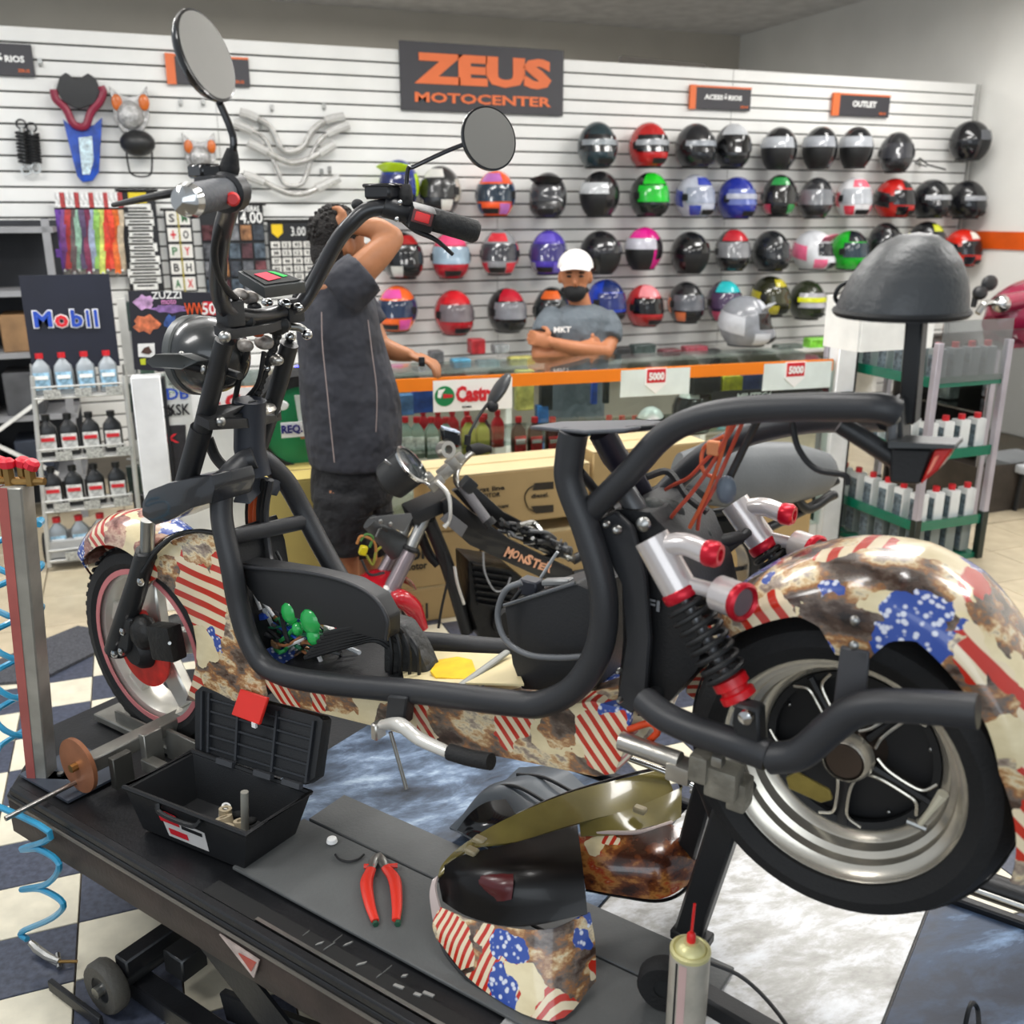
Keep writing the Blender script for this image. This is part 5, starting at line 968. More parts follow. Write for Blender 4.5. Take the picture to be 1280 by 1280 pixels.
skin([[(722, 1044, .155), (780, 1042, .16), (830, 1032, .165), (860, 1040, .15)], [(728, 1080, .12), (780, 1082, .13), (830, 1078, .14), (868, 1074, .12)], [(732, 1110, .08), (780, 1118, .075), (825, 1122, .08), (858, 1106, .09)]], 'far_panel', flagprint('print_far_panel', [(lf(745, 1055, .15), .022, 'cream'), (lf(765, 1055, .15), .016, 'stripe')], 9., 6.2, stripes=.014, zones=False, base=[(.3, '#150c0a'), (.42, '#3d1d12'), (.5, '#6e3a1c'), (.56, '#b0763a'), (.62, '#a03018'), (.7, '#d8c08a')]), .005)
G().tube(cr(fq([(724, 1043, .16), (760, 1041, .165), (800, 1040, .165), (840, 1028, .168)])), .004, 7).build('white_edge', mat('pale_edge_gloss', '#b9a9a4', .2, coat=.5), tf)
G().tube(cr(fq([(732, 1112, .075), (780, 1121, .07), (826, 1126, .07), (858, 1110, .085), (869, 1074, .115)])), .0035, 7).build('dark_edge', GLB, tf)
G().tube(cr(fq([(556, 1084, .12), (584, 1058, .15), (640, 1022, .19), (720, 988, .2), (832, 960, .21), (852, 985, .19)])), .0035, 7).build('top_edge', GLB, tf)
for (x, y, z) in [(590, 1064, .16), (600, 1050, .165), (800, 1012, .19)]: G().box(Q(x, y, TZ+z+.008), (.025, .018, .012), LAX).build('clip_boss', mat('clip_plastic', '#8f8468', .4), tf, bev=.003)
mg_ = thing('mudguard', 'black slotted rear mudguard lying under the tail fairing', 'mudguard', U(-1.07, .15, TZ))
def skin2(rows, name, m_, th=.004): skin(rows, name, m_, th, mg_)
skin2([[(563, 1037, .02), (598, 1005, .03), (625, 985, .03), (650, 962, .03)], [(575, 1042, .03), (610, 990, .09), (650, 975, .1), (700, 962, .08)], [(610, 1062, .02), (650, 1020, .07), (690, 1000, .08), (730, 985, .05)]], 'guard', mat('mudguard_grey', '#4e555c', .4, var=.1), .006)
skin2([[(572, 1038, .045), (588, 1018, .075), (608, 1004, .095), (632, 1000, .10)], [(588, 1045, .045), (600, 1035, .07), (620, 1026, .085), (644, 1018, .09)], [(612, 1060, .03), (622, 1052, .05), (636, 1042, .07), (652, 1032, .08)]], 'inner_curve', GLB, .003)
for (a, b) in [(((622, 982, .10), (650, 984, .112), (686, 1002, .10))), ((646, 970, .10), (676, 974, .108), (712, 990, .09))][:0] or []: pass
for pts_ in ([(620, 982, .098), (648, 984, .11), (684, 1004, .095)], [(646, 968, .095), (680, 972, .105), (716, 990, .085)]): G().tube(cr(fq(pts_)), .004, 6).build('slot', DPL, mg_)
# ------------------------------------------------------------------ the scooter on the lift
SB = U(-1.1, 0, TZ)
sco = thing('scooter', 'black fat-tyre electric scooter with eagle and flag print, stripped down on the lift', 'scooter', SB, TH)
def px3(L_): return [S(x, y, v) for x, y, v in L_]
def tb_(L_, r, name, m_=None, n=6, k=10, parent=None, flat=1., smooth=True):
    p = px3(L_); p = cr(p, n) if smooth and len(p) > 2 else p
    return G().tube(p, r, k, flat=flat).build(name, m_ or FRM, parent or sco)
loc = lambda x, y, v: tuple(Matrix.Rotation(-TH, 3, 'Z') @ (S(x, y, v)-SB))
# --- main frame
near = [(318, 572, -.02), (303, 578, -.04), (282, 602, -.09), (277, 645, -.11), (289, 706, -.12), (299, 759, -.12), (314, 806, -.12), (340, 838, -.12), (400, 853, -.12), (534, 866, -.12), (640, 879, -.12), (680, 879, -.12), (722, 856, -.12), (750, 806, -.12), (754, 740, -.12), (734, 665, -.12), (712, 605, -.12), (712, 572, -.12), (717, 540, -.12)]
tb_(near, .0235, 'frame_tube')
far = [(322, 572, .02), (336, 580, .04), (358, 603, .08), (379, 640, .11), (404, 687, .12), (432, 735, .12), (462, 780, .12), (500, 798, .12), (560, 805, .12), (640, 812, .12), (705, 808, .12), (745, 780, .12), (765, 720, .12), (775, 640, .12)]
tb_(far, .0235, 'frame_tube')
tb_([(283, 673, -.10), (380, 652, .10)], .012, 'frame_crossbar', flat=1.5, smooth=False)
tb_([(752, 540, -.02), (768, 570, .0), (792, 600, .04), (812, 640, .1)], .022, 'seat_upright', mat('purple_black_paint', '#211f2c', .4), smooth=False)
tb_([(735, 642, -.11), (784, 594, -.11), (827, 547, -.11), (869, 524, -.11), (925, 513, -.11), (1000, 509, -.11), (1060, 509, -.11), (1100, 510, -.11), (1118, 516, -.10)], .0195, 'rear_loop_tube')
tb_([(800, 650, .06), (840, 606, .10), (880, 570, .11), (930, 545, .11), (1000, 528, .10), (1060, 524, .06), (1110, 522, -.02)], .0195, 'rear_loop_tube')
G().prism(px3([(713, 600, -.105), (752, 648, -.105), (722, 668, -.105)]), EY*-.008).build('gusset', FRM, sco)
G().prism(px3([(662, 537, -.10), (702, 531, .02), (798, 529, .04), (830, 531, -.02), (782, 541, -.13), (730, 543, -.15)]), EZ*.006).build('seat_plate', mat('seat_plate_grey', '#5b5d62', .4, .2), sco, bev=.002)
tb_([(782, 536, -.10), (845, 531, -.05), (905, 523, -.02)], .004, 'control_rod', BLK)
tb_([(725, 590, -.10), (760, 632, -.02), (770, 650, .02)], .008, 'frame_strut', smooth=False)
# --- side plate and battery case
bx = px3([(745, 650, -.075), (770, 636, -.075), (812, 640, -.075), (842, 672, -.075), (866, 730, -.075), (880, 790, -.075), (872, 838, -.075), (835, 880, -.075), (812, 896, -.075), (782, 896, -.075), (772, 862, -.075), (778, 800, -.075), (776, 720, -.075)])
G().prism(bx, EY*.16).build('battery_case', mat('case_black', '#121316', .5, bump=.1, bs=200), sco, bev=.006, seg=2)
G().prism(px3([(742, 652, -.10), (768, 640, -.10), (790, 660, -.10), (806, 720, -.10), (812, 800, -.10), (806, 880, -.10), (788, 893, -.10), (770, 880, -.10), (782, 800, -.10), (776, 730, -.10), (755, 690, -.10)]), EY*.014).build('side_plate', FRM, sco, bev=.003)
o_ = [S(817, 756, -.084)]; txt('FI', S(817, 756, -.080), .022, .018, EX, EZ, mat('case_print', '#8a8c90', .5), sco)
for (x, y, v, r_) in [(805, 655, -.10, .012), (772, 662, -.115, .008), (776, 874, -.13, .005), (759, 655, -.115, .006), (775, 838, -.115, .005)]:
    c = S(x, y, v); G().lathe([(r_, 0), (r_*.95, .006), (r_*.5, .010), (0.0001, .011)], c, -EY, 14).build('bolt', STL, sco)
G().cyl(S(780, 612, -.05), S(806, 652, -.05), .018, 14).build('hose_sleeve', mat('sleeve_grey', '#57585a', .35, .3), sco)
for (x, y, v, rx, rz) in [(835, 640, .0, .03, .022), (850, 655, .03, .03, .03), (815, 634, -.03, .02, .016), (872, 668, .04, .025, .02)]: G().ell(S(x, y, v), (rx, .02, rz), LAX, 10, 7).build('rubber_boot', mat('boot_grey', '#3d403e', .6, bump=.3, bs=60, var=.3, vs=20), sco)
# --- controller box between the rails with its loose lead
q = px3([(630, 757, -.05), (719, 729, -.05), (742, 740, -.05), (742, 862, -.05), (709, 866, -.05), (652, 862, -.05), (640, 830, -.05)])
G().prism(q, EY*.13).build('controller_box', mat('controller_black', '#1e1f22', .55, bump=.1, bs=200), sco, bev=.006, seg=2)
tb_([(652, 728, -.06), (632, 738, -.075), (622, 768, -.08), (632, 800, -.085), (660, 818, -.085), (698, 822, -.085), (738, 820, -.085)], .0055, 'grey_lead', mat('lead_grey', '#66686b', .4))
tb_([(630, 757, -.052), (719, 729, -.052)], .0035, 'lid_lip', mat('lip_grey', '#55585c', .4), smooth=False)
G().box(S(664, 733, .0), (.04, .03, .03), LAX).build('connector', mat('connector_blue_black', '#23252e', .4), sco, bev=.003); G().box(S(697, 727, .0), (.06, .02, .012), (EX.lerp(EZ, .2).normalized(), EY, EZ)).build('connector', mat('connector_silver', '#9fa0a0', .3, .5), sco, bev=.003)
tb_([(676, 722, .02), (690, 700, .02), (697, 690, .02)], .003, 'thin_lead', mat('lead_pale', '#a9abad', .4)); tb_([(640, 752, -.02), (655, 735, -.01), (668, 740, .0)], .004, 'thin_lead', DPL)
# --- floor tray and nose in printed film
rs = lambda a: (0, a, 0)
belly = flagprint('print_belly', [(loc(640, 905, -.1), .05, 'stripe'), (loc(400, 875, -.1), .035, 'stripe'), (loc(760, 930, -.1), .06, 'stripe'), (loc(700, 910, -.1), .04, 'feather'), (loc(560, 905, -.1), .045, 'feather'), (loc(640, 960, -.1), .02, 'star'), (loc(480, 900, -.1), .03, 'feather')], 9., 1.3, rough=.35, stripes=.021, rot=(0, .75, 0))
nose = flagprint('print_nose', [(loc(255, 752, -.1), .085, 'stripe'), (loc(275, 800, -.1), .03, 'star'), (loc(262, 812, -.1), .05, 'cream'), (loc(245, 680, -.1), .045, 'feather'), (loc(245, 850, -.1), .05, 'stripe'), (loc(282, 850, -.1), .045, 'feather')], 9., .4, rough=.25, stripes=.034, rot=(0, 1.45, 0))
G().prism(px3([(x, y, -.112) for x, y in [(207, 731), (195, 722), (182, 736), (180, 712), (193, 694), (215, 675), (240, 666), (276, 664), (284, 700), (292, 740), (304, 790), (322, 830), (330, 872), (268, 880), (232, 876), (240, 852), (245, 828), (245, 803), (241, 782), (233, 763), (221, 746)]]), EY*.012).build('nose_fairing', nose, sco, bev=.003, seg=2)
G().prism(px3([(276, 664, -.098), (288, 700, -.098), (300, 770, -.098), (322, 830, -.098), (330, 872, -.098), (300, 876, -.098), (290, 820, -.098), (276, 760, -.098), (266, 700, -.098)]), EY*.16).build('nose_spine', mat('case_black', '#121316', .5), sco, bev=.004)
G().prism(px3([(316, 786, .10), (500, 804, .10), (505, 859, -.09), (350, 845, -.105)]), EZ*.004).build('foot_pan', mat('case_black', '#121316', .5), sco)
G().prism(px3([(318, 818, -.10), (350, 852, -.10), (420, 868, -.10), (540, 878, -.10), (660, 888, -.10), (740, 876, -.10), (790, 888, -.10), (784, 930, -.10), (768, 968, -.10), (745, 972, -.10), (640, 950, -.10), (560, 936, -.10), (480, 912, -.10), (400, 892, -.10), (350, 880, -.10), (326, 850, -.10)]), EY*.2).build('floor_tray', belly, sco, bev=.008, seg=2)
G().prism(px3([(500, 812, .08), (640, 818, .08), (655, 855, -.09), (505, 852, -.09)]), EZ*-.004).build('floor_board', mat('cream_floor_board', '#d6c79c', .4, var=.15, vs=9), sco)
G().prism(px3([(548, 828, .02), (572, 824, .03), (590, 828, .02), (596, 846, -.05), (580, 852, -.07), (545, 850, -.07), (538, 842, -.05)]), EZ*.006).build('yellow_label', mat('yellow_label', '#e5b90e', .4, var=.15, vs=30), sco)
G().ell(S(560, 833, .02)+EZ*.008, (.02, .014, .002), LAX).build('green_print', mat('label_green', '#7fa63c', .4), sco)
tb_([(575, 858, -.10), (634, 815, .06)], .008, 'tray_stay', mat('stay_grey', '#8a8b86', .4, .2), flat=.6, smooth=False)
# --- front loom area
gp = px3([(292, 709, -.09), (303, 703, -.09), (383, 716, -.09), (436, 729, -.09), (468, 748, -.09), (482, 774, -.09), (482, 800, -.09), (470, 799, -.09), (449, 793, -.09), (405, 782, -.09), (356, 770, -.09), (322, 752, -.09), (308, 732, -.09)])
G().prism(gp, EY*.045).build('foot_guard', mat('guard_black', '#1f2022', .5, bump=.05), sco, bev=.006, seg=2)
tb_([(294, 708, -.092), (383, 716, -.092), (436, 729, -.092), (468, 748, -.092), (484, 775, -.092), (483, 800, -.092)], .0045, 'guard_lip', FRM)
random.seed(21)
wc = ['#2f8f4e', '#1b1b1d', '#8a5a3a', '#b9bcc0', '#2a52b0', '#1f6b4a', '#3b3b3d', '#c9c9c9']
wn = ['green', 'black', 'brown', 'grey', 'blue', 'dark_green', 'charcoal', 'pale']
for k in range(36):
    a = (random.uniform(312, 350), random.uniform(752, 806), random.uniform(-.06, .04)); c_ = (random.uniform(380, 450), random.uniform(785, 832), random.uniform(-.06, .04)); m1 = ((a[0]*2+c_[0])/3+random.uniform(-16, 16), (a[1]+c_[1])/2+random.uniform(-18, 28), random.uniform(-.07, .02)); m2 = ((a[0]+c_[0]*2)/3, (a[1]+c_[1])/2+random.uniform(-20, 25), random.uniform(-.07, .02))
    tb_([a, m1, m2, c_], random.choice([.0025, .0035, .005]), 'loom_wire', mat('wire_'+wn[k % 8], wc[k % 8], .4), 5, 6)
gt = mat('green_tape', '#1fa04a', .25, coat=.5)
for (x, y, v, s_) in [(362, 766, -.085, .024), (388, 778, -.088, .028), (392, 796, -.088, .018), (372, 786, -.085, .014)]: G().ell(S(x, y, v), (s_, .012, s_*1.1), LAX, 9, 6).build('green_connector', gt, sco)
for (x, y, v, s_, c_) in [(330, 770, -.05, .016, '#2a4bb0'), (345, 752, -.02, .016, '#8b908c'), (340, 830, -.11, .012, '#d0cfcc'), (412, 788, -.04, .018, '#d5d3cf'), (436, 796, -.06, .012, '#c9c9c6'), (345, 805, -.05, .016, '#8a6a4a'), (402, 775, -.03, .02, '#b8483c')]: G().box(S(x, y, v), (s_*1.4, .014, s_), (EX.lerp(EZ, random.uniform(-.4, .4)).normalized(), EY, EZ)).build('loose_connector', mat('conn_'+c_.strip('#'), c_, .4), sco, bev=.002)
for k in range(7):
    tb_([(382+k*4, 822-k*5, -.09), (430+k*5, 808-k*4.5, -.08), (470+k*4, 800-k*3, -.05), (500+k*3, 822-k*2, -.02)], .006, 'ribbed_boot', DPL, 5, 7)
G().prism(px3([(478, 775, -.04), (500, 782, -.04), (520, 812, -.04), (536, 850, -.04), (500, 852, -.04), (478, 845, -.04)]), EY*.05).build('bellows_side', mat('bellows', '#2a2b2b', .5, bump=.4, bs=50), sco, bev=.006)
for k in range(4): tb_([(484+k*10, 780+k*6, -.05), (490+k*11, 815, -.055), (488+k*12, 850, -.05)], .004, 'bellows_rib', DPL, 4, 6)
# loom running down inside the front frame
for k in range(6):
    x = 306+k*5; tb_([(x+8, 600, .0), (x+2, 640, .01), (x+6, 690, .0), (x+(k % 3)*5+4, 716, -.02)], .006 if k % 2 else .004, 'frame_cable', [DPL, mat('wire_orange', '#c4562a', .4), mat('wire_charcoal', '#3b3b3d', .4)][k % 3 if k != 2 else 1] if k != 4 else DPL, 5, 7)
tb_([(346, 690, .0), (352, 705, -.01), (346, 716, -.02)], .004, 'frame_cable', DPL)
for (x0, y0, x1, y1) in [(342, 770, 322, 742), (326, 762, 316, 738)]: tb_([(x0, y0, -.05), (x1, y1, -.05)], .004, 'pale_strip', mat('wire_pale', '#c9c9c9', .4), smooth=False)
# --- head, forks and shields
tb_([(313, 500, 0), (312, 560, 0), (320, 596, 0)], .034, 'head_tube', mat('head_tube_navy', '#232730', .45), smooth=False, k=16)
G().prism(px3([(292, 628, -.07), (302, 606, -.05), (324, 596, .0), (354, 604, .06), (346, 620, .06), (326, 616, .0), (312, 630, -.05)]), EZ*.004).build('perforated_plate', mat('plate_grey', '#4b4e55', .4, .3), sco)
tb_([(260, 548, -.02), (272, 575, -.01), (300, 600, .0)], .012, 'ribbed_conduit', DPL, 6, 8)
tb_([(281, 426, -.10), (262, 500, -.10), (252, 540, -.10)], .0195, 'fork_tube', BLK, smooth=False, k=14); tb_([(252, 535, -.10), (230, 612, -.10)], .0235, 'fork_tube', BLK, smooth=False, k=14)
tb_([(362, 430, .10), (350, 475, .10), (338, 514, .10)], .0195, 'fork_tube', BLK, smooth=False, k=14); tb_([(338, 510, .10), (318, 570, .10), (308, 610, .09)], .0235, 'fork_tube', BLK, smooth=False, k=14)
for (x, y, v) in [(280, 420, -.12), (245, 520, -.12)]: pass
lc = lambda pts, th, name, m_: G().prism(px3(pts), EZ*th).build(name, m_, sco, bev=.004, seg=2)
lc([(246, 530, -.13), (262, 520, -.06), (320, 512, .0), (350, 508, .13), (352, 522, .13), (322, 534, .0), (262, 538, -.13)], .02, 'lower_yoke', BLK)
lc([(268, 418, -.13), (290, 404, -.06), (345, 392, .05), (372, 392, .13), (372, 404, .13), (340, 416, .0), (280, 426, -.13)], .018, 'upper_yoke', BLK)
G().lathe([(.038, 0), (.044, .006), (.04, .014), (.02, .016), (.02, .024), (.0001, .026)], S(321, 522, .03)+EZ*.012, EZ, 20).build('steering_nut', ALU, sco)
for (x, y, v) in [(281, 421, -.135), (275, 527, -.10), (363, 421, .11), (384, 418, .12)]: G().ell(S(x, y, v), (.012, .012, .012), LAX, 12, 8).build('bolt_cap', CHR if v > 0 else STL, sco)
tb_([(362, 408, .1), (376, 410, .12), (384, 418, .13)], .009, 'clutch_arm', STL)
# boxy shield above the front wheel
shp = [(177, 628), (185, 613), (208, 604), (236, 598), (264, 594), (268, 610), (264, 630), (240, 636), (216, 648), (194, 657), (176, 645)]
G().prism(px3([(x, y, -.15) for x, y in shp]), EY*.11).build('fork_shield', mat('shield_black_gloss', '#26282c', .22, coat=.4), sco, bev=.010, seg=2)
# lower legs
tb_([(185, 650, -.12), (184, 690, -.12)], .0165, 'fork_stanchion', STL, smooth=False, k=14)
G().lathe([(.026, 0), (.027, .012), (.022, .016)], S(184, 692, -.12)-EZ*.01, EZ, 18).build('dust_seal', BLK, sco)
tb_([(184, 690, -.12), (172, 730, -.12), (157, 776, -.12), (146, 812, -.12)], [.026, .026, .028, .03], 'fork_lower', BLK, smooth=False, k=14)
G().prism(px3([(150, 770, -.14), (164, 775, -.14), (160, 815, -.14), (150, 822, -.14), (137, 816, -.14), (138, 805, -.14)]), EY*.03).build('fork_foot', BLK, sco, bev=.004)
for (x, y) in [(155, 789), (144, 817), (153, 814), (177, 727)]: 
    c = S(x, y, -.15); G().lathe([(.010, 0), (.010, .006), (.005, .009)], c, -EY, 6).build('bolt', CHR, sco)
tb_([(270, 667, -.11), (240, 664, -.12), (215, 672, -.13), (192, 694, -.13), (178, 716, -.14)], .0045, 'brake_hose', DPL)
# --- front wheel
FC = U(-1.955, -.04, .735)
fwh = G().lathe([(.198, -.048), (.215, -.057), (.24, -.052), (.253, -.03), (.257, 0), (.253, .03), (.24, .052), (.215, .057), (.198, .048)], FC, EY, 56, closed=True).build('front_tyre', RUB, sco)
gr = G()
for k in range(56):
    a = 2*pi*k/56; d = EX*math.cos(a)+EZ*math.sin(a); tdir = EX*-math.sin(a)+EZ*math.cos(a)
    for v in (-.034, .034): gr.box(FC+EY*v+d*.2525, (.012, .020, .006), (tdir, EY, d))
gr.build('tread_blocks', RUB, fwh, kind='stuff', smooth=False, recalc=False)
rimf = mat('polished_alloy', '#dcd9d0', .3, .6, var=.06)
G().lathe([(.2, -.05), (.2, -.042), (.178, -.040), (.17, -.02), (.165, .0), (.17, .03), (.19, .045), (.2, .048), (.205, 0)], FC, EY, 56, closed=True).build('front_rim', rimf, sco)
G().lathe([(.2005, -.0495), (.2005, -.0515), (.187, -.0515), (.187, -.0495)], FC, EY, 56, closed=True).build('rim_tape', mat('pink_rim_tape', '#c9787a', .4), sco)
for k in range(5):
    a = 2*pi*k/5+.3; d = EX*math.cos(a)+EZ*math.sin(a); tdir = EX*-math.sin(a)+EZ*math.cos(a)
    G().add([FC+EY*v+d*r_+tdir*s_*w_ for v in (-.03, .0) for (r_, w_) in ((.05, .035), (.17, .028)) for s_ in (-1, 1)], [(0, 1, 3, 2), (4, 6, 7, 5), (0, 4, 5, 1), (2, 3, 7, 6), (0, 2, 6, 4), (1, 5, 7, 3)]).build('front_spoke', rimf, sco, bev=.005)
G().lathe([(.045, -.055), (.098, -.055), (.098, -.060), (.045, -.060)], FC, EY, 40, closed=True).build('brake_disc', mat('red_disc', '#c8281e', .35, .2, var=.25, vs=30), sco)
G().lathe([(0, -.09), (.03, -.09), (.045, -.075), (.052, -.05), (.052, .05), (0, .06)], FC, EY, 24).build('hub', DPL, sco)
G().box(S(208, 802, -.12), (.085, .04, .085), (EX.lerp(EZ, .15).normalized(), EY, EZ.lerp(EX, -.15).normalized())).build('brake_caliper', mat('caliper_black', '#1c1b1a', .5, bump=.3, bs=60), sco, bev=.008, seg=2)
G().ell(S(180, 790, -.115), (.04, .03, .045), LAX, 12, 8).build('hub_cover', mat('caliper_black', '#1c1b1a', .5), sco); G().ell(S(176, 768, -.10), (.018, .015, .012), LAX).build('red_fitting', REDP, sco)
G().cyl(S(212, 804, -.145), S(212, 804, -.137), .004, 8).build('bolt', STL, sco)
# front mudguard, following the wheel
ffm = flagprint('print_front_guard', [(loc(230, 655, -.08), .04, 'stripe'), (loc(165, 668, -.05), .03, 'feather')], 11., 3.7, rough=.18, stripes=.025, rot=(0, .9, 0), base=[(.3, '#2a1712'), (.42, '#6b3f34'), (.5, '#a8776a'), (.58, '#d9b9a0'), (.66, '#8a5a4c'), (.74, '#e8ddd0')])
def guard(c, fr, vw, a0, a1, m_, name, nu=40, nv=10, th=.005, skirt=None, rin=None):
    def f(a, b):
        an = math.radians(a0+(a1-a0)*a); d = EX*math.cos(an)+EZ*math.sin(an); s_ = b*2-1; R = fr(a)
        w_ = vw(a)
        if abs(s_) < .7: t_ = s_/.7; return c+EY*(t_*w_)+d*(R-.035*t_*t_*abs(t_))
        t_ = (abs(s_)-.7)/.3; sk = (R-.035-rin(a)) if rin else (skirt(a) if skirt else .03); return c+EY*(math.copysign(w_*(1+.02*t_), s_))+d*(R-.035-sk*t_)
    return G().grid(f, nu, nv*2, th).build(name, m_, sco)
guard(FC, lambda a: .315+.02*math.sin(a*3), lambda a: .075*min(1, .35+3*a), 152, 72, ffm, 'front_mudguard', skirt=lambda a: .02+.02*a)
tb_([(172, 722, -.125), (190, 692, -.125), (215, 672, -.125), (245, 664, -.12), (270, 666, -.11)], .005, 'guard_edge', GLB)
# --- rear wheel
RC = U(-.305, 0, .968)
rwh = G().lathe([(.178, -.085), (.20, -.096), (.222, -.088), (.236, -.06), (.243, -.02), (.243, .02), (.236, .06), (.222, .088), (.20, .096), (.178, .085)], RC, EY, 64, closed=True).build('rear_tyre', RUB, sco)
gr = G()
for v in (-.05, -.018, .018, .05): 
    rr2 = .2405 if abs(v) > .03 else .2445
    gr.lathe([(rr2-.001, v-.002), (rr2+.0015, v-.002), (rr2+.0015, v+.002), (rr2-.001, v+.002)], RC, EY, 64, closed=True)
gr.build('tread_rib', RUB, rwh, kind='stuff')
rim2 = mat('rear_polished_alloy', '#d9d2c4', .27, .8, var=.06)
G().lathe([(.186, -.088), (.186, -.082), (.180, -.080), (.176, -.074), (.172, -.066), (.160, -.060), (.157, -.046), (.148, -.040), (.144, -.022), (.134, -.014), (.128, -.002), (.128, .05), (.186, .086), (.192, .0)], RC, EY, 64, closed=True).build('rear_rim', rim2, sco)
G().lathe([(.118, -.008), (.129, -.010), (.129, .002), (.118, .002)], RC, EY, 48, closed=True).build('rim_inner_ring', DPL, sco)
G().lathe([(0, .012), (.128, .012), (.128, .06), (0, .06)], RC, EY, 48).build('hub_motor', mat('motor_black', '#161618', .5), sco)
G().lathe([(.0001, -.045), (.026, -.045), (.034, -.036), (.038, -.012), (.05, .012), (.0001, .012)], RC, EY, 28).build('hub_centre', mat('hub_brown_steel', '#5c5048', .3, .7), sco)
G().lathe([(.030, -.046), (.036, -.040), (.040, -.024), (.036, -.024)], RC, EY, 28, closed=True).build('hub_ring', rim2, sco)
for k in range(5):
    a = 2*pi*k/5+math.radians(52)
    P2 = lambda r_, da, v: RC+(EX*math.cos(a+da)+EZ*math.sin(a+da))*r_+EY*v
    for sg in (-1, 1):
        G().tube(cr([P2(.040, .42*sg, -.012), P2(.058, .17*sg, -.014), P2(.09, .095*sg, -.014), P2(.112, .11*sg, -.012), P2(.126, .26*sg, -.010)], 5), .0026, 6).build('machined_spoke_edge', rim2, sco)
    G().tube(cr([P2(.04, 0, -.006), P2(.08, 0, -.006), P2(.126, 0, -.004)], 3), [.014, .010, .014], 8, flat=.5).build('rear_spoke', mat('spoke_black', '#202022', .4), sco)
    c = P2(.112, .62, .010); G().ell(c, (.004, .004, .004), LAX, 8, 6).build('motor_bolt', STL, sco)
G().tube([S(1150, 1030, -.07), S(1164, 1012, -.075), S(1179, 992, -.08)], [.004, .005, .008], 8).build('valve_stem', mat('cream_valve', '#d8d0b8', .3), sco); G().tube([S(1134, 1026, -.06), S(1158, 1036, -.06)], .005, 8).build('valve_base', STL, sco)
G().prism(px3([(982, 972, -.13), (996, 966, -.13), (1036, 988, -.13), (1040, 1000, -.13), (1026, 1004, -.13), (986, 986, -.13)]), EY*.006).build('torque_arm', mat('olive_zinc', '#9a8a4a', .3, .6, var=.3, vs=20), sco, bev=.001)
# rear mudguard
rfm = flagprint('print_rear_guard', [(loc(948, 770, -.15), .055, 'stripe'), (loc(938, 735, -.15), .035, 'star'), (loc(990, 745, -.15), .03, 'cream'), (loc(1040, 770, -.15), .05, 'feather'), (loc(1095, 745, -.15), .045, 'cream'), (loc(1140, 770, -.15), .05, 'star'), (loc(1180, 790, -.15), .035, 'star'), (loc(1205, 790, -.15), .035, 'feather'), (loc(1180, 740, -.1), .03, 'star'), (loc(1255, 830, -.15), .06, 'stripe'), (loc(1095, 800, -.15), .012, 'stripe'), (loc(1270, 950, -.15), .05, 'cream'), (loc(1110, 690, -.06), .05, 'feather'), (loc(1045, 690, -.04), .035, 'stripe'), (loc(1170, 705, -.05), .045, 'feather'), (loc(1215, 740, -.07), .03, 'stripe'), (loc(1250, 760, -.06), .04, 'feather'), (loc(985, 710, -.08), .035, 'feather'), (loc(1262, 775, .0), .07, 'feather'), (loc(1222, 722, .0), .035, 'stripe'), (loc(1280, 850, -.02), .05, 'feather'), (loc(1262, 985, -.13), .03, 'feather')], 9., .9, rough=.25, stripes=.027, rot=(0, .85, 0))
sk_tab = [(0, .0), (.03, .02), (.15, .045), (.28, .05), (.33, .06), (.40, .10), (.47, .10), (.52, .055), (.62, .04), (.75, .06), (.86, .09), (1, .10)]
def lerp_tab(tab, a):
    for (a0, v0), (a1, v1) in zip(tab, tab[1:]):
        if a <= a1: return v0+(v1-v0)*(a-a0)/(a1-a0)
    return tab[-1][1]
TR = [(0, .290), (.035, .296), (.13, .304), (.30, .326), (.41, .337), (.50, .332), (.60, .312), (.72, .300), (1, .295)]
TI = [(0, .252), (.055, .247), (.115, .249), (.25, .257), (.29, .243), (.325, .206), (.40, .208), (.43, .250), (.47, .268), (.575, .253), (.66, .246), (.76, .232), (.83, .236), (1, .25)]
guard(RC, lambda a: lerp_tab(TR, a), lambda a: .125*min(1, .72+2*a), 143, -12, rfm, 'rear_mudguard', nu=110, nv=12, rin=lambda a: lerp_tab(TI, a))
G().prism(px3([(1050, 808, -.15), (1086, 816, -.15), (1082, 880, -.15), (1040, 892, -.15)]), EY*.008).build('guard_bracket', mat('bracket_grey_black', '#47474a', .45), sco, bev=.002)
for (x, y) in [(1068, 776), (1067, 807)]: G().ell(S(x, y, -.160), (.007, .005, .007), LAX, 10, 7).build('guard_bolt', STL, sco)
# side tube past the rear wheel and its clamp
tb_([(806, 876, -.15), (832, 896, -.17), (872, 914, -.18), (915, 928, -.19), (960, 944, -.19)], .0225, 'side_bar', k=14)
tb_([(962, 948, -.19), (1000, 942, -.19), (1036, 912, -.19), (1066, 890, -.19), (1102, 882, -.19), (1160, 884, -.19), (1222, 889, -.19)], .0225, 'side_bar', k=14)
G().cyl(S(1221, 889, -.19), S(1223, 889.2, -.19), .0215, 16).build('end_cap', BLK, sco)
G().prism(px3([(918, 880, -.20), (948, 888, -.20), (950, 942, -.20), (925, 940, -.20), (914, 905, -.20)]), EY*.03).build('shock_mount', BLK, sco, bev=.004)
c = S(933, 896, -.205); G().lathe([(.011, 0), (.010, .006), (.0001, .010)], c, -EY, 14).build('mount_bolt', CHR, sco)
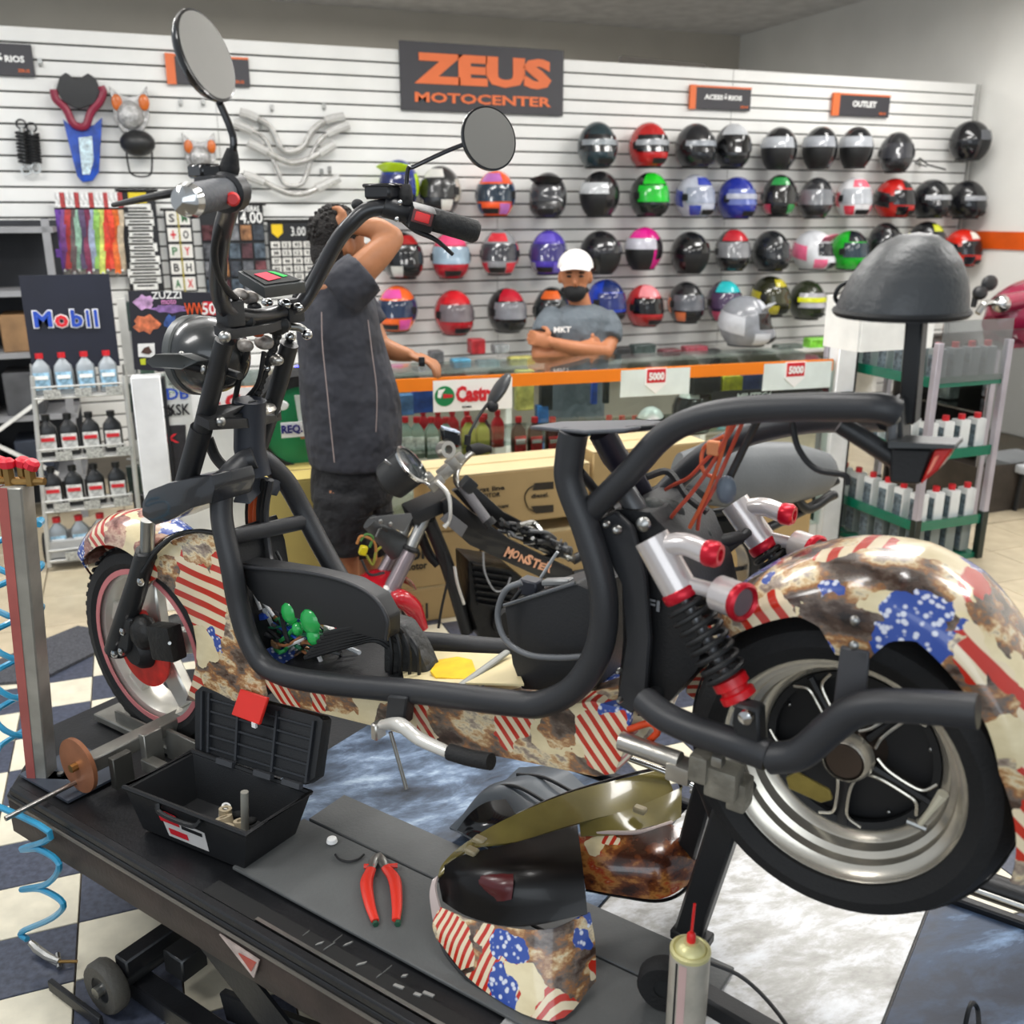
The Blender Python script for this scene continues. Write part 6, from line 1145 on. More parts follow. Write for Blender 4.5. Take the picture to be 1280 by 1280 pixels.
# axle blocks, silver swing arm end, stand
for (x, y, v, sx, sy, sz, m_) in [(852, 962, -.12, .04, .04, .03, ALU), (876, 958, -.13, .03, .03, .045, mat('worn_alloy', '#8f8b80', .4, .5, bump=.3, bs=60, var=.3, vs=25)), (905, 975, -.12, .05, .04, .05, mat('worn_alloy', '#8f8b80', .4, .5)), (925, 990, -.10, .03, .04, .05, mat('worn_alloy', '#8f8b80', .4, .5)), (898, 950, -.15, .018, .02, .018, STL)]: G().box(S(x, y, v), (sx, sy, sz), LAX).build('axle_block', m_, sco, bev=.006, seg=2)
tb_([(776, 926, -.12), (850, 952, -.12)], .016, 'silver_link', ALU, smooth=False, k=12); tb_([(786, 912, -.10), (812, 904, -.10), (822, 914, -.10), (812, 926, -.10)], .006, 'orange_seal', mat('orange_seal', '#d8481c', .4))
tb_([(870, 950, .0), (890, 990, .0), (905, 1030, .02)], .022, 'rear_strut', BLK, smooth=False)
a, b = U(-.49, -.03, .83), U(-.60, .015, TZ+.03)
a = S(925, 975, -.06); b = S(862, 1165, .0); G().bar(a, b, .05, .036, hint=EY).build('stand_leg', BLK, sco, bev=.005)
a2, b2 = S(885, 975, .06), S(850, 1100, .12); G().bar(a2, b2, .04, .03, hint=EY).build('stand_leg', BLK, sco, bev=.005)
G().bar(b+EZ*-.005-EX*.03, b+EX*.04-EZ*.005, .04, .02).build('stand_foot', BLK, sco, bev=.003)
tb_([(778, 945, .14), (840, 968, .2), (900, 1000, .2)], .006, 'chrome_edge_rod', CHR, smooth=False)
# side stand (white enamel) and the thin rod
tb_([(478, 906, -.15), (500, 906, -.17), (525, 924, -.17), (562, 941, -.17)], [.010, .014, .013, .011], 'side_stand', mat('stand_white', '#d9d6cf', .25, .3), 6, 12)
tb_([(562, 940, -.17), (590, 948, -.17), (614, 952, -.17)], .015, 'stand_rubber', RUB, 4, 12); tb_([(488, 915, -.155), (508, 986, -.155)], .0038, 'thin_rod', STL, smooth=False)
G().prism(px3([(484, 870, -.15), (508, 872, -.15), (504, 908, -.15), (480, 906, -.15)]), EY*.03).build('stand_bracket', FRM, sco, bev=.003); G().box(S(473, 912, -.15), (.016, .03, .035), LAX).build('stand_lug', ALU, sco, bev=.003)
# --- shocks
def shock(top, bot, v, f=1.):
    a = S(*top, v); b = S(*bot, v); d = (b-a).normalized(); n_ = EY.cross(d).normalized(); L_ = (b-a).length
    W2 = mat('pearl_white_alloy', '#cfc8c6', .2, .4, coat=.4); RD = RED
    G().cyl(a, a+d*.085*f, .0265*f, 20).build('shock_body', W2, sco); G().lathe([(.027*f, 0), (.029*f, .003), (.029*f, .012), (.027*f, .016)], a+d*.083*f, d, 20).build('red_collar', RD, sco)
    hx = a+d*.012*f+EX*.01*f; G().tube(cr([hx, hx+EX*.035*f+EZ*.010*f, hx+EX*.068*f+EZ*.004*f], 4), .0165*f, 14).build('top_reservoir', W2, sco); e_ = hx+EX*.066*f+EZ*.004*f
    G().lathe([(.017*f, 0), (.019*f, .004), (.019*f, .018), (.015*f, .024), (.009*f, .024), (.008*f, .018), (.0001, .018)], e_, EX, 16).build('red_cap', RD, sco)
    p0 = a+d*.075*f+EX*.07*f; G().tube([a+d*.07*f, p0], .012*f, 10).build('bridge', W2, sco)
    ax_ = (EX*.93-EY*.36).normalized(); G().cyl(p0-EX*.005, p0+ax_*.032*f, .026*f, 20).build('piggyback', W2, sco)
    G().lathe([(.020*f, 0), (.026*f, .0), (.028*f, .004), (.028*f, .010), (.024*f, .014), (.020*f, .010)], p0+ax_*.03*f, ax_, 24, closed=True).build('red_ring_cap', RD, sco); G().cyl(p0+ax_*.03*f, p0+ax_*.038*f, .020*f, 20).build('cap_centre', mat('cap_mauve_grey', '#8f8087', .3, .5), sco)
    s0 = a+d*.098*f; s1 = b-d*.03; nn = 8*14
    u_ = n_; w_ = d.cross(n_)
    G().tube([s0+(s1-s0)*(i/nn)+u_*(math.cos(2*pi*i/14)*.029*f)+w_*(math.sin(2*pi*i/14)*.029*f) for i in range(nn+1)], .0045*f, 7).build('coil_spring', DPL, sco)
    G().cyl(s0, s1, .009*f, 12).build('damper_rod', mat('damper_grey', '#6a6b6d', .3, .6), sco)
    G().tube([s0+(s1-s0)*(i/60)+u_*(math.cos(2*pi*i/8)*.0105)+w_*(math.sin(2*pi*i/8)*.0105) for i in range(61)], .0022, 5).build('inner_spring', STL, sco)
    G().lathe([(.020*f, 0), (.026*f, .003), (.026*f, .016), (.021*f, .018), (.021*f, .024), (.026*f, .026), (.026*f, .036)], s1, d, 18).build('red_foot', mat('red_foot', '#c9141e', .3), sco)
    G().cyl(b+d*.005, b+d*.045, .014*f, 12).build('lower_eye', ALU, sco)
shock((814, 672), (922, 868), -.165); shock((918, 628), (1010, 760), .165, .98)
tb_([(860, 690, .02), (890, 680, .06), (925, 672, .12)], .012, 'swing_bracket', DPL); tb_([(870, 720, .03), (905, 690, .08), (935, 665, .14)], .008, 'swing_bracket', DPL)
pr_s = flagprint('print_small_piece', [(loc(866, 850, 0.02), .06, 'stripe')], 20, 4.4, stripes=.014, rot=(0, -1.3, 0))
G().prism(px3([(862, 806, .0), (870, 812, .0), (880, 836, .0), (884, 856, .0), (872, 880, .0), (856, 868, .0), (858, 835, .0)]), EY*.02).build('printed_tab', pr_s, sco, bev=.004)
tb_([(806, 880, -.10), (840, 850, -.04), (870, 822, .02)], .014, 'swing_arm_brace', BLK, smooth=False)
# --- saddle, post, tail lamp
sm2 = mat('saddle_leather', '#3f4143', .42, bump=.15, bs=160, var=.15, vs=5)
sc_ = S(1131, 386, .0); HX = .082
prof = [(0.0, 1.0), (.06, .99), (.22, .95), (.42, .87), (.64, .73), (.84, .53), (.96, .29), (1, .0)]
def sad(a, b):
    q = 2*pi*a; i = b*7; k0 = min(6, int(i)); t_ = i-k0; h = prof[k0][0]*(1-t_)+prof[k0+1][0]*t_; r_ = prof[k0][1]*(1-t_)+prof[k0+1][1]*t_
    cx_, cy_ = math.cos(q), math.sin(q); shx = .010*h-.004
    return sc_+EX*(HX*cx_*r_+shx)+EY*(.105*cy_*r_)+EZ*(.098*h)
G().grid(sad, 40, 21).build('saddle_dome', sm2, sco); G().prism([sad(i/40, 0)-EZ*.001 for i in range(40)], EZ*-.008).build('saddle_base', DPL, sco)
G().tube([sad(i/40, 0)-EZ*.003 for i in range(40)], .0045, 6, closed=True).build('saddle_piping', DPL, sco)
tb_([(1052, 384, -.02), (1044, 372, -.03), (1050, 358, -.03), (1064, 352, -.02)], .003, 'saddle_strap', DPL); tb_([(1056, 386, .02), (1066, 392, .02), (1086, 392, .01)], .004, 'saddle_strap', DPL)
G().bar(S(1147, 392, 0), S(1136, 528, 0), .022, .036, hint=EY).build('saddle_post', mat('post_black', '#17181a', .45), sco, bev=.003)
G().prism(px3([(1112, 498, -.05), (1126, 498, -.05), (1130, 600, -.05), (1112, 600, -.05), (1108, 560, -.05)]), EY*.05).build('tail_bracket', BLK, sco, bev=.003)
c = S(1116, 522, -.058); G().lathe([(.010, 0), (.009, .005), (.0001, .008)], c, -EY, 12).build('bolt', STL, sco); G().cyl(S(1116, 522, -.055), S(1114, 570, -.055), .007, 8).build('adjuster_rod', mat('damper_grey', '#6a6b6d', .3, .6), sco)
tb_([(1050, 530, -.08), (1085, 552, -.07), (1124, 578, -.05)], .013, 'rear_strut', BLK, smooth=False)
tlp = [(1112, 558), (1190, 560), (1178, 584), (1150, 606), (1112, 606)]
G().prism(px3([(1112, 560, -.07), (1166, 562, -.07), (1150, 606, -.07), (1112, 604, -.07)]), EY*.045).build('tail_lamp_housing', DPL, sco, bev=.003)
G().prism(px3([(1168, 562, -.072), (1192, 560, -.072), (1172, 588, -.072), (1150, 606, -.072)]), EY*.049).build('tail_lens', mat('red_lens', '#c02018', .2, coat=.5), sco, bev=.002)
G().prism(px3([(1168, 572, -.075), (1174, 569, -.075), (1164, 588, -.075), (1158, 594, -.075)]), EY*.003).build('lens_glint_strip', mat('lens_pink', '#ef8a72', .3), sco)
G().prism(px3([(1110, 552, -.08), (1194, 556, -.08), (1194, 561, -.08), (1110, 560, -.08)]), EY*.05).build('lamp_hood', mat('hood_grey', '#47494a', .4), sco)
# --- loose wiring under the rear loop
wo = mat('wire_orange', '#c4562a', .4); wr = mat('wire_red_orange', '#b84a34', .4)
for L_ in [[(925, 520, -.05), (905, 552, -.04), (882, 575, -.03), (862, 596, -.02), (842, 606, .0), (832, 612, .02)], [(918, 524, -.06), (896, 570, -.05), (868, 612, -.04), (844, 640, -.04), (830, 660, -.03)], [(930, 524, -.04), (908, 575, -.03), (892, 612, -.04), (876, 640, -.04), (872, 662, -.03)], [(912, 530, -.05), (898, 580, -.05), (880, 625, -.05), (862, 660, -.05)], [(905, 545, -.03), (880, 560, -.02), (880, 590, -.03), (908, 600, -.02)]]:
    tb_(L_, .0032, 'loose_wire', random.choice([wo, wr]), 5, 7)
tb_([(950, 520, -.03), (930, 560, -.03), (905, 612, -.04)], .006, 'loose_wire', DPL, 5, 7); tb_([(990, 525, -.05), (998, 560, -.05), (1020, 586, -.05), (1056, 594, -.05), (1060, 606, -.05)], .0045, 'cable', DPL, 5, 7)
G().box(S(892, 560, -.05), (.02, .01, .022), LAX).build('wire_connector', mat('connector_peach', '#d98a5a', .4), sco, bev=.002); G().ell(S(908, 612, -.05), (.016, .012, .022), LAX, 10, 7).build('wire_boot', mat('boot_blue_grey', '#5a6470', .4), sco)
tb_([(808, 596, .0), (836, 590, .02), (860, 622, .0), (884, 640, .0)], .006, 'loose_wire', DPL, 5, 7)
# --- headlamp
hc = S(262, 444, -.02); hd = (-EX*.96-EY*.15-EZ*.05).normalized()
G().lathe([(.0001, -.085), (.035, -.080), (.062, -.060), (.078, -.028), (.083, .0), (.083, .028), (.080, .034)], hc, hd, 30).build('lamp_bowl', mat('lamp_bowl_black', '#2b2d2e', .25, coat=.4), sco)
G().lathe([(.080, .030), (.086, .034), (.085, .052), (.074, .056)], hc, hd, 30, closed=True).build('lamp_bezel', mat('bezel_grey', '#4d5050', .35), sco); G().lathe([(.0001, .060), (.05, .056), (.078, .046)], hc, hd, 30).build('lamp_glass', mat('lamp_glass_grey', '#8f9496', .1, coat=.5), sco)
for sv in (-.10, .10): tb_([(300, 470, sv*.8), (270, 460, sv*.8)], .008, 'lamp_bracket', BLK, smooth=False)
G().prism(px3([(181, 452, -.17), (193, 443, -.17), (224, 443, -.15), (248, 452, -.12), (226, 462, -.15), (190, 460, -.17)]), EY*.03).build('turn_signal', mat('signal_grey', '#3a3d3d', .4), sco, bev=.004, seg=2)
tb_([(228, 456, -.14), (255, 462, -.10)], .009, 'signal_stalk', DPL, smooth=False); G().ell(S(227, 443, -.125), (.007, .006, .007), LAX, 10, 7).build('bolt_cap', STL, sco); G().ell(S(254, 462, -.11), (.007, .006, .010), LAX, 10, 7).build('bolt_cap', STL, sco)
# yoke bits and cables
for (x, y, v, s_, m_) in [(300, 368, -.02, .016, mat('wrapped_wire', '#9a938c', .3, var=.5, vs=60)), (312, 372, .0, .018, mat('wrapped_wire', '#9a938c', .3)), (296, 378, -.04, .014, CHR), (334, 378, .05, .012, CHR), (356, 380, .06, .014, CHR), (372, 384, .08, .012, CHR), (318, 384, .0, .014, DPL), (322, 415, .02, .014, mat('wire_orange', '#c4562a', .4)), (330, 428, .04, .02, mat('wrapped_wire', '#9a938c', .3)), (306, 432, .0, .018, mat('wrapped_wire', '#9a938c', .3)), (345, 450, .06, .016, ALU), (332, 460, .05, .009, CHR), (300, 400, -.05, .03, DPL), (345, 405, .06, .03, DPL)]:
    G().ell(S(x, y, v), (s_*1.3, s_*.8, s_*.8), LAX, 10, 7).build('yoke_fitting', m_, sco)
def beaded(L_, r, name='spiral_cable'):
    p = cr(px3(L_), 10); G().tube(p, [r*(1 if i % 2 else .74) for i in range(len(p))], 8).build(name, DPL, sco)
beaded([(352, 400, .08), (340, 440, .06), (325, 480, .05), (316, 512, .05)], .011); beaded([(368, 374, .12), (388, 346, .14), (410, 310, .15), (430, 284, .15)], .0085)
tb_([(300, 380, -.04), (276, 350, -.18), (268, 310, -.22), (282, 262, -.24)], .0065, 'brake_hose', DPL); tb_([(312, 430, .0), (300, 470, .0), (290, 520, .0)], .006, 'cable', DPL); tb_([(330, 440, .03), (322, 480, .03), (300, 505, .03)], .005, 'cable', DPL)
# --- handlebar
hb = [(288, 244, -.28), (286, 262, -.25), (278, 290, -.20), (273, 330, -.17), (274, 366, -.13), (284, 388, -.10), (312, 396, -.04), (345, 392, .05), (372, 384, .10), (392, 356, .13), (420, 304, .15), (440, 279, .16), (462, 262, .18), (500, 260, .22), (540, 272, .28)]
tb_(hb, .0165, 'handlebar', mat('bar_black', '#232326', .35, coat=.3), 8, 14)
for (x, y, v) in [(288, 392, -.09), (364, 388, .09)]: G().box(S(x, y, v), (.035, .045, .05), LAX).build('bar_clamp', BLK, sco, bev=.006, seg=2)
# left grip, pointing at the viewer's side
g0, g1 = S(286, 240, -.28), S(238, 250, -.40); d = (g1-g0).normalized()
G().lathe([(.021, 0), (.024, .01), (.024, (g1-g0).length)], g0, d, 20).build('grip', mat('grip_grey', '#4d5055', .6, bump=.3, bs=120), sco)
G().lathe([(.023, 0), (.026, .005), (.022, .018), (.010, .026), (.0001, .028)], g1, d, 20).build('bar_end', CHR, sco)
G().lathe([(.026, -.02), (.032, -.015), (.032, .015), (.026, .02)], g0, d, 18).build('switch_housing', mat('housing_black', '#232427', .4), sco)
G().box(S(270, 240, -.30), (.05, .05, .05), LAX).build('switch_housing', mat('housing_black', '#232427', .4), sco, bev=.012, seg=2)
c = S(291, 249, -.31); G().lathe([(.011, 0), (.011, .006), (.008, .010), (.0001, .010)], c, (EYE-c).normalized(), 14).build('red_button', mat('button_red', '#d81d1d', .4), sco)
tb_([(262, 238, -.33), (225, 240, -.38), (206, 243, -.40), (180, 248, -.40), (143, 256, -.38)], [.008, .010, .009, .008, .006], 'brake_lever', DPL, 5, 9, flat=.7)
G().box(S(256, 214, -.30), (.05, .035, .022), (EX.lerp(EY, -.3).normalized(), EY.lerp(EX, .3).normalized(), EZ)).build('brake_reservoir', GLB, sco, bev=.004)
# right grip
g0, g1 = S(520, 268, .24), S(598, 291, .34); d = (g1-g0).normalized()
G().lathe([(.022, 0), (.024, .01), (.024, (g1-g0).length-.008), (.018, (g1-g0).length), (.0001, (g1-g0).length+.002)], g0, d, 20).build('grip', mat('grip_black', '#1e1f20', .6, bump=.3, bs=120), sco)
G().box(S(527, 272, .23), (.05, .05, .045), (d, EY.cross(d).normalized().cross(d), EY.cross(d).normalized())).build('switch_housing', mat('housing_black', '#232427', .4), sco, bev=.010, seg=2)
c = S(528, 272, .20); nn = (EYE-c).normalized(); hx2 = (d-nn*d.dot(nn)).normalized(); vy = nn.cross(hx2)
G().box(c, (.042, .026, .006), (hx2, vy, nn)).build('rocker_frame', mat('rocker_frame', '#5a1a18', .4), sco, bev=.006, seg=2); G().box(c+nn*.004, (.03, .018, .006), (hx2, vy, nn)).build('rocker_switch', mat('button_red', '#d81d1d', .4), sco, bev=.005, seg=2)
tb_([(500, 272, .22), (520, 288, .24), (545, 300, .27), (566, 318, .30)], [.009, .009, .007, .006], 'brake_lever', DPL, 5, 9, flat=.7)
G().box(S(478, 240, .20), (.07, .04, .028), LAX).build('brake_reservoir', mat('housing_black', '#232427', .4), sco, bev=.005); G().box(S(478, 232, .20), (.076, .044, .008), LAX).build('reservoir_lid', GLB, sco, bev=.003)
G().ell(S(447, 256, .18), (.014, .012, .012), LAX).build('cable_end', DPL, sco)
for (x, y) in [(500, 253), (496, 274)]: G().ell(S(x, y, .19), (.006, .005, .006), LAX, 10, 7).build('bolt', CHR, sco)
G().lathe([(.021, -.03), (.023, -.025), (.023, .025), (.021, .03)], S(497, 262, .215), d, 18).build('lever_clamp', mat('housing_black', '#232427', .4), sco)
# mirrors
def mirror(c, R, ratio, mn, stem, rs_, boot, vd):
    cw = S(*c); nv = (EYE-cw).normalized(); mi = (RT*mn[0]-UP*mn[1]); mi = (mi-nv*mi.dot(nv)).normalized()
    n_ = (nv*ratio+mi*math.sqrt(1-ratio*ratio)).normalized()
    G().lathe([(.0001, -.018), (R*.6, -.016), (R*.95, -.008), (R*1.03, .0), (R*1.03, .006), (R*.97, .0066)], cw, n_, 40, cap=False).build('mirror_shell', GLB, sco)
    G().prism([cw+n_*.0066+frame_of(n_)[0]*(R*.965*math.cos(2*pi*i/48))+frame_of(n_)[1]*(R*.965*math.sin(2*pi*i/48)) for i in range(48)], n_*.001).build('mirror_glass', mat('mirror_glass', '#767571', .45, .4, var=.03), sco, smooth=False)
    tb_(stem, rs_, 'mirror_stem', GLB, 6, 9); tb_(boot, [.014, .016, .012, .008], 'mirror_boot', RUB, 4, 12)
mirror((255, 71, -.30), .066, .50, (.93, -.37), [(289, 205, -.28), (292, 178, -.28), (287, 158, -.28), (274, 128, -.285)], .0058, [(286, 222, -.28), (287, 210, -.28), (289, 196, -.28), (290, 186, -.28)], None)
mirror((610, 174, .30), .060, .83, (.82, -.4), [(507, 245, .22), (510, 212, .23), (518, 208, .24), (556, 190, .27), (586, 178, .29)], .0045, [(507, 256, .22), (507, 244, .22), (508, 236, .22), (508, 230, .22)], None)
# dash display
dp = [(293, 337, -.06), (304, 334, -.03), (350, 338, .07), (383, 352, .10), (382, 362, .08), (366, 368, .0), (330, 362, -.05)]
up_ = (EZ*.86+EX*.35-EY*.35).normalized()
top = px3([(296, 338, -.05), (345, 337, .06), (382, 352, .08), (330, 359, -.05)]); G().prism(top, -up_*.028).build('dash_case', mat('dash_grey', '#3f4243', .5), sco, bev=.006, seg=2)
tcn = sum(top, V())/4; tin = [tcn+(p-tcn)*.86+up_*.001 for p in top]; G().prism(tin, up_*.002).build('dash_screen', mat('dash_screen', '#1a1d1d', .65, spec=.2), sco)
lp2 = lambda a, b: tin[0]*(1-a)*(1-b)+tin[1]*a*(1-b)+tin[2]*a*b+tin[3]*(1-a)*b+up_*.0032
xd_ = (lp2(1, .5)-lp2(0, .5)).normalized(); yd_ = up_.cross(xd_)
G().prism([lp2(.12, .35), lp2(.55, .25), lp2(.62, .75), lp2(.2, .85)], up_*.0008).build('red_display', mat('led_red', '#b01f38', .6, emit=.5, spec=.2), sco); G().prism([lp2(.62, .2), lp2(.78, .25), lp2(.88, .65), lp2(.72, .7)], up_*.0008).build('green_display', mat('led_green', '#0f9a3c', .6, emit=.5, spec=.2), sco)
# ------------------------------------------------------------------ small stripped motorcycle behind the scooter
BY = 3.2
bk = thing('motorcycle', 'stripped black motorcycle lettered MONSTER with red front mudguard and grey seat', 'motorcycle', (P(600, 700, BY).x, BY, 0))
def bp(L_): return [P(x, y, BY+d) for x, y, d in L_]
def bt_(L_, r, name, m_=None, n=5, k=10, smooth=True, flat=1.):
    p = bp(L_); p = cr(p, n) if smooth and len(p) > 2 else p
    return G().tube(p, r, k, flat=flat).build(name, m_ or BLK, bk)
mau = mat('mauve_alloy', '#8d8286', .3, .6)
# instrument bowl
a, b = P(488, 602, BY+.0), P(513, 582, BY-.04); d = (b-a).normalized()
G().lathe([(.045, -.02), (.07, 0), (.072, (b-a).length)], a, d, 28).build('instrument_bowl', mat('bowl_black', '#242526', .5, bump=.1, bs=200), bk)
G().lathe([(.070, 0), (.078, .002), (.078, .010), (.068, .012)], b, d, 32, closed=True).build('chrome_ring', CHR, bk); G().lathe([(.0001, .006), (.068, .004)], b, d, 28).build('dial_glass', mat('dial_glass', '#3b3f40', .1, coat=.5), bk)
# bars, clamps
bt_([(606, 562, .22), (590, 566, .18), (574, 582, .08), (570, 600, .0), (578, 612, -.06)], .012, 'handlebar', STL)
bt_([(578, 608, -.05), (610, 652, -.16)], .018, 'near_grip', mat('grip_worn_grey', '#5b595c', .6, bump=.3, bs=150), smooth=False, k=14); bt_([(609, 650, -.158), (615, 657, -.17)], .023, 'grip_end', RUB, smooth=False)
bt_([(586, 562, .18), (598, 561, .2), (612, 561, .24)], [.018, .024, .012], 'far_grip', RUB, k=12)
for (x, y, d_, sx, sy, sz) in [(556, 590, 0, .05, .04, .04), (566, 580, .02, .04, .04, .05), (545, 604, -.03, .06, .03, .035), (536, 596, -.02, .03, .03, .03), (575, 572, .05, .03, .04, .03)]: G().box(P(x, y, BY+d_), (sx, sy, sz), (V((.8, 0, .6)), Y1, V((-.6, 0, .8)))).build('bar_clamp', ALU, bk, bev=.008, seg=2)
G().lathe([(.016, -.02), (.030, -.02), (.030, .02), (.016, .02)], P(557, 562, BY-.03), V((.3, -1, .2)), 22, closed=True).build('lever_clamp', ALU, bk); G().box(P(585, 606, BY-.07), (.05, .05, .05), (V((.7, 0, -.7)), Y1, V((.7, 0, .7)))).build('switch_housing', BLK, bk, bev=.01, seg=2)
G().box(P(563, 546, BY), (.066, .05, .045), (V((.95, -.1, -.3)).normalized(), Y1, EZ)).build('brake_reservoir', GLB, bk, bev=.005); G().box(P(563, 537, BY-.005), (.058, .05, .008), (V((.95, -.1, -.3)).normalized(), Y1, EZ)).build('reservoir_label', mat('label_blue_white', '#b9c4d8', .3, var=.5, vs=90), bk, bev=.002)
bt_([(546, 602, -.05), (560, 618, -.08), (563, 640, -.1), (561, 652, -.1), (555, 659, -.1)], [.009, .009, .007, .006, .010], 'clutch_lever', mat('lever_bare', '#d9d6d0', .25, .5)); bt_([(480, 575, -.05), (505, 590, -.06), (536, 606, -.06)], .006, 'chrome_strip', CHR)
bt_([(585, 556, .1), (588, 540, .1), (600, 518, .12), (612, 502, .13)], .006, 'mirror_stem', BLK); bt_([(584, 556, .1), (585, 544, .1)], .012, 'mirror_boot', RUB, smooth=False)
ma, mb = P(612, 506, BY+.12), P(636, 468, BY+.12); mdir = (mb-ma).normalized()
G().ell((ma+mb)/2, (.019, .05, (mb-ma).length*.54), (V((mdir.z, 0, -mdir.x)), Y1, mdir), 18, 12).build('mirror', mat('mirror_back', '#3c3e40', .35), bk); G().ell(P(616, 508, BY+.1), (.022, .02, .022)).build('mirror_joint', DPL, bk)
# fork and wheel
bt_([(536, 636, .0), (512, 688, -.03)], .022, 'fork_stanchion', STL, smooth=False, k=16); G().lathe([(.030, 0), (.032, .01), (.024, .018)], P(513, 688, BY-.03), V((.4, 0, .9)), 16).build('fork_collar', BLK, bk)
bt_([(512, 690, -.03), (486, 742, -.06)], [.026, .030], 'fork_slider', mau, smooth=False, k=16); bt_([(492, 692, .08), (462, 745, .05)], [.024, .026], 'fork_slider', mau, smooth=False, k=14); bt_([(516, 645, .1), (492, 690, .08)], .02, 'fork_stanchion', STL, smooth=False)
G().lathe([(.0001, -.006), (.02, -.006), (.02, .006), (.0001, .006)], P(485, 744, BY-.09), V((0.2, -1, 0.2)), 14).build('caliper_bolt', CHR, bk); G().ell(P(483, 748, BY-.07), (.02, .03, .05)).build('white_caliper', mat('caliper_white', '#dedbd6', .3), bk)
G().box(P(536, 632, BY+.02), (.17, .14, .05), (V((.93, 0, .3)), Y1, V((-.3, 0, .93)))).build('triple_clamp', BLK, bk, bev=.01, seg=2)
wc_ = P(474, 800, BY+.02); wax = V((.82, -.57, 0)).normalized()
G().lathe([(.17, -.035), (.20, -.045), (.222, -.03), (.228, 0), (.222, .03), (.20, .045), (.17, .035)], wc_, wax, 40, closed=True).build('front_tyre', RUB, bk); G().lathe([(.165, -.03), (.175, -.03), (.175, .03), (.165, .03)], wc_, wax, 40, closed=True).build('front_rim', ALU, bk)
for k in range(6):
    a_ = pi*2*k/6; u_, w_2, _ = frame_of(wax); G().tube([wc_, wc_+(u_*math.cos(a_)+w_2*math.sin(a_))*.168], .009, 6).build('front_spoke', BLK, bk)
G().cyl(wc_-wax*.06, wc_+wax*.06, .03, 14).build('hub', ALU, bk)
def rg(L_, nm, m_, th=.05, bev=.008): G().prism(bp(L_), (0, th, 0)).build(nm, m_, bk, bev=bev, seg=2)
G().grid(lambda a, b: wc_+V((.0, 0, .0))+(V((-wax.y, wax.x, 0))*-math.cos(a*2.3+.25)+EZ*math.sin(a*2.3+.25))*(.262-.03*(2*b-1)**2)+wax*(.08*(2*b-1)), 18, 8, .004).build('red_mudguard', mat('mudguard_red', '#b31624', .2, coat=.6), bk)
bt_([(489, 750, -.08), (500, 748, -.1), (516, 760, -.1), (529, 786, -.1)], [.02, .035, .035, .02], 'red_guard_tail', mat('mudguard_red', '#b31624', .2, coat=.6))
rg([(462, 648, -.05), (478, 645, -.05), (514, 642, -.05), (516, 648, -.05), (505, 665, -.05), (500, 664, -.05)], 'lamp_bracket', mat('bracket_grey', '#6c6d6e', .4, .4), .01, .002)
bt_([(462, 652, .02), (500, 686, .02)], [.03, .05], 'lamp_shell', mat('lamp_shell_dark', '#3f4142', .5), smooth=False, k=16)
for (x, y) in [(476, 652), (488, 655)]: G().ell(P(x, y, BY-.055), (.008, .005, .008)).build('bracket_bolt', STL, bk)
# frame
rg([(553, 628, -.09), (566, 620, -.09), (590, 640, -.09), (640, 676, -.09), (690, 700, -.09), (716, 712, -.09), (718, 728, -.09), (706, 736, -.09), (640, 706, -.09), (588, 682, -.09), (558, 655, -.09)], 'frame_beam', mat('beam_gloss_black', '#151517', .28, coat=.3), .03)
rg([(566, 614, .10), (590, 604, .10), (630, 640, .10), (690, 672, .10), (716, 690, .10), (716, 704, .10), (640, 672, .10), (590, 640, .10)], 'frame_beam', mat('beam_gloss_black', '#151517', .28, coat=.3), .03)
A_ = P(632, 689, BY-.093); B_ = P(690, 712, BY-.093); xd_ = (B_-A_).normalized()
for i, ch_ in enumerate('MONSTER'):
    t_ = (i+.5)/7; txt(ch_, A_+(B_-A_)*t_+EZ*(.004*math.sin(i*2.4)), (B_-A_).length/7.4, .034+.006*math.cos(i*1.9), (xd_+EZ*.12*math.sin(i*1.7)).normalized(), V((-xd_.z, 0, xd_.x)), mat('monster_peach', '#e3a883', .4), bk, bold=.04)
bt_([(536, 650, .0), (560, 710, .0), (584, 790, .0)], .026, 'down_tube', BLK, k=12); bt_([(520, 650, .05), (535, 690, .04), (548, 706, .02)], .018, 'wiring_sleeve', DPL); bt_([(556, 690, -.05), (560, 720, -.06), (552, 760, -.06), (548, 785, -.06)], .005, 'drain_hose', DPL)
rg([(551, 650, -.1), (562, 640, -.1), (585, 658, -.1), (577, 672, -.1)], 'regulator_plate', mat('regulator_grey', '#77777a', .4, .4), .015, .003)
# engine
eng = mat('engine_black', '#131314', .4, .2, bump=.4, bs=40, var=.3, vs=20)
rg([(585, 700, -.06), (640, 712, -.06), (668, 735, -.06), (650, 780, -.06), (640, 800, -.06), (600, 800, -.06), (588, 760, -.06)], 'engine_block', eng, .16, .015)
for k in range(7): y = 706+k*8; rg([(592+k, y, -.085), (640+k, y+7, -.085), (640+k, y+9.5, -.085), (592+k, y+2.5, -.085)], 'cooling_fin', eng, .2, 0)
G().lathe([(.0001, -.03), (.05, -.028), (.062, -.015), (.064, .02)], P(634, 775, BY-.07), Y1, 24).build('clutch_cover', eng, bk)
bt_([(604, 690, -.1), (606, 715, -.11), (618, 738, -.11), (632, 736, -.11), (638, 722, -.11)], .004, 'pale_cable', mat('pale_cable', '#8f8f90', .4)); bt_([(568, 708, -.08), (572, 730, -.09), (580, 755, -.08)], .006, 'bare_lever', mat('lever_bare', '#d9d6d0', .25, .5))
bt_([(604, 648, .0), (622, 680, .0), (646, 690, .0)], .014, 'inner_tube', mat('tube_violet_grey', '#4a4a58', .4)); bt_([(596, 650, .0), (612, 676, .0), (630, 690, .0)], .008, 'control_cable', CHR)
random.seed(8)
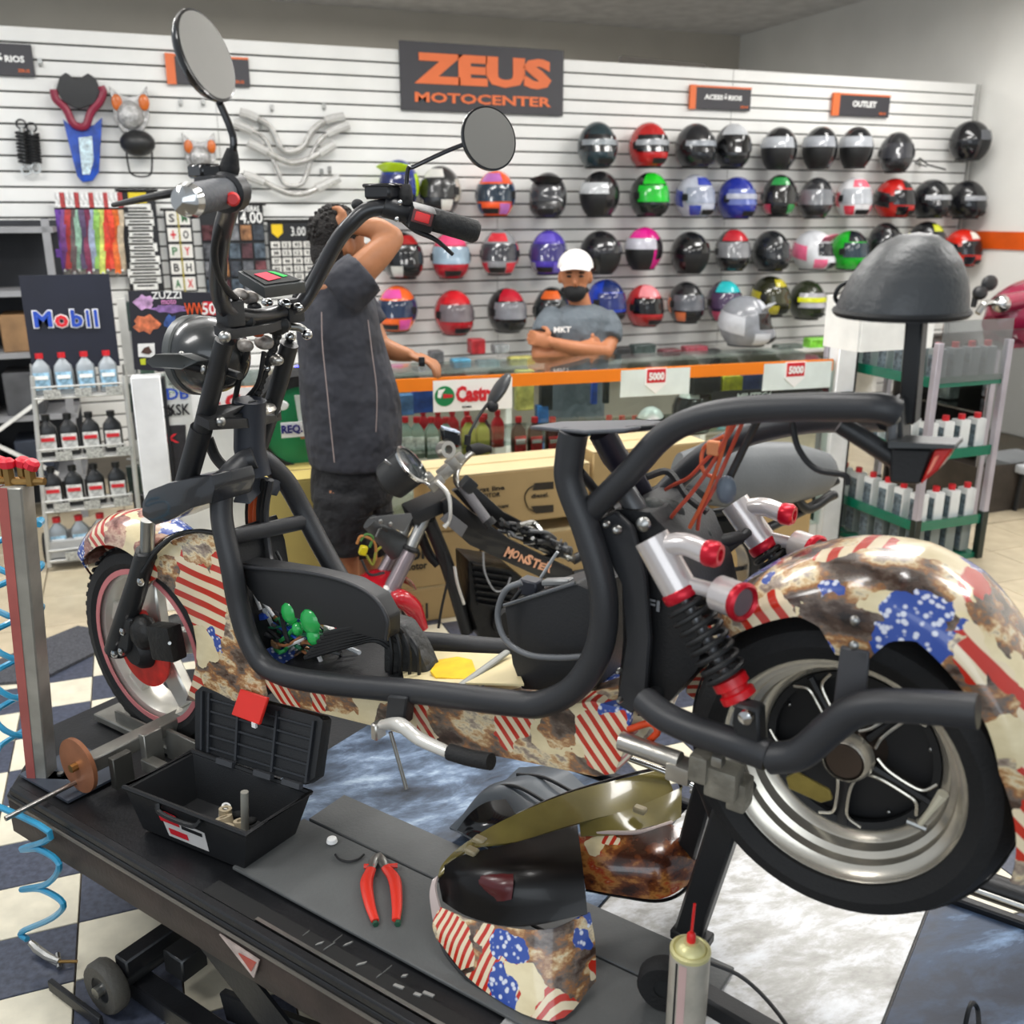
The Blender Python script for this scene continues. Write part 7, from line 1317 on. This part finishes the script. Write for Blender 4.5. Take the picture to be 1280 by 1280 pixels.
for k in range(34):
    x = random.uniform(618, 692); y = 655+(x-628)*.42+random.uniform(-8, 12); bt_([(x, y, random.uniform(-.05, .06)), (x+random.uniform(8, 22), y+random.uniform(-4, 8), random.uniform(-.05, .06)), (x+random.uniform(18, 34), y+random.uniform(4, 14), random.uniform(-.05, .06))], random.choice([.005, .008, .011]), 'hose', random.choice([DPL, BLK, mat('hose_grey', '#505255', .4), STL]), 4, 7)
for (x, y, r_) in [(676, 676, .03), (696, 688, .028), (660, 664, .022), (684, 700, .02)]: G().lathe([(r_*.6, -.02), (r_, -.018), (r_, .012), (r_*.8, .016), (.0001, .016)], P(x, y, BY), EZ, 18).build('filler_cap', DPL, bk)
# rear
bt_([(716, 700, .02), (800, 660, .04), (900, 640, .06), (1000, 622, .08), (1046, 600, .09)], .02, 'subframe_tube', BLK); bt_([(716, 720, -.04), (820, 700, -.02), (940, 668, .0), (1044, 618, .04)], .02, 'subframe_tube', BLK)
bt_([(740, 660, .02), (800, 640, .02), (850, 620, .0), (900, 606, .0)], [.05, .08, .07, .06], 'side_cover', DPL)
sp = [(846, 584, 0), (880, 590, 0), (930, 594, 0), (985, 592, 0), (1030, 592, 0), (1046, 592, 0)]; G().tube(cr(bp(sp), 6), [.04, .085, .095, .088, .06, .015], 18, flat=1.5).build('seat', mat('seat_grey_vinyl', '#6b6e70', .5, bump=.1, bs=120), bk)
bt_([(990, 618, .0), (1010, 636, .0), (1040, 618, .02)], .022, 'grab_bracket', BLK)
rc_ = P(880, 770, BY+.1); G().lathe([(.19, -.05), (.25, -.06), (.27, -.03), (.275, 0), (.27, .03), (.25, .06), (.19, .05)], V((rc_.x, rc_.y, .28)), Y1, 40, closed=True).build('rear_tyre', RUB, bk); G().lathe([(.18, -.04), (.195, -.04), (.195, .04), (.18, .04)], V((rc_.x, rc_.y, .28)), Y1, 40, closed=True).build('rear_rim', ALU, bk)
for k in range(6): a_ = pi*2*k/6; G().tube([V((rc_.x, rc_.y, .28)), V((rc_.x+.185*math.cos(a_), rc_.y, .28+.185*math.sin(a_)))], .01, 6).build('rear_spoke', BLK, bk)
bt_([(720, 745, .06), (800, 760, .08), (880, 775, .08)], .025, 'swing_arm', BLK); G().bar(P(560, 798, BY-.05), V((P(560, 798, BY).x, BY-.12, .0)), .02, .02).build('side_stand', BLK, bk); G().bar(P(640, 795, BY+.1), V((P(640, 795, BY).x, BY+.1, 0)), .05, .05).build('stand_block', BLK, bk)
# loose indicator with yellow and green wires hanging in front of the fork
G().box(P(454, 688, BY-.1), (.028, .02, .035), (V((.9, 0, -.3)), Y1, V((.3, 0, .9)))).build('yellow_connector', mat('yellow_connector', '#d8c61a', .35), bk, bev=.004)
for k, (L_, c_) in enumerate([([(450, 676, -.1), (458, 668, -.1), (466, 672, -.1), (462, 684, -.1)], '#4a7a3a'), ([(446, 680, -.1), (452, 670, -.1), (468, 678, -.1), (470, 700, -.1)], '#b0743a'), ([(458, 694, -.1), (466, 706, -.1), (470, 690, -.1), (476, 684, -.08)], '#8c8a30'), ([(470, 672, -.08), (476, 660, -.06), (484, 664, -.04)], '#2a2a2a'), ([(452, 700, -.1), (462, 718, -.1), (480, 716, -.08)], '#26262a')]): bt_(L_, .005, 'indicator_wire', mat('iw_%d' % k, c_, .4), 5, 6)
# ------------------------------------------------------------------ people
def remesh(o, vx, it=3):
    m_ = o.modifiers.new('r', 'REMESH'); m_.mode = 'VOXEL'; m_.voxel_size = vx; m_.use_smooth_shade = True
    s_ = o.modifiers.new('s', 'SMOOTH'); s_.iterations = it; s_.factor = .5; return o
def loft(g, rings, n=18):
    """rings: (centre, half width vector, half depth vector)"""
    R = []
    cs = cr([r[0] for r in rings], 4); a_ = cr([r[1] for r in rings], 4); b_ = cr([r[2] for r in rings], 4)
    vs = [c+x*math.cos(2*pi*j/n)+y*math.sin(2*pi*j/n) for c, x, y in zip(cs, a_, b_) for j in range(n)]
    k = len(cs); fs = [(i*n+j, i*n+(j+1) % n, (i+1)*n+(j+1) % n, (i+1)*n+j) for i in range(k-1) for j in range(n)]+[tuple(range(n-1, -1, -1)), tuple((k-1)*n+j for j in range(n))]
    return g.add(vs, fs)
def limb(g, pts, rad_, n=5, k=14): g.tube(cr(pts, n), rad_, k); g.ell(pts[0], rad_[0]*.98, None, 12, 8); g.ell(pts[-1], rad_[-1]*.98, None, 12, 8)
def head(g, c, fw, s_=1., upv=EZ):
    fw = V(fw).normalized(); sd = upv.cross(fw).normalized(); ax = (sd, fw, upv)
    g.ell(c+upv*.022*s_, (.073*s_, .092*s_, .098*s_), ax, 20, 14); g.ell(c+fw*.026*s_-upv*.048*s_, (.054*s_, .058*s_, .062*s_), ax, 16, 12)
    g.ell(c+fw*.094*s_-upv*.016*s_, (.013*s_, .018*s_, .020*s_), ax, 10, 8); g.ell(c+fw*.088*s_+upv*.002*s_, (.008*s_, .012*s_, .026*s_), ax, 10, 8)
    for q in (-1, 1): g.ell(c+sd*(.074*q*s_)-fw*.004*s_-upv*.006*s_, (.009*s_, .019*s_, .029*s_), ax, 10, 8)
    g.ell(c+fw*.078*s_-upv*.052*s_, (.024*s_, .012*s_, .008*s_), ax, 10, 8); return ax
def hand(g, w_, d, pn, s_=1., curl=.5, thumb=1):
    """wrist point, finger direction, palm normal"""
    d = V(d).normalized(); pn = (V(pn)-d*V(pn).dot(d)).normalized(); sd = d.cross(pn)
    g.ell(w_+d*.045*s_, (.040*s_, .015*s_, .052*s_), (sd, pn, d), 12, 8)
    for i, (o_, L_) in enumerate([(-.030, .062), (-.010, .074), (.011, .070), (.030, .054)]):
        p = w_+d*.082*s_+sd*(o_*s_); pts = [p]; dd = d
        for j in range(3):
            ang = curl*(.5+.35*j); dd = (d*math.cos(ang)+pn*math.sin(ang)).normalized(); p = p+dd*(L_*s_/3*(1.1-.1*j)); pts.append(p)
        g.tube(cr(pts, 3), [.0098*s_, .0092*s_, .0085*s_, .0068*s_], 8); g.ell(pts[-1], .0068*s_, None, 8, 6)
    b_ = w_+d*.022*s_-sd*(.034*s_*thumb); g.tube(cr([b_, b_-sd*(.026*s_*thumb)+d*.024*s_+pn*.010*s_, b_-sd*(.028*s_*thumb)+d*.052*s_+pn*.022*s_], 4), [.015*s_, .012*s_, .009*s_], 8)
skin1 = mat('skin_tan', '#a8704c', .5, bump=.05, var=.08, vs=20, spec=.4); skin2_ = mat('skin_warm', '#b0724e', .5, bump=.05, var=.08, vs=20, spec=.4)
hair_m = mat('dark_hair', '#17120f', .7, bump=.9, bs=120, var=.4, vs=70); shirt_m = mat('charcoal_shirt', '#35363d', .85, bump=1., bs=5, var=.15, vs=8, bd=.09); shorts_m = mat('black_shorts', '#1b1b1e', .85, bump=1., bs=9, bd=.05)
# --- man in dark clothes, side on, one arm up, other hand reaching out
MY = 3.55
def mp2(x, y, d=0.): return P(x, y, MY+d)
hd_c = mp2(424, 306); fwd = V((.93, .36, .05)); g = G()
head(g, hd_c, fwd, 1.05); limb(g, [mp2(418, 345), mp2(422, 322)], [.062, .058])
loft(g, [(mp2(415, 352), X1*.11, Y1*.17), (mp2(422, 400), X1*.13, Y1*.17), (mp2(432, 470), X1*.145, Y1*.16), (mp2(438, 530), X1*.14, Y1*.15), (mp2(440, 575), X1*.12, Y1*.14)])
el = mp2(490, 298, -.14); limb(g, [mp2(430, 366, -.15), mp2(452, 338, -.18), mp2(474, 316, -.17), el], [.05, .055, .05, .043]); wr1 = mp2(440, 282, -.10)
limb(g, [el, mp2(470, 286, -.13), wr1], [.043, .040, .028]); hand(g, wr1, mp2(418, 284, -.06)-wr1, Y1, 1., .5, 1)
el2 = mp2(474, 432, .12); wr2 = mp2(512, 444, .04); limb(g, [mp2(438, 374, .14), mp2(460, 405, .16), el2], [.05, .052, .042]); limb(g, [el2, mp2(494, 440, .08), wr2], [.042, .036, .026]); hand(g, wr2, mp2(540, 452, -.02)-wr2, -EZ, 1.05, 1.0, -1)
fl1, fl2 = V((mp2(432, 700).x, MY-.10, .075)), V((mp2(465, 700).x, MY+.12, .075))
for (hx, kx, an, dy) in [(425, 428, fl1, -.1), (455, 462, fl2, .11)]:
    kn = mp2(kx, 668, dy); limb(g, [mp2(hx+8, 600, dy*.7), mp2(kx, 636, dy), kn], [.085, .078, .060]); limb(g, [kn, (kn+an)/2+V((-.012, 0, .03)), an], [.06, .058, .036]); g.ell(an+V((.05, 0, -.04)), (.12, .04, .032)); 
m1 = g.build('person', skin1, None, 'man in dark grey shirt and black shorts, side on, arm raised to face', 'person', smooth=True, at=(mp2(440, 600).x, MY, 0)); remesh(m1, .0075)
g = G(); W_ = lambda x, y, d, a, b: (mp2(x, y, d), X1*a, Y1*b)
loft(g, [W_(420, 344, 0, .05, .08), W_(418, 352, 0, .095, .17), W_(420, 375, 0, .135, .205), W_(423, 410, 0, .150, .205), W_(430, 450, 0, .165, .20), W_(438, 500, 0, .185, .205), W_(442, 545, 0, .182, .205), W_(443, 578, 0, .170, .20)], 24)
g.tube(cr([mp2(426, 368, -.17), mp2(442, 352, -.19), mp2(455, 340, -.19)], 4), [.088, .088, .084], 16); g.tube(cr([mp2(438, 372, .17), mp2(452, 395, .17), mp2(464, 412, .16)], 4), [.085, .082, .078], 16)
sh = g.build('shirt', shirt_m, m1); remesh(sh, .011, 2)
def hem(pts, nm, m_=None): G().tube(cr(pts, 6), .0022, 5).build(nm, m_ or mat('seam_thread', '#9a8a86', .6), m1)
hem([mp2(402, 390, -.19), mp2(403, 430, -.2), mp2(408, 480, -.2), mp2(413, 530, -.2), mp2(418, 578, -.2)], 'shirt_seam'); hem([mp2(460, 400, -.2), mp2(465, 440, -.205), mp2(471, 490, -.205), mp2(470, 540, -.2)], 'shirt_seam')
g = G(); loft(g, [W_(442, 572, 0, .155, .185), W_(441, 600, 0, .160, .185), W_(440, 625, 0, .155, .185)], 22)
for (a, b, dy) in [((430, 615), (427, 688), -.09), ((452, 615), (465, 688), .09)]: g.tube(cr([mp2(*a, dy), mp2((a[0]+b[0])/2, 652, dy), mp2(*b, dy)], 4), [.115, .110, .104], 18)
remesh(g.build('shorts', shorts_m, m1), .011, 2)
for (a, b) in [((447, 650), (492, 640)), ((446, 668), (486, 664))]: G().tube([mp2(*a, -.205), mp2(*b, -.19)], .003, 5).build('pocket_seam', shorts_m, m1)
g = G(); sd = EZ.cross(fwd.normalized()); fx = fwd.normalized(); g.ell(hd_c+EZ*.042-fx*.016, (.083, .098, .092), (sd, fx, EZ), 20, 14); g.ell(hd_c-fx*.05-EZ*.02, (.072, .058, .08), (sd, fx, EZ), 16, 10)
random.seed(3)
for k in range(150):
    a_ = random.uniform(0, 2*pi); e_ = random.uniform(-.2, 1.5); g.ell(hd_c+EZ*.042-fx*.016+sd*(.083*math.cos(e_)*math.cos(a_))+fx*(.098*math.cos(e_)*math.sin(a_))+EZ*(.092*math.sin(e_)), random.uniform(.006, .010), None, 6, 4)
g.build('hair', hair_m, m1)
for dy, an in ((0, fl1), (0, fl2)): G().ell(an+V((.05, 0, -.045)), (.135, .05, .030)).build('shoe', DPL, m1)
ph = mp2(527, 452, -.03); ky = thing('key_fob', 'black key fob with silver ring held in the outstretched hand', 'key', ph); G().box(ph, (.022, .02, .035)).build('fob', GLB, ky, bev=.005, seg=2); G().lathe([(.011, -.001), (.014, -.001), (.014, .001), (.011, .001)], ph+EZ*-.025, Y1, 14, closed=True).build('ring', CHR, ky)
# --- man with crossed arms behind the counter
NY = 5.15
def np_(x, y, d=0.): return P(x, y, NY+d)
hc2 = np_(719, 346); fw2 = V((-.42, -.9, -.03)).normalized(); g = G(); ax2 = head(g, hc2, fw2, 1.2)
limb(g, [np_(726, 384), np_(722, 366)], [.065, .06])
loft(g, [(np_(728, 388), X1*.17, Y1*.10), (np_(724, 420), X1*.19, Y1*.13), (np_(718, 470), X1*.17, Y1*.13), (np_(718, 530), X1*.16, Y1*.13)])
eR, eL = np_(674, 444, -.12), np_(756, 440, -.14)
limb(g, [np_(690, 396, -.02), np_(678, 420, -.06), eR], [.06, .055, .047]); limb(g, [np_(758, 402, .0), np_(762, 422, -.06), eL], [.06, .055, .047])
limb(g, [eL, np_(722, 436, -.22), np_(690, 428, -.21)], [.047, .043, .030]); limb(g, [eR, np_(704, 442, -.19), np_(738, 430, -.15)], [.047, .043, .030])
hand(g, np_(690, 428, -.21), np_(672, 424, -.16)-np_(690, 428, -.21), V((0, 1, 0)), 1.1, .7, 1); hand(g, np_(738, 430, -.15), np_(750, 424, -.12)-np_(738, 430, -.15), V((0, 1, 0)), 1., .6, -1)
for x, dy in ((698, 0), (740, 0)): limb(g, [np_(x+2, 540), V((np_(x, 540).x, NY, .48)), V((np_(x, 540).x, NY, .09))], [.09, .06, .042]); g.ell(V((np_(x, 540).x, NY-.06, .045)), (.045, .12, .04))
m2 = g.build('person', skin2_, None, 'man in white cap and grey T-shirt, arms crossed behind the counter', 'person', at=(np_(720, 540).x, NY, 0)); remesh(m2, .0075)
g = G(); ZZ = lambda x, y, a, b, d=0: (np_(x, y, d), X1*a, Y1*b)
gsh = mat('slate_tshirt', '#5c646b', .85, bump=1., bs=6, var=.1, vs=8, bd=.06)
loft(g, [ZZ(727, 380, .075, .07), ZZ(727, 388, .16, .11), ZZ(725, 402, .20, .14), ZZ(722, 440, .20, .15), ZZ(719, 480, .185, .15), ZZ(718, 535, .185, .15)], 22)
g.tube(cr([np_(694, 396, -.0), np_(684, 408, -.04), np_(680, 420, -.07)], 4), [.082, .080, .078], 14); g.tube(cr([np_(752, 398, .0), np_(760, 410, -.04), np_(760, 424, -.08)], 4), [.085, .084, .082], 14)
remesh(g.build('tshirt', gsh, m2), .011, 2); txt('MKT', np_(703, 412, -.172), .10, .032, V((1, -.12, 0)), EZ, PWHT, m2, bold=.03)
g = G(); loft(g, [ZZ(718, 525, .165, .14), ZZ(718, 560, .17, .14), ZZ(718, 575, .17, .14)], 20)
for x in (698, 740): g.tube(cr([np_(x, 560), V((np_(x, 540).x, NY, .48)), V((np_(x, 540).x, NY, .07))], 4), [.105, .085, .075], 16)
remesh(g.build('jeans', mat('blue_jeans', '#4f7298', .85, bump=.2, bs=60, var=.25, vs=14), m2), .012, 2)
ca = (ax2[0], ax2[1], EZ); capm = mat('white_cap', '#e4e0dd', .8, bump=.05)
g = G(); g.grid(lambda a, b: hc2+EZ*.052+ca[0]*(.098*math.cos(2*pi*a)*math.cos(b*pi/2))+ca[1]*(.118*math.sin(2*pi*a)*math.cos(b*pi/2)-.0)+EZ*(.098*math.sin(b*pi/2)), 28, 10, .004); g.build('cap_crown', capm, m2)
G().grid(lambda a, b: hc2+EZ*(.066-.012*b-.014*(2*a-1)**2)+ca[1]*(.085+.075*b*(1-.35*(2*a-1)**2))+ca[0]*(.088*(2*a-1)*(1-.12*b)), 12, 6, .004).build('cap_brim', capm, m2)
g = G(); g.ell(hc2+ca[1]*.046-EZ*.078, (.066, .070, .058), ca, 18, 12); g.ell(hc2+ca[1]*.03-EZ*.07, (.082, .045, .03), ca, 16, 10); g.build('face_mask', mat('black_mask', '#121214', .8), m2)
for q in (-1, 1): G().ell(hc2+ca[1]*.104+ca[0]*(.034*q)+EZ*.012, (.015, .007, .007), ca, 10, 6).build('eye', mat('eye_dark', '#2a1c16', .3), m2); G().ell(hc2+ca[1]*.103+ca[0]*(.035*q)+EZ*.032, (.020, .007, .005), ca, 10, 6).build('eyebrow', hair_m, m2)
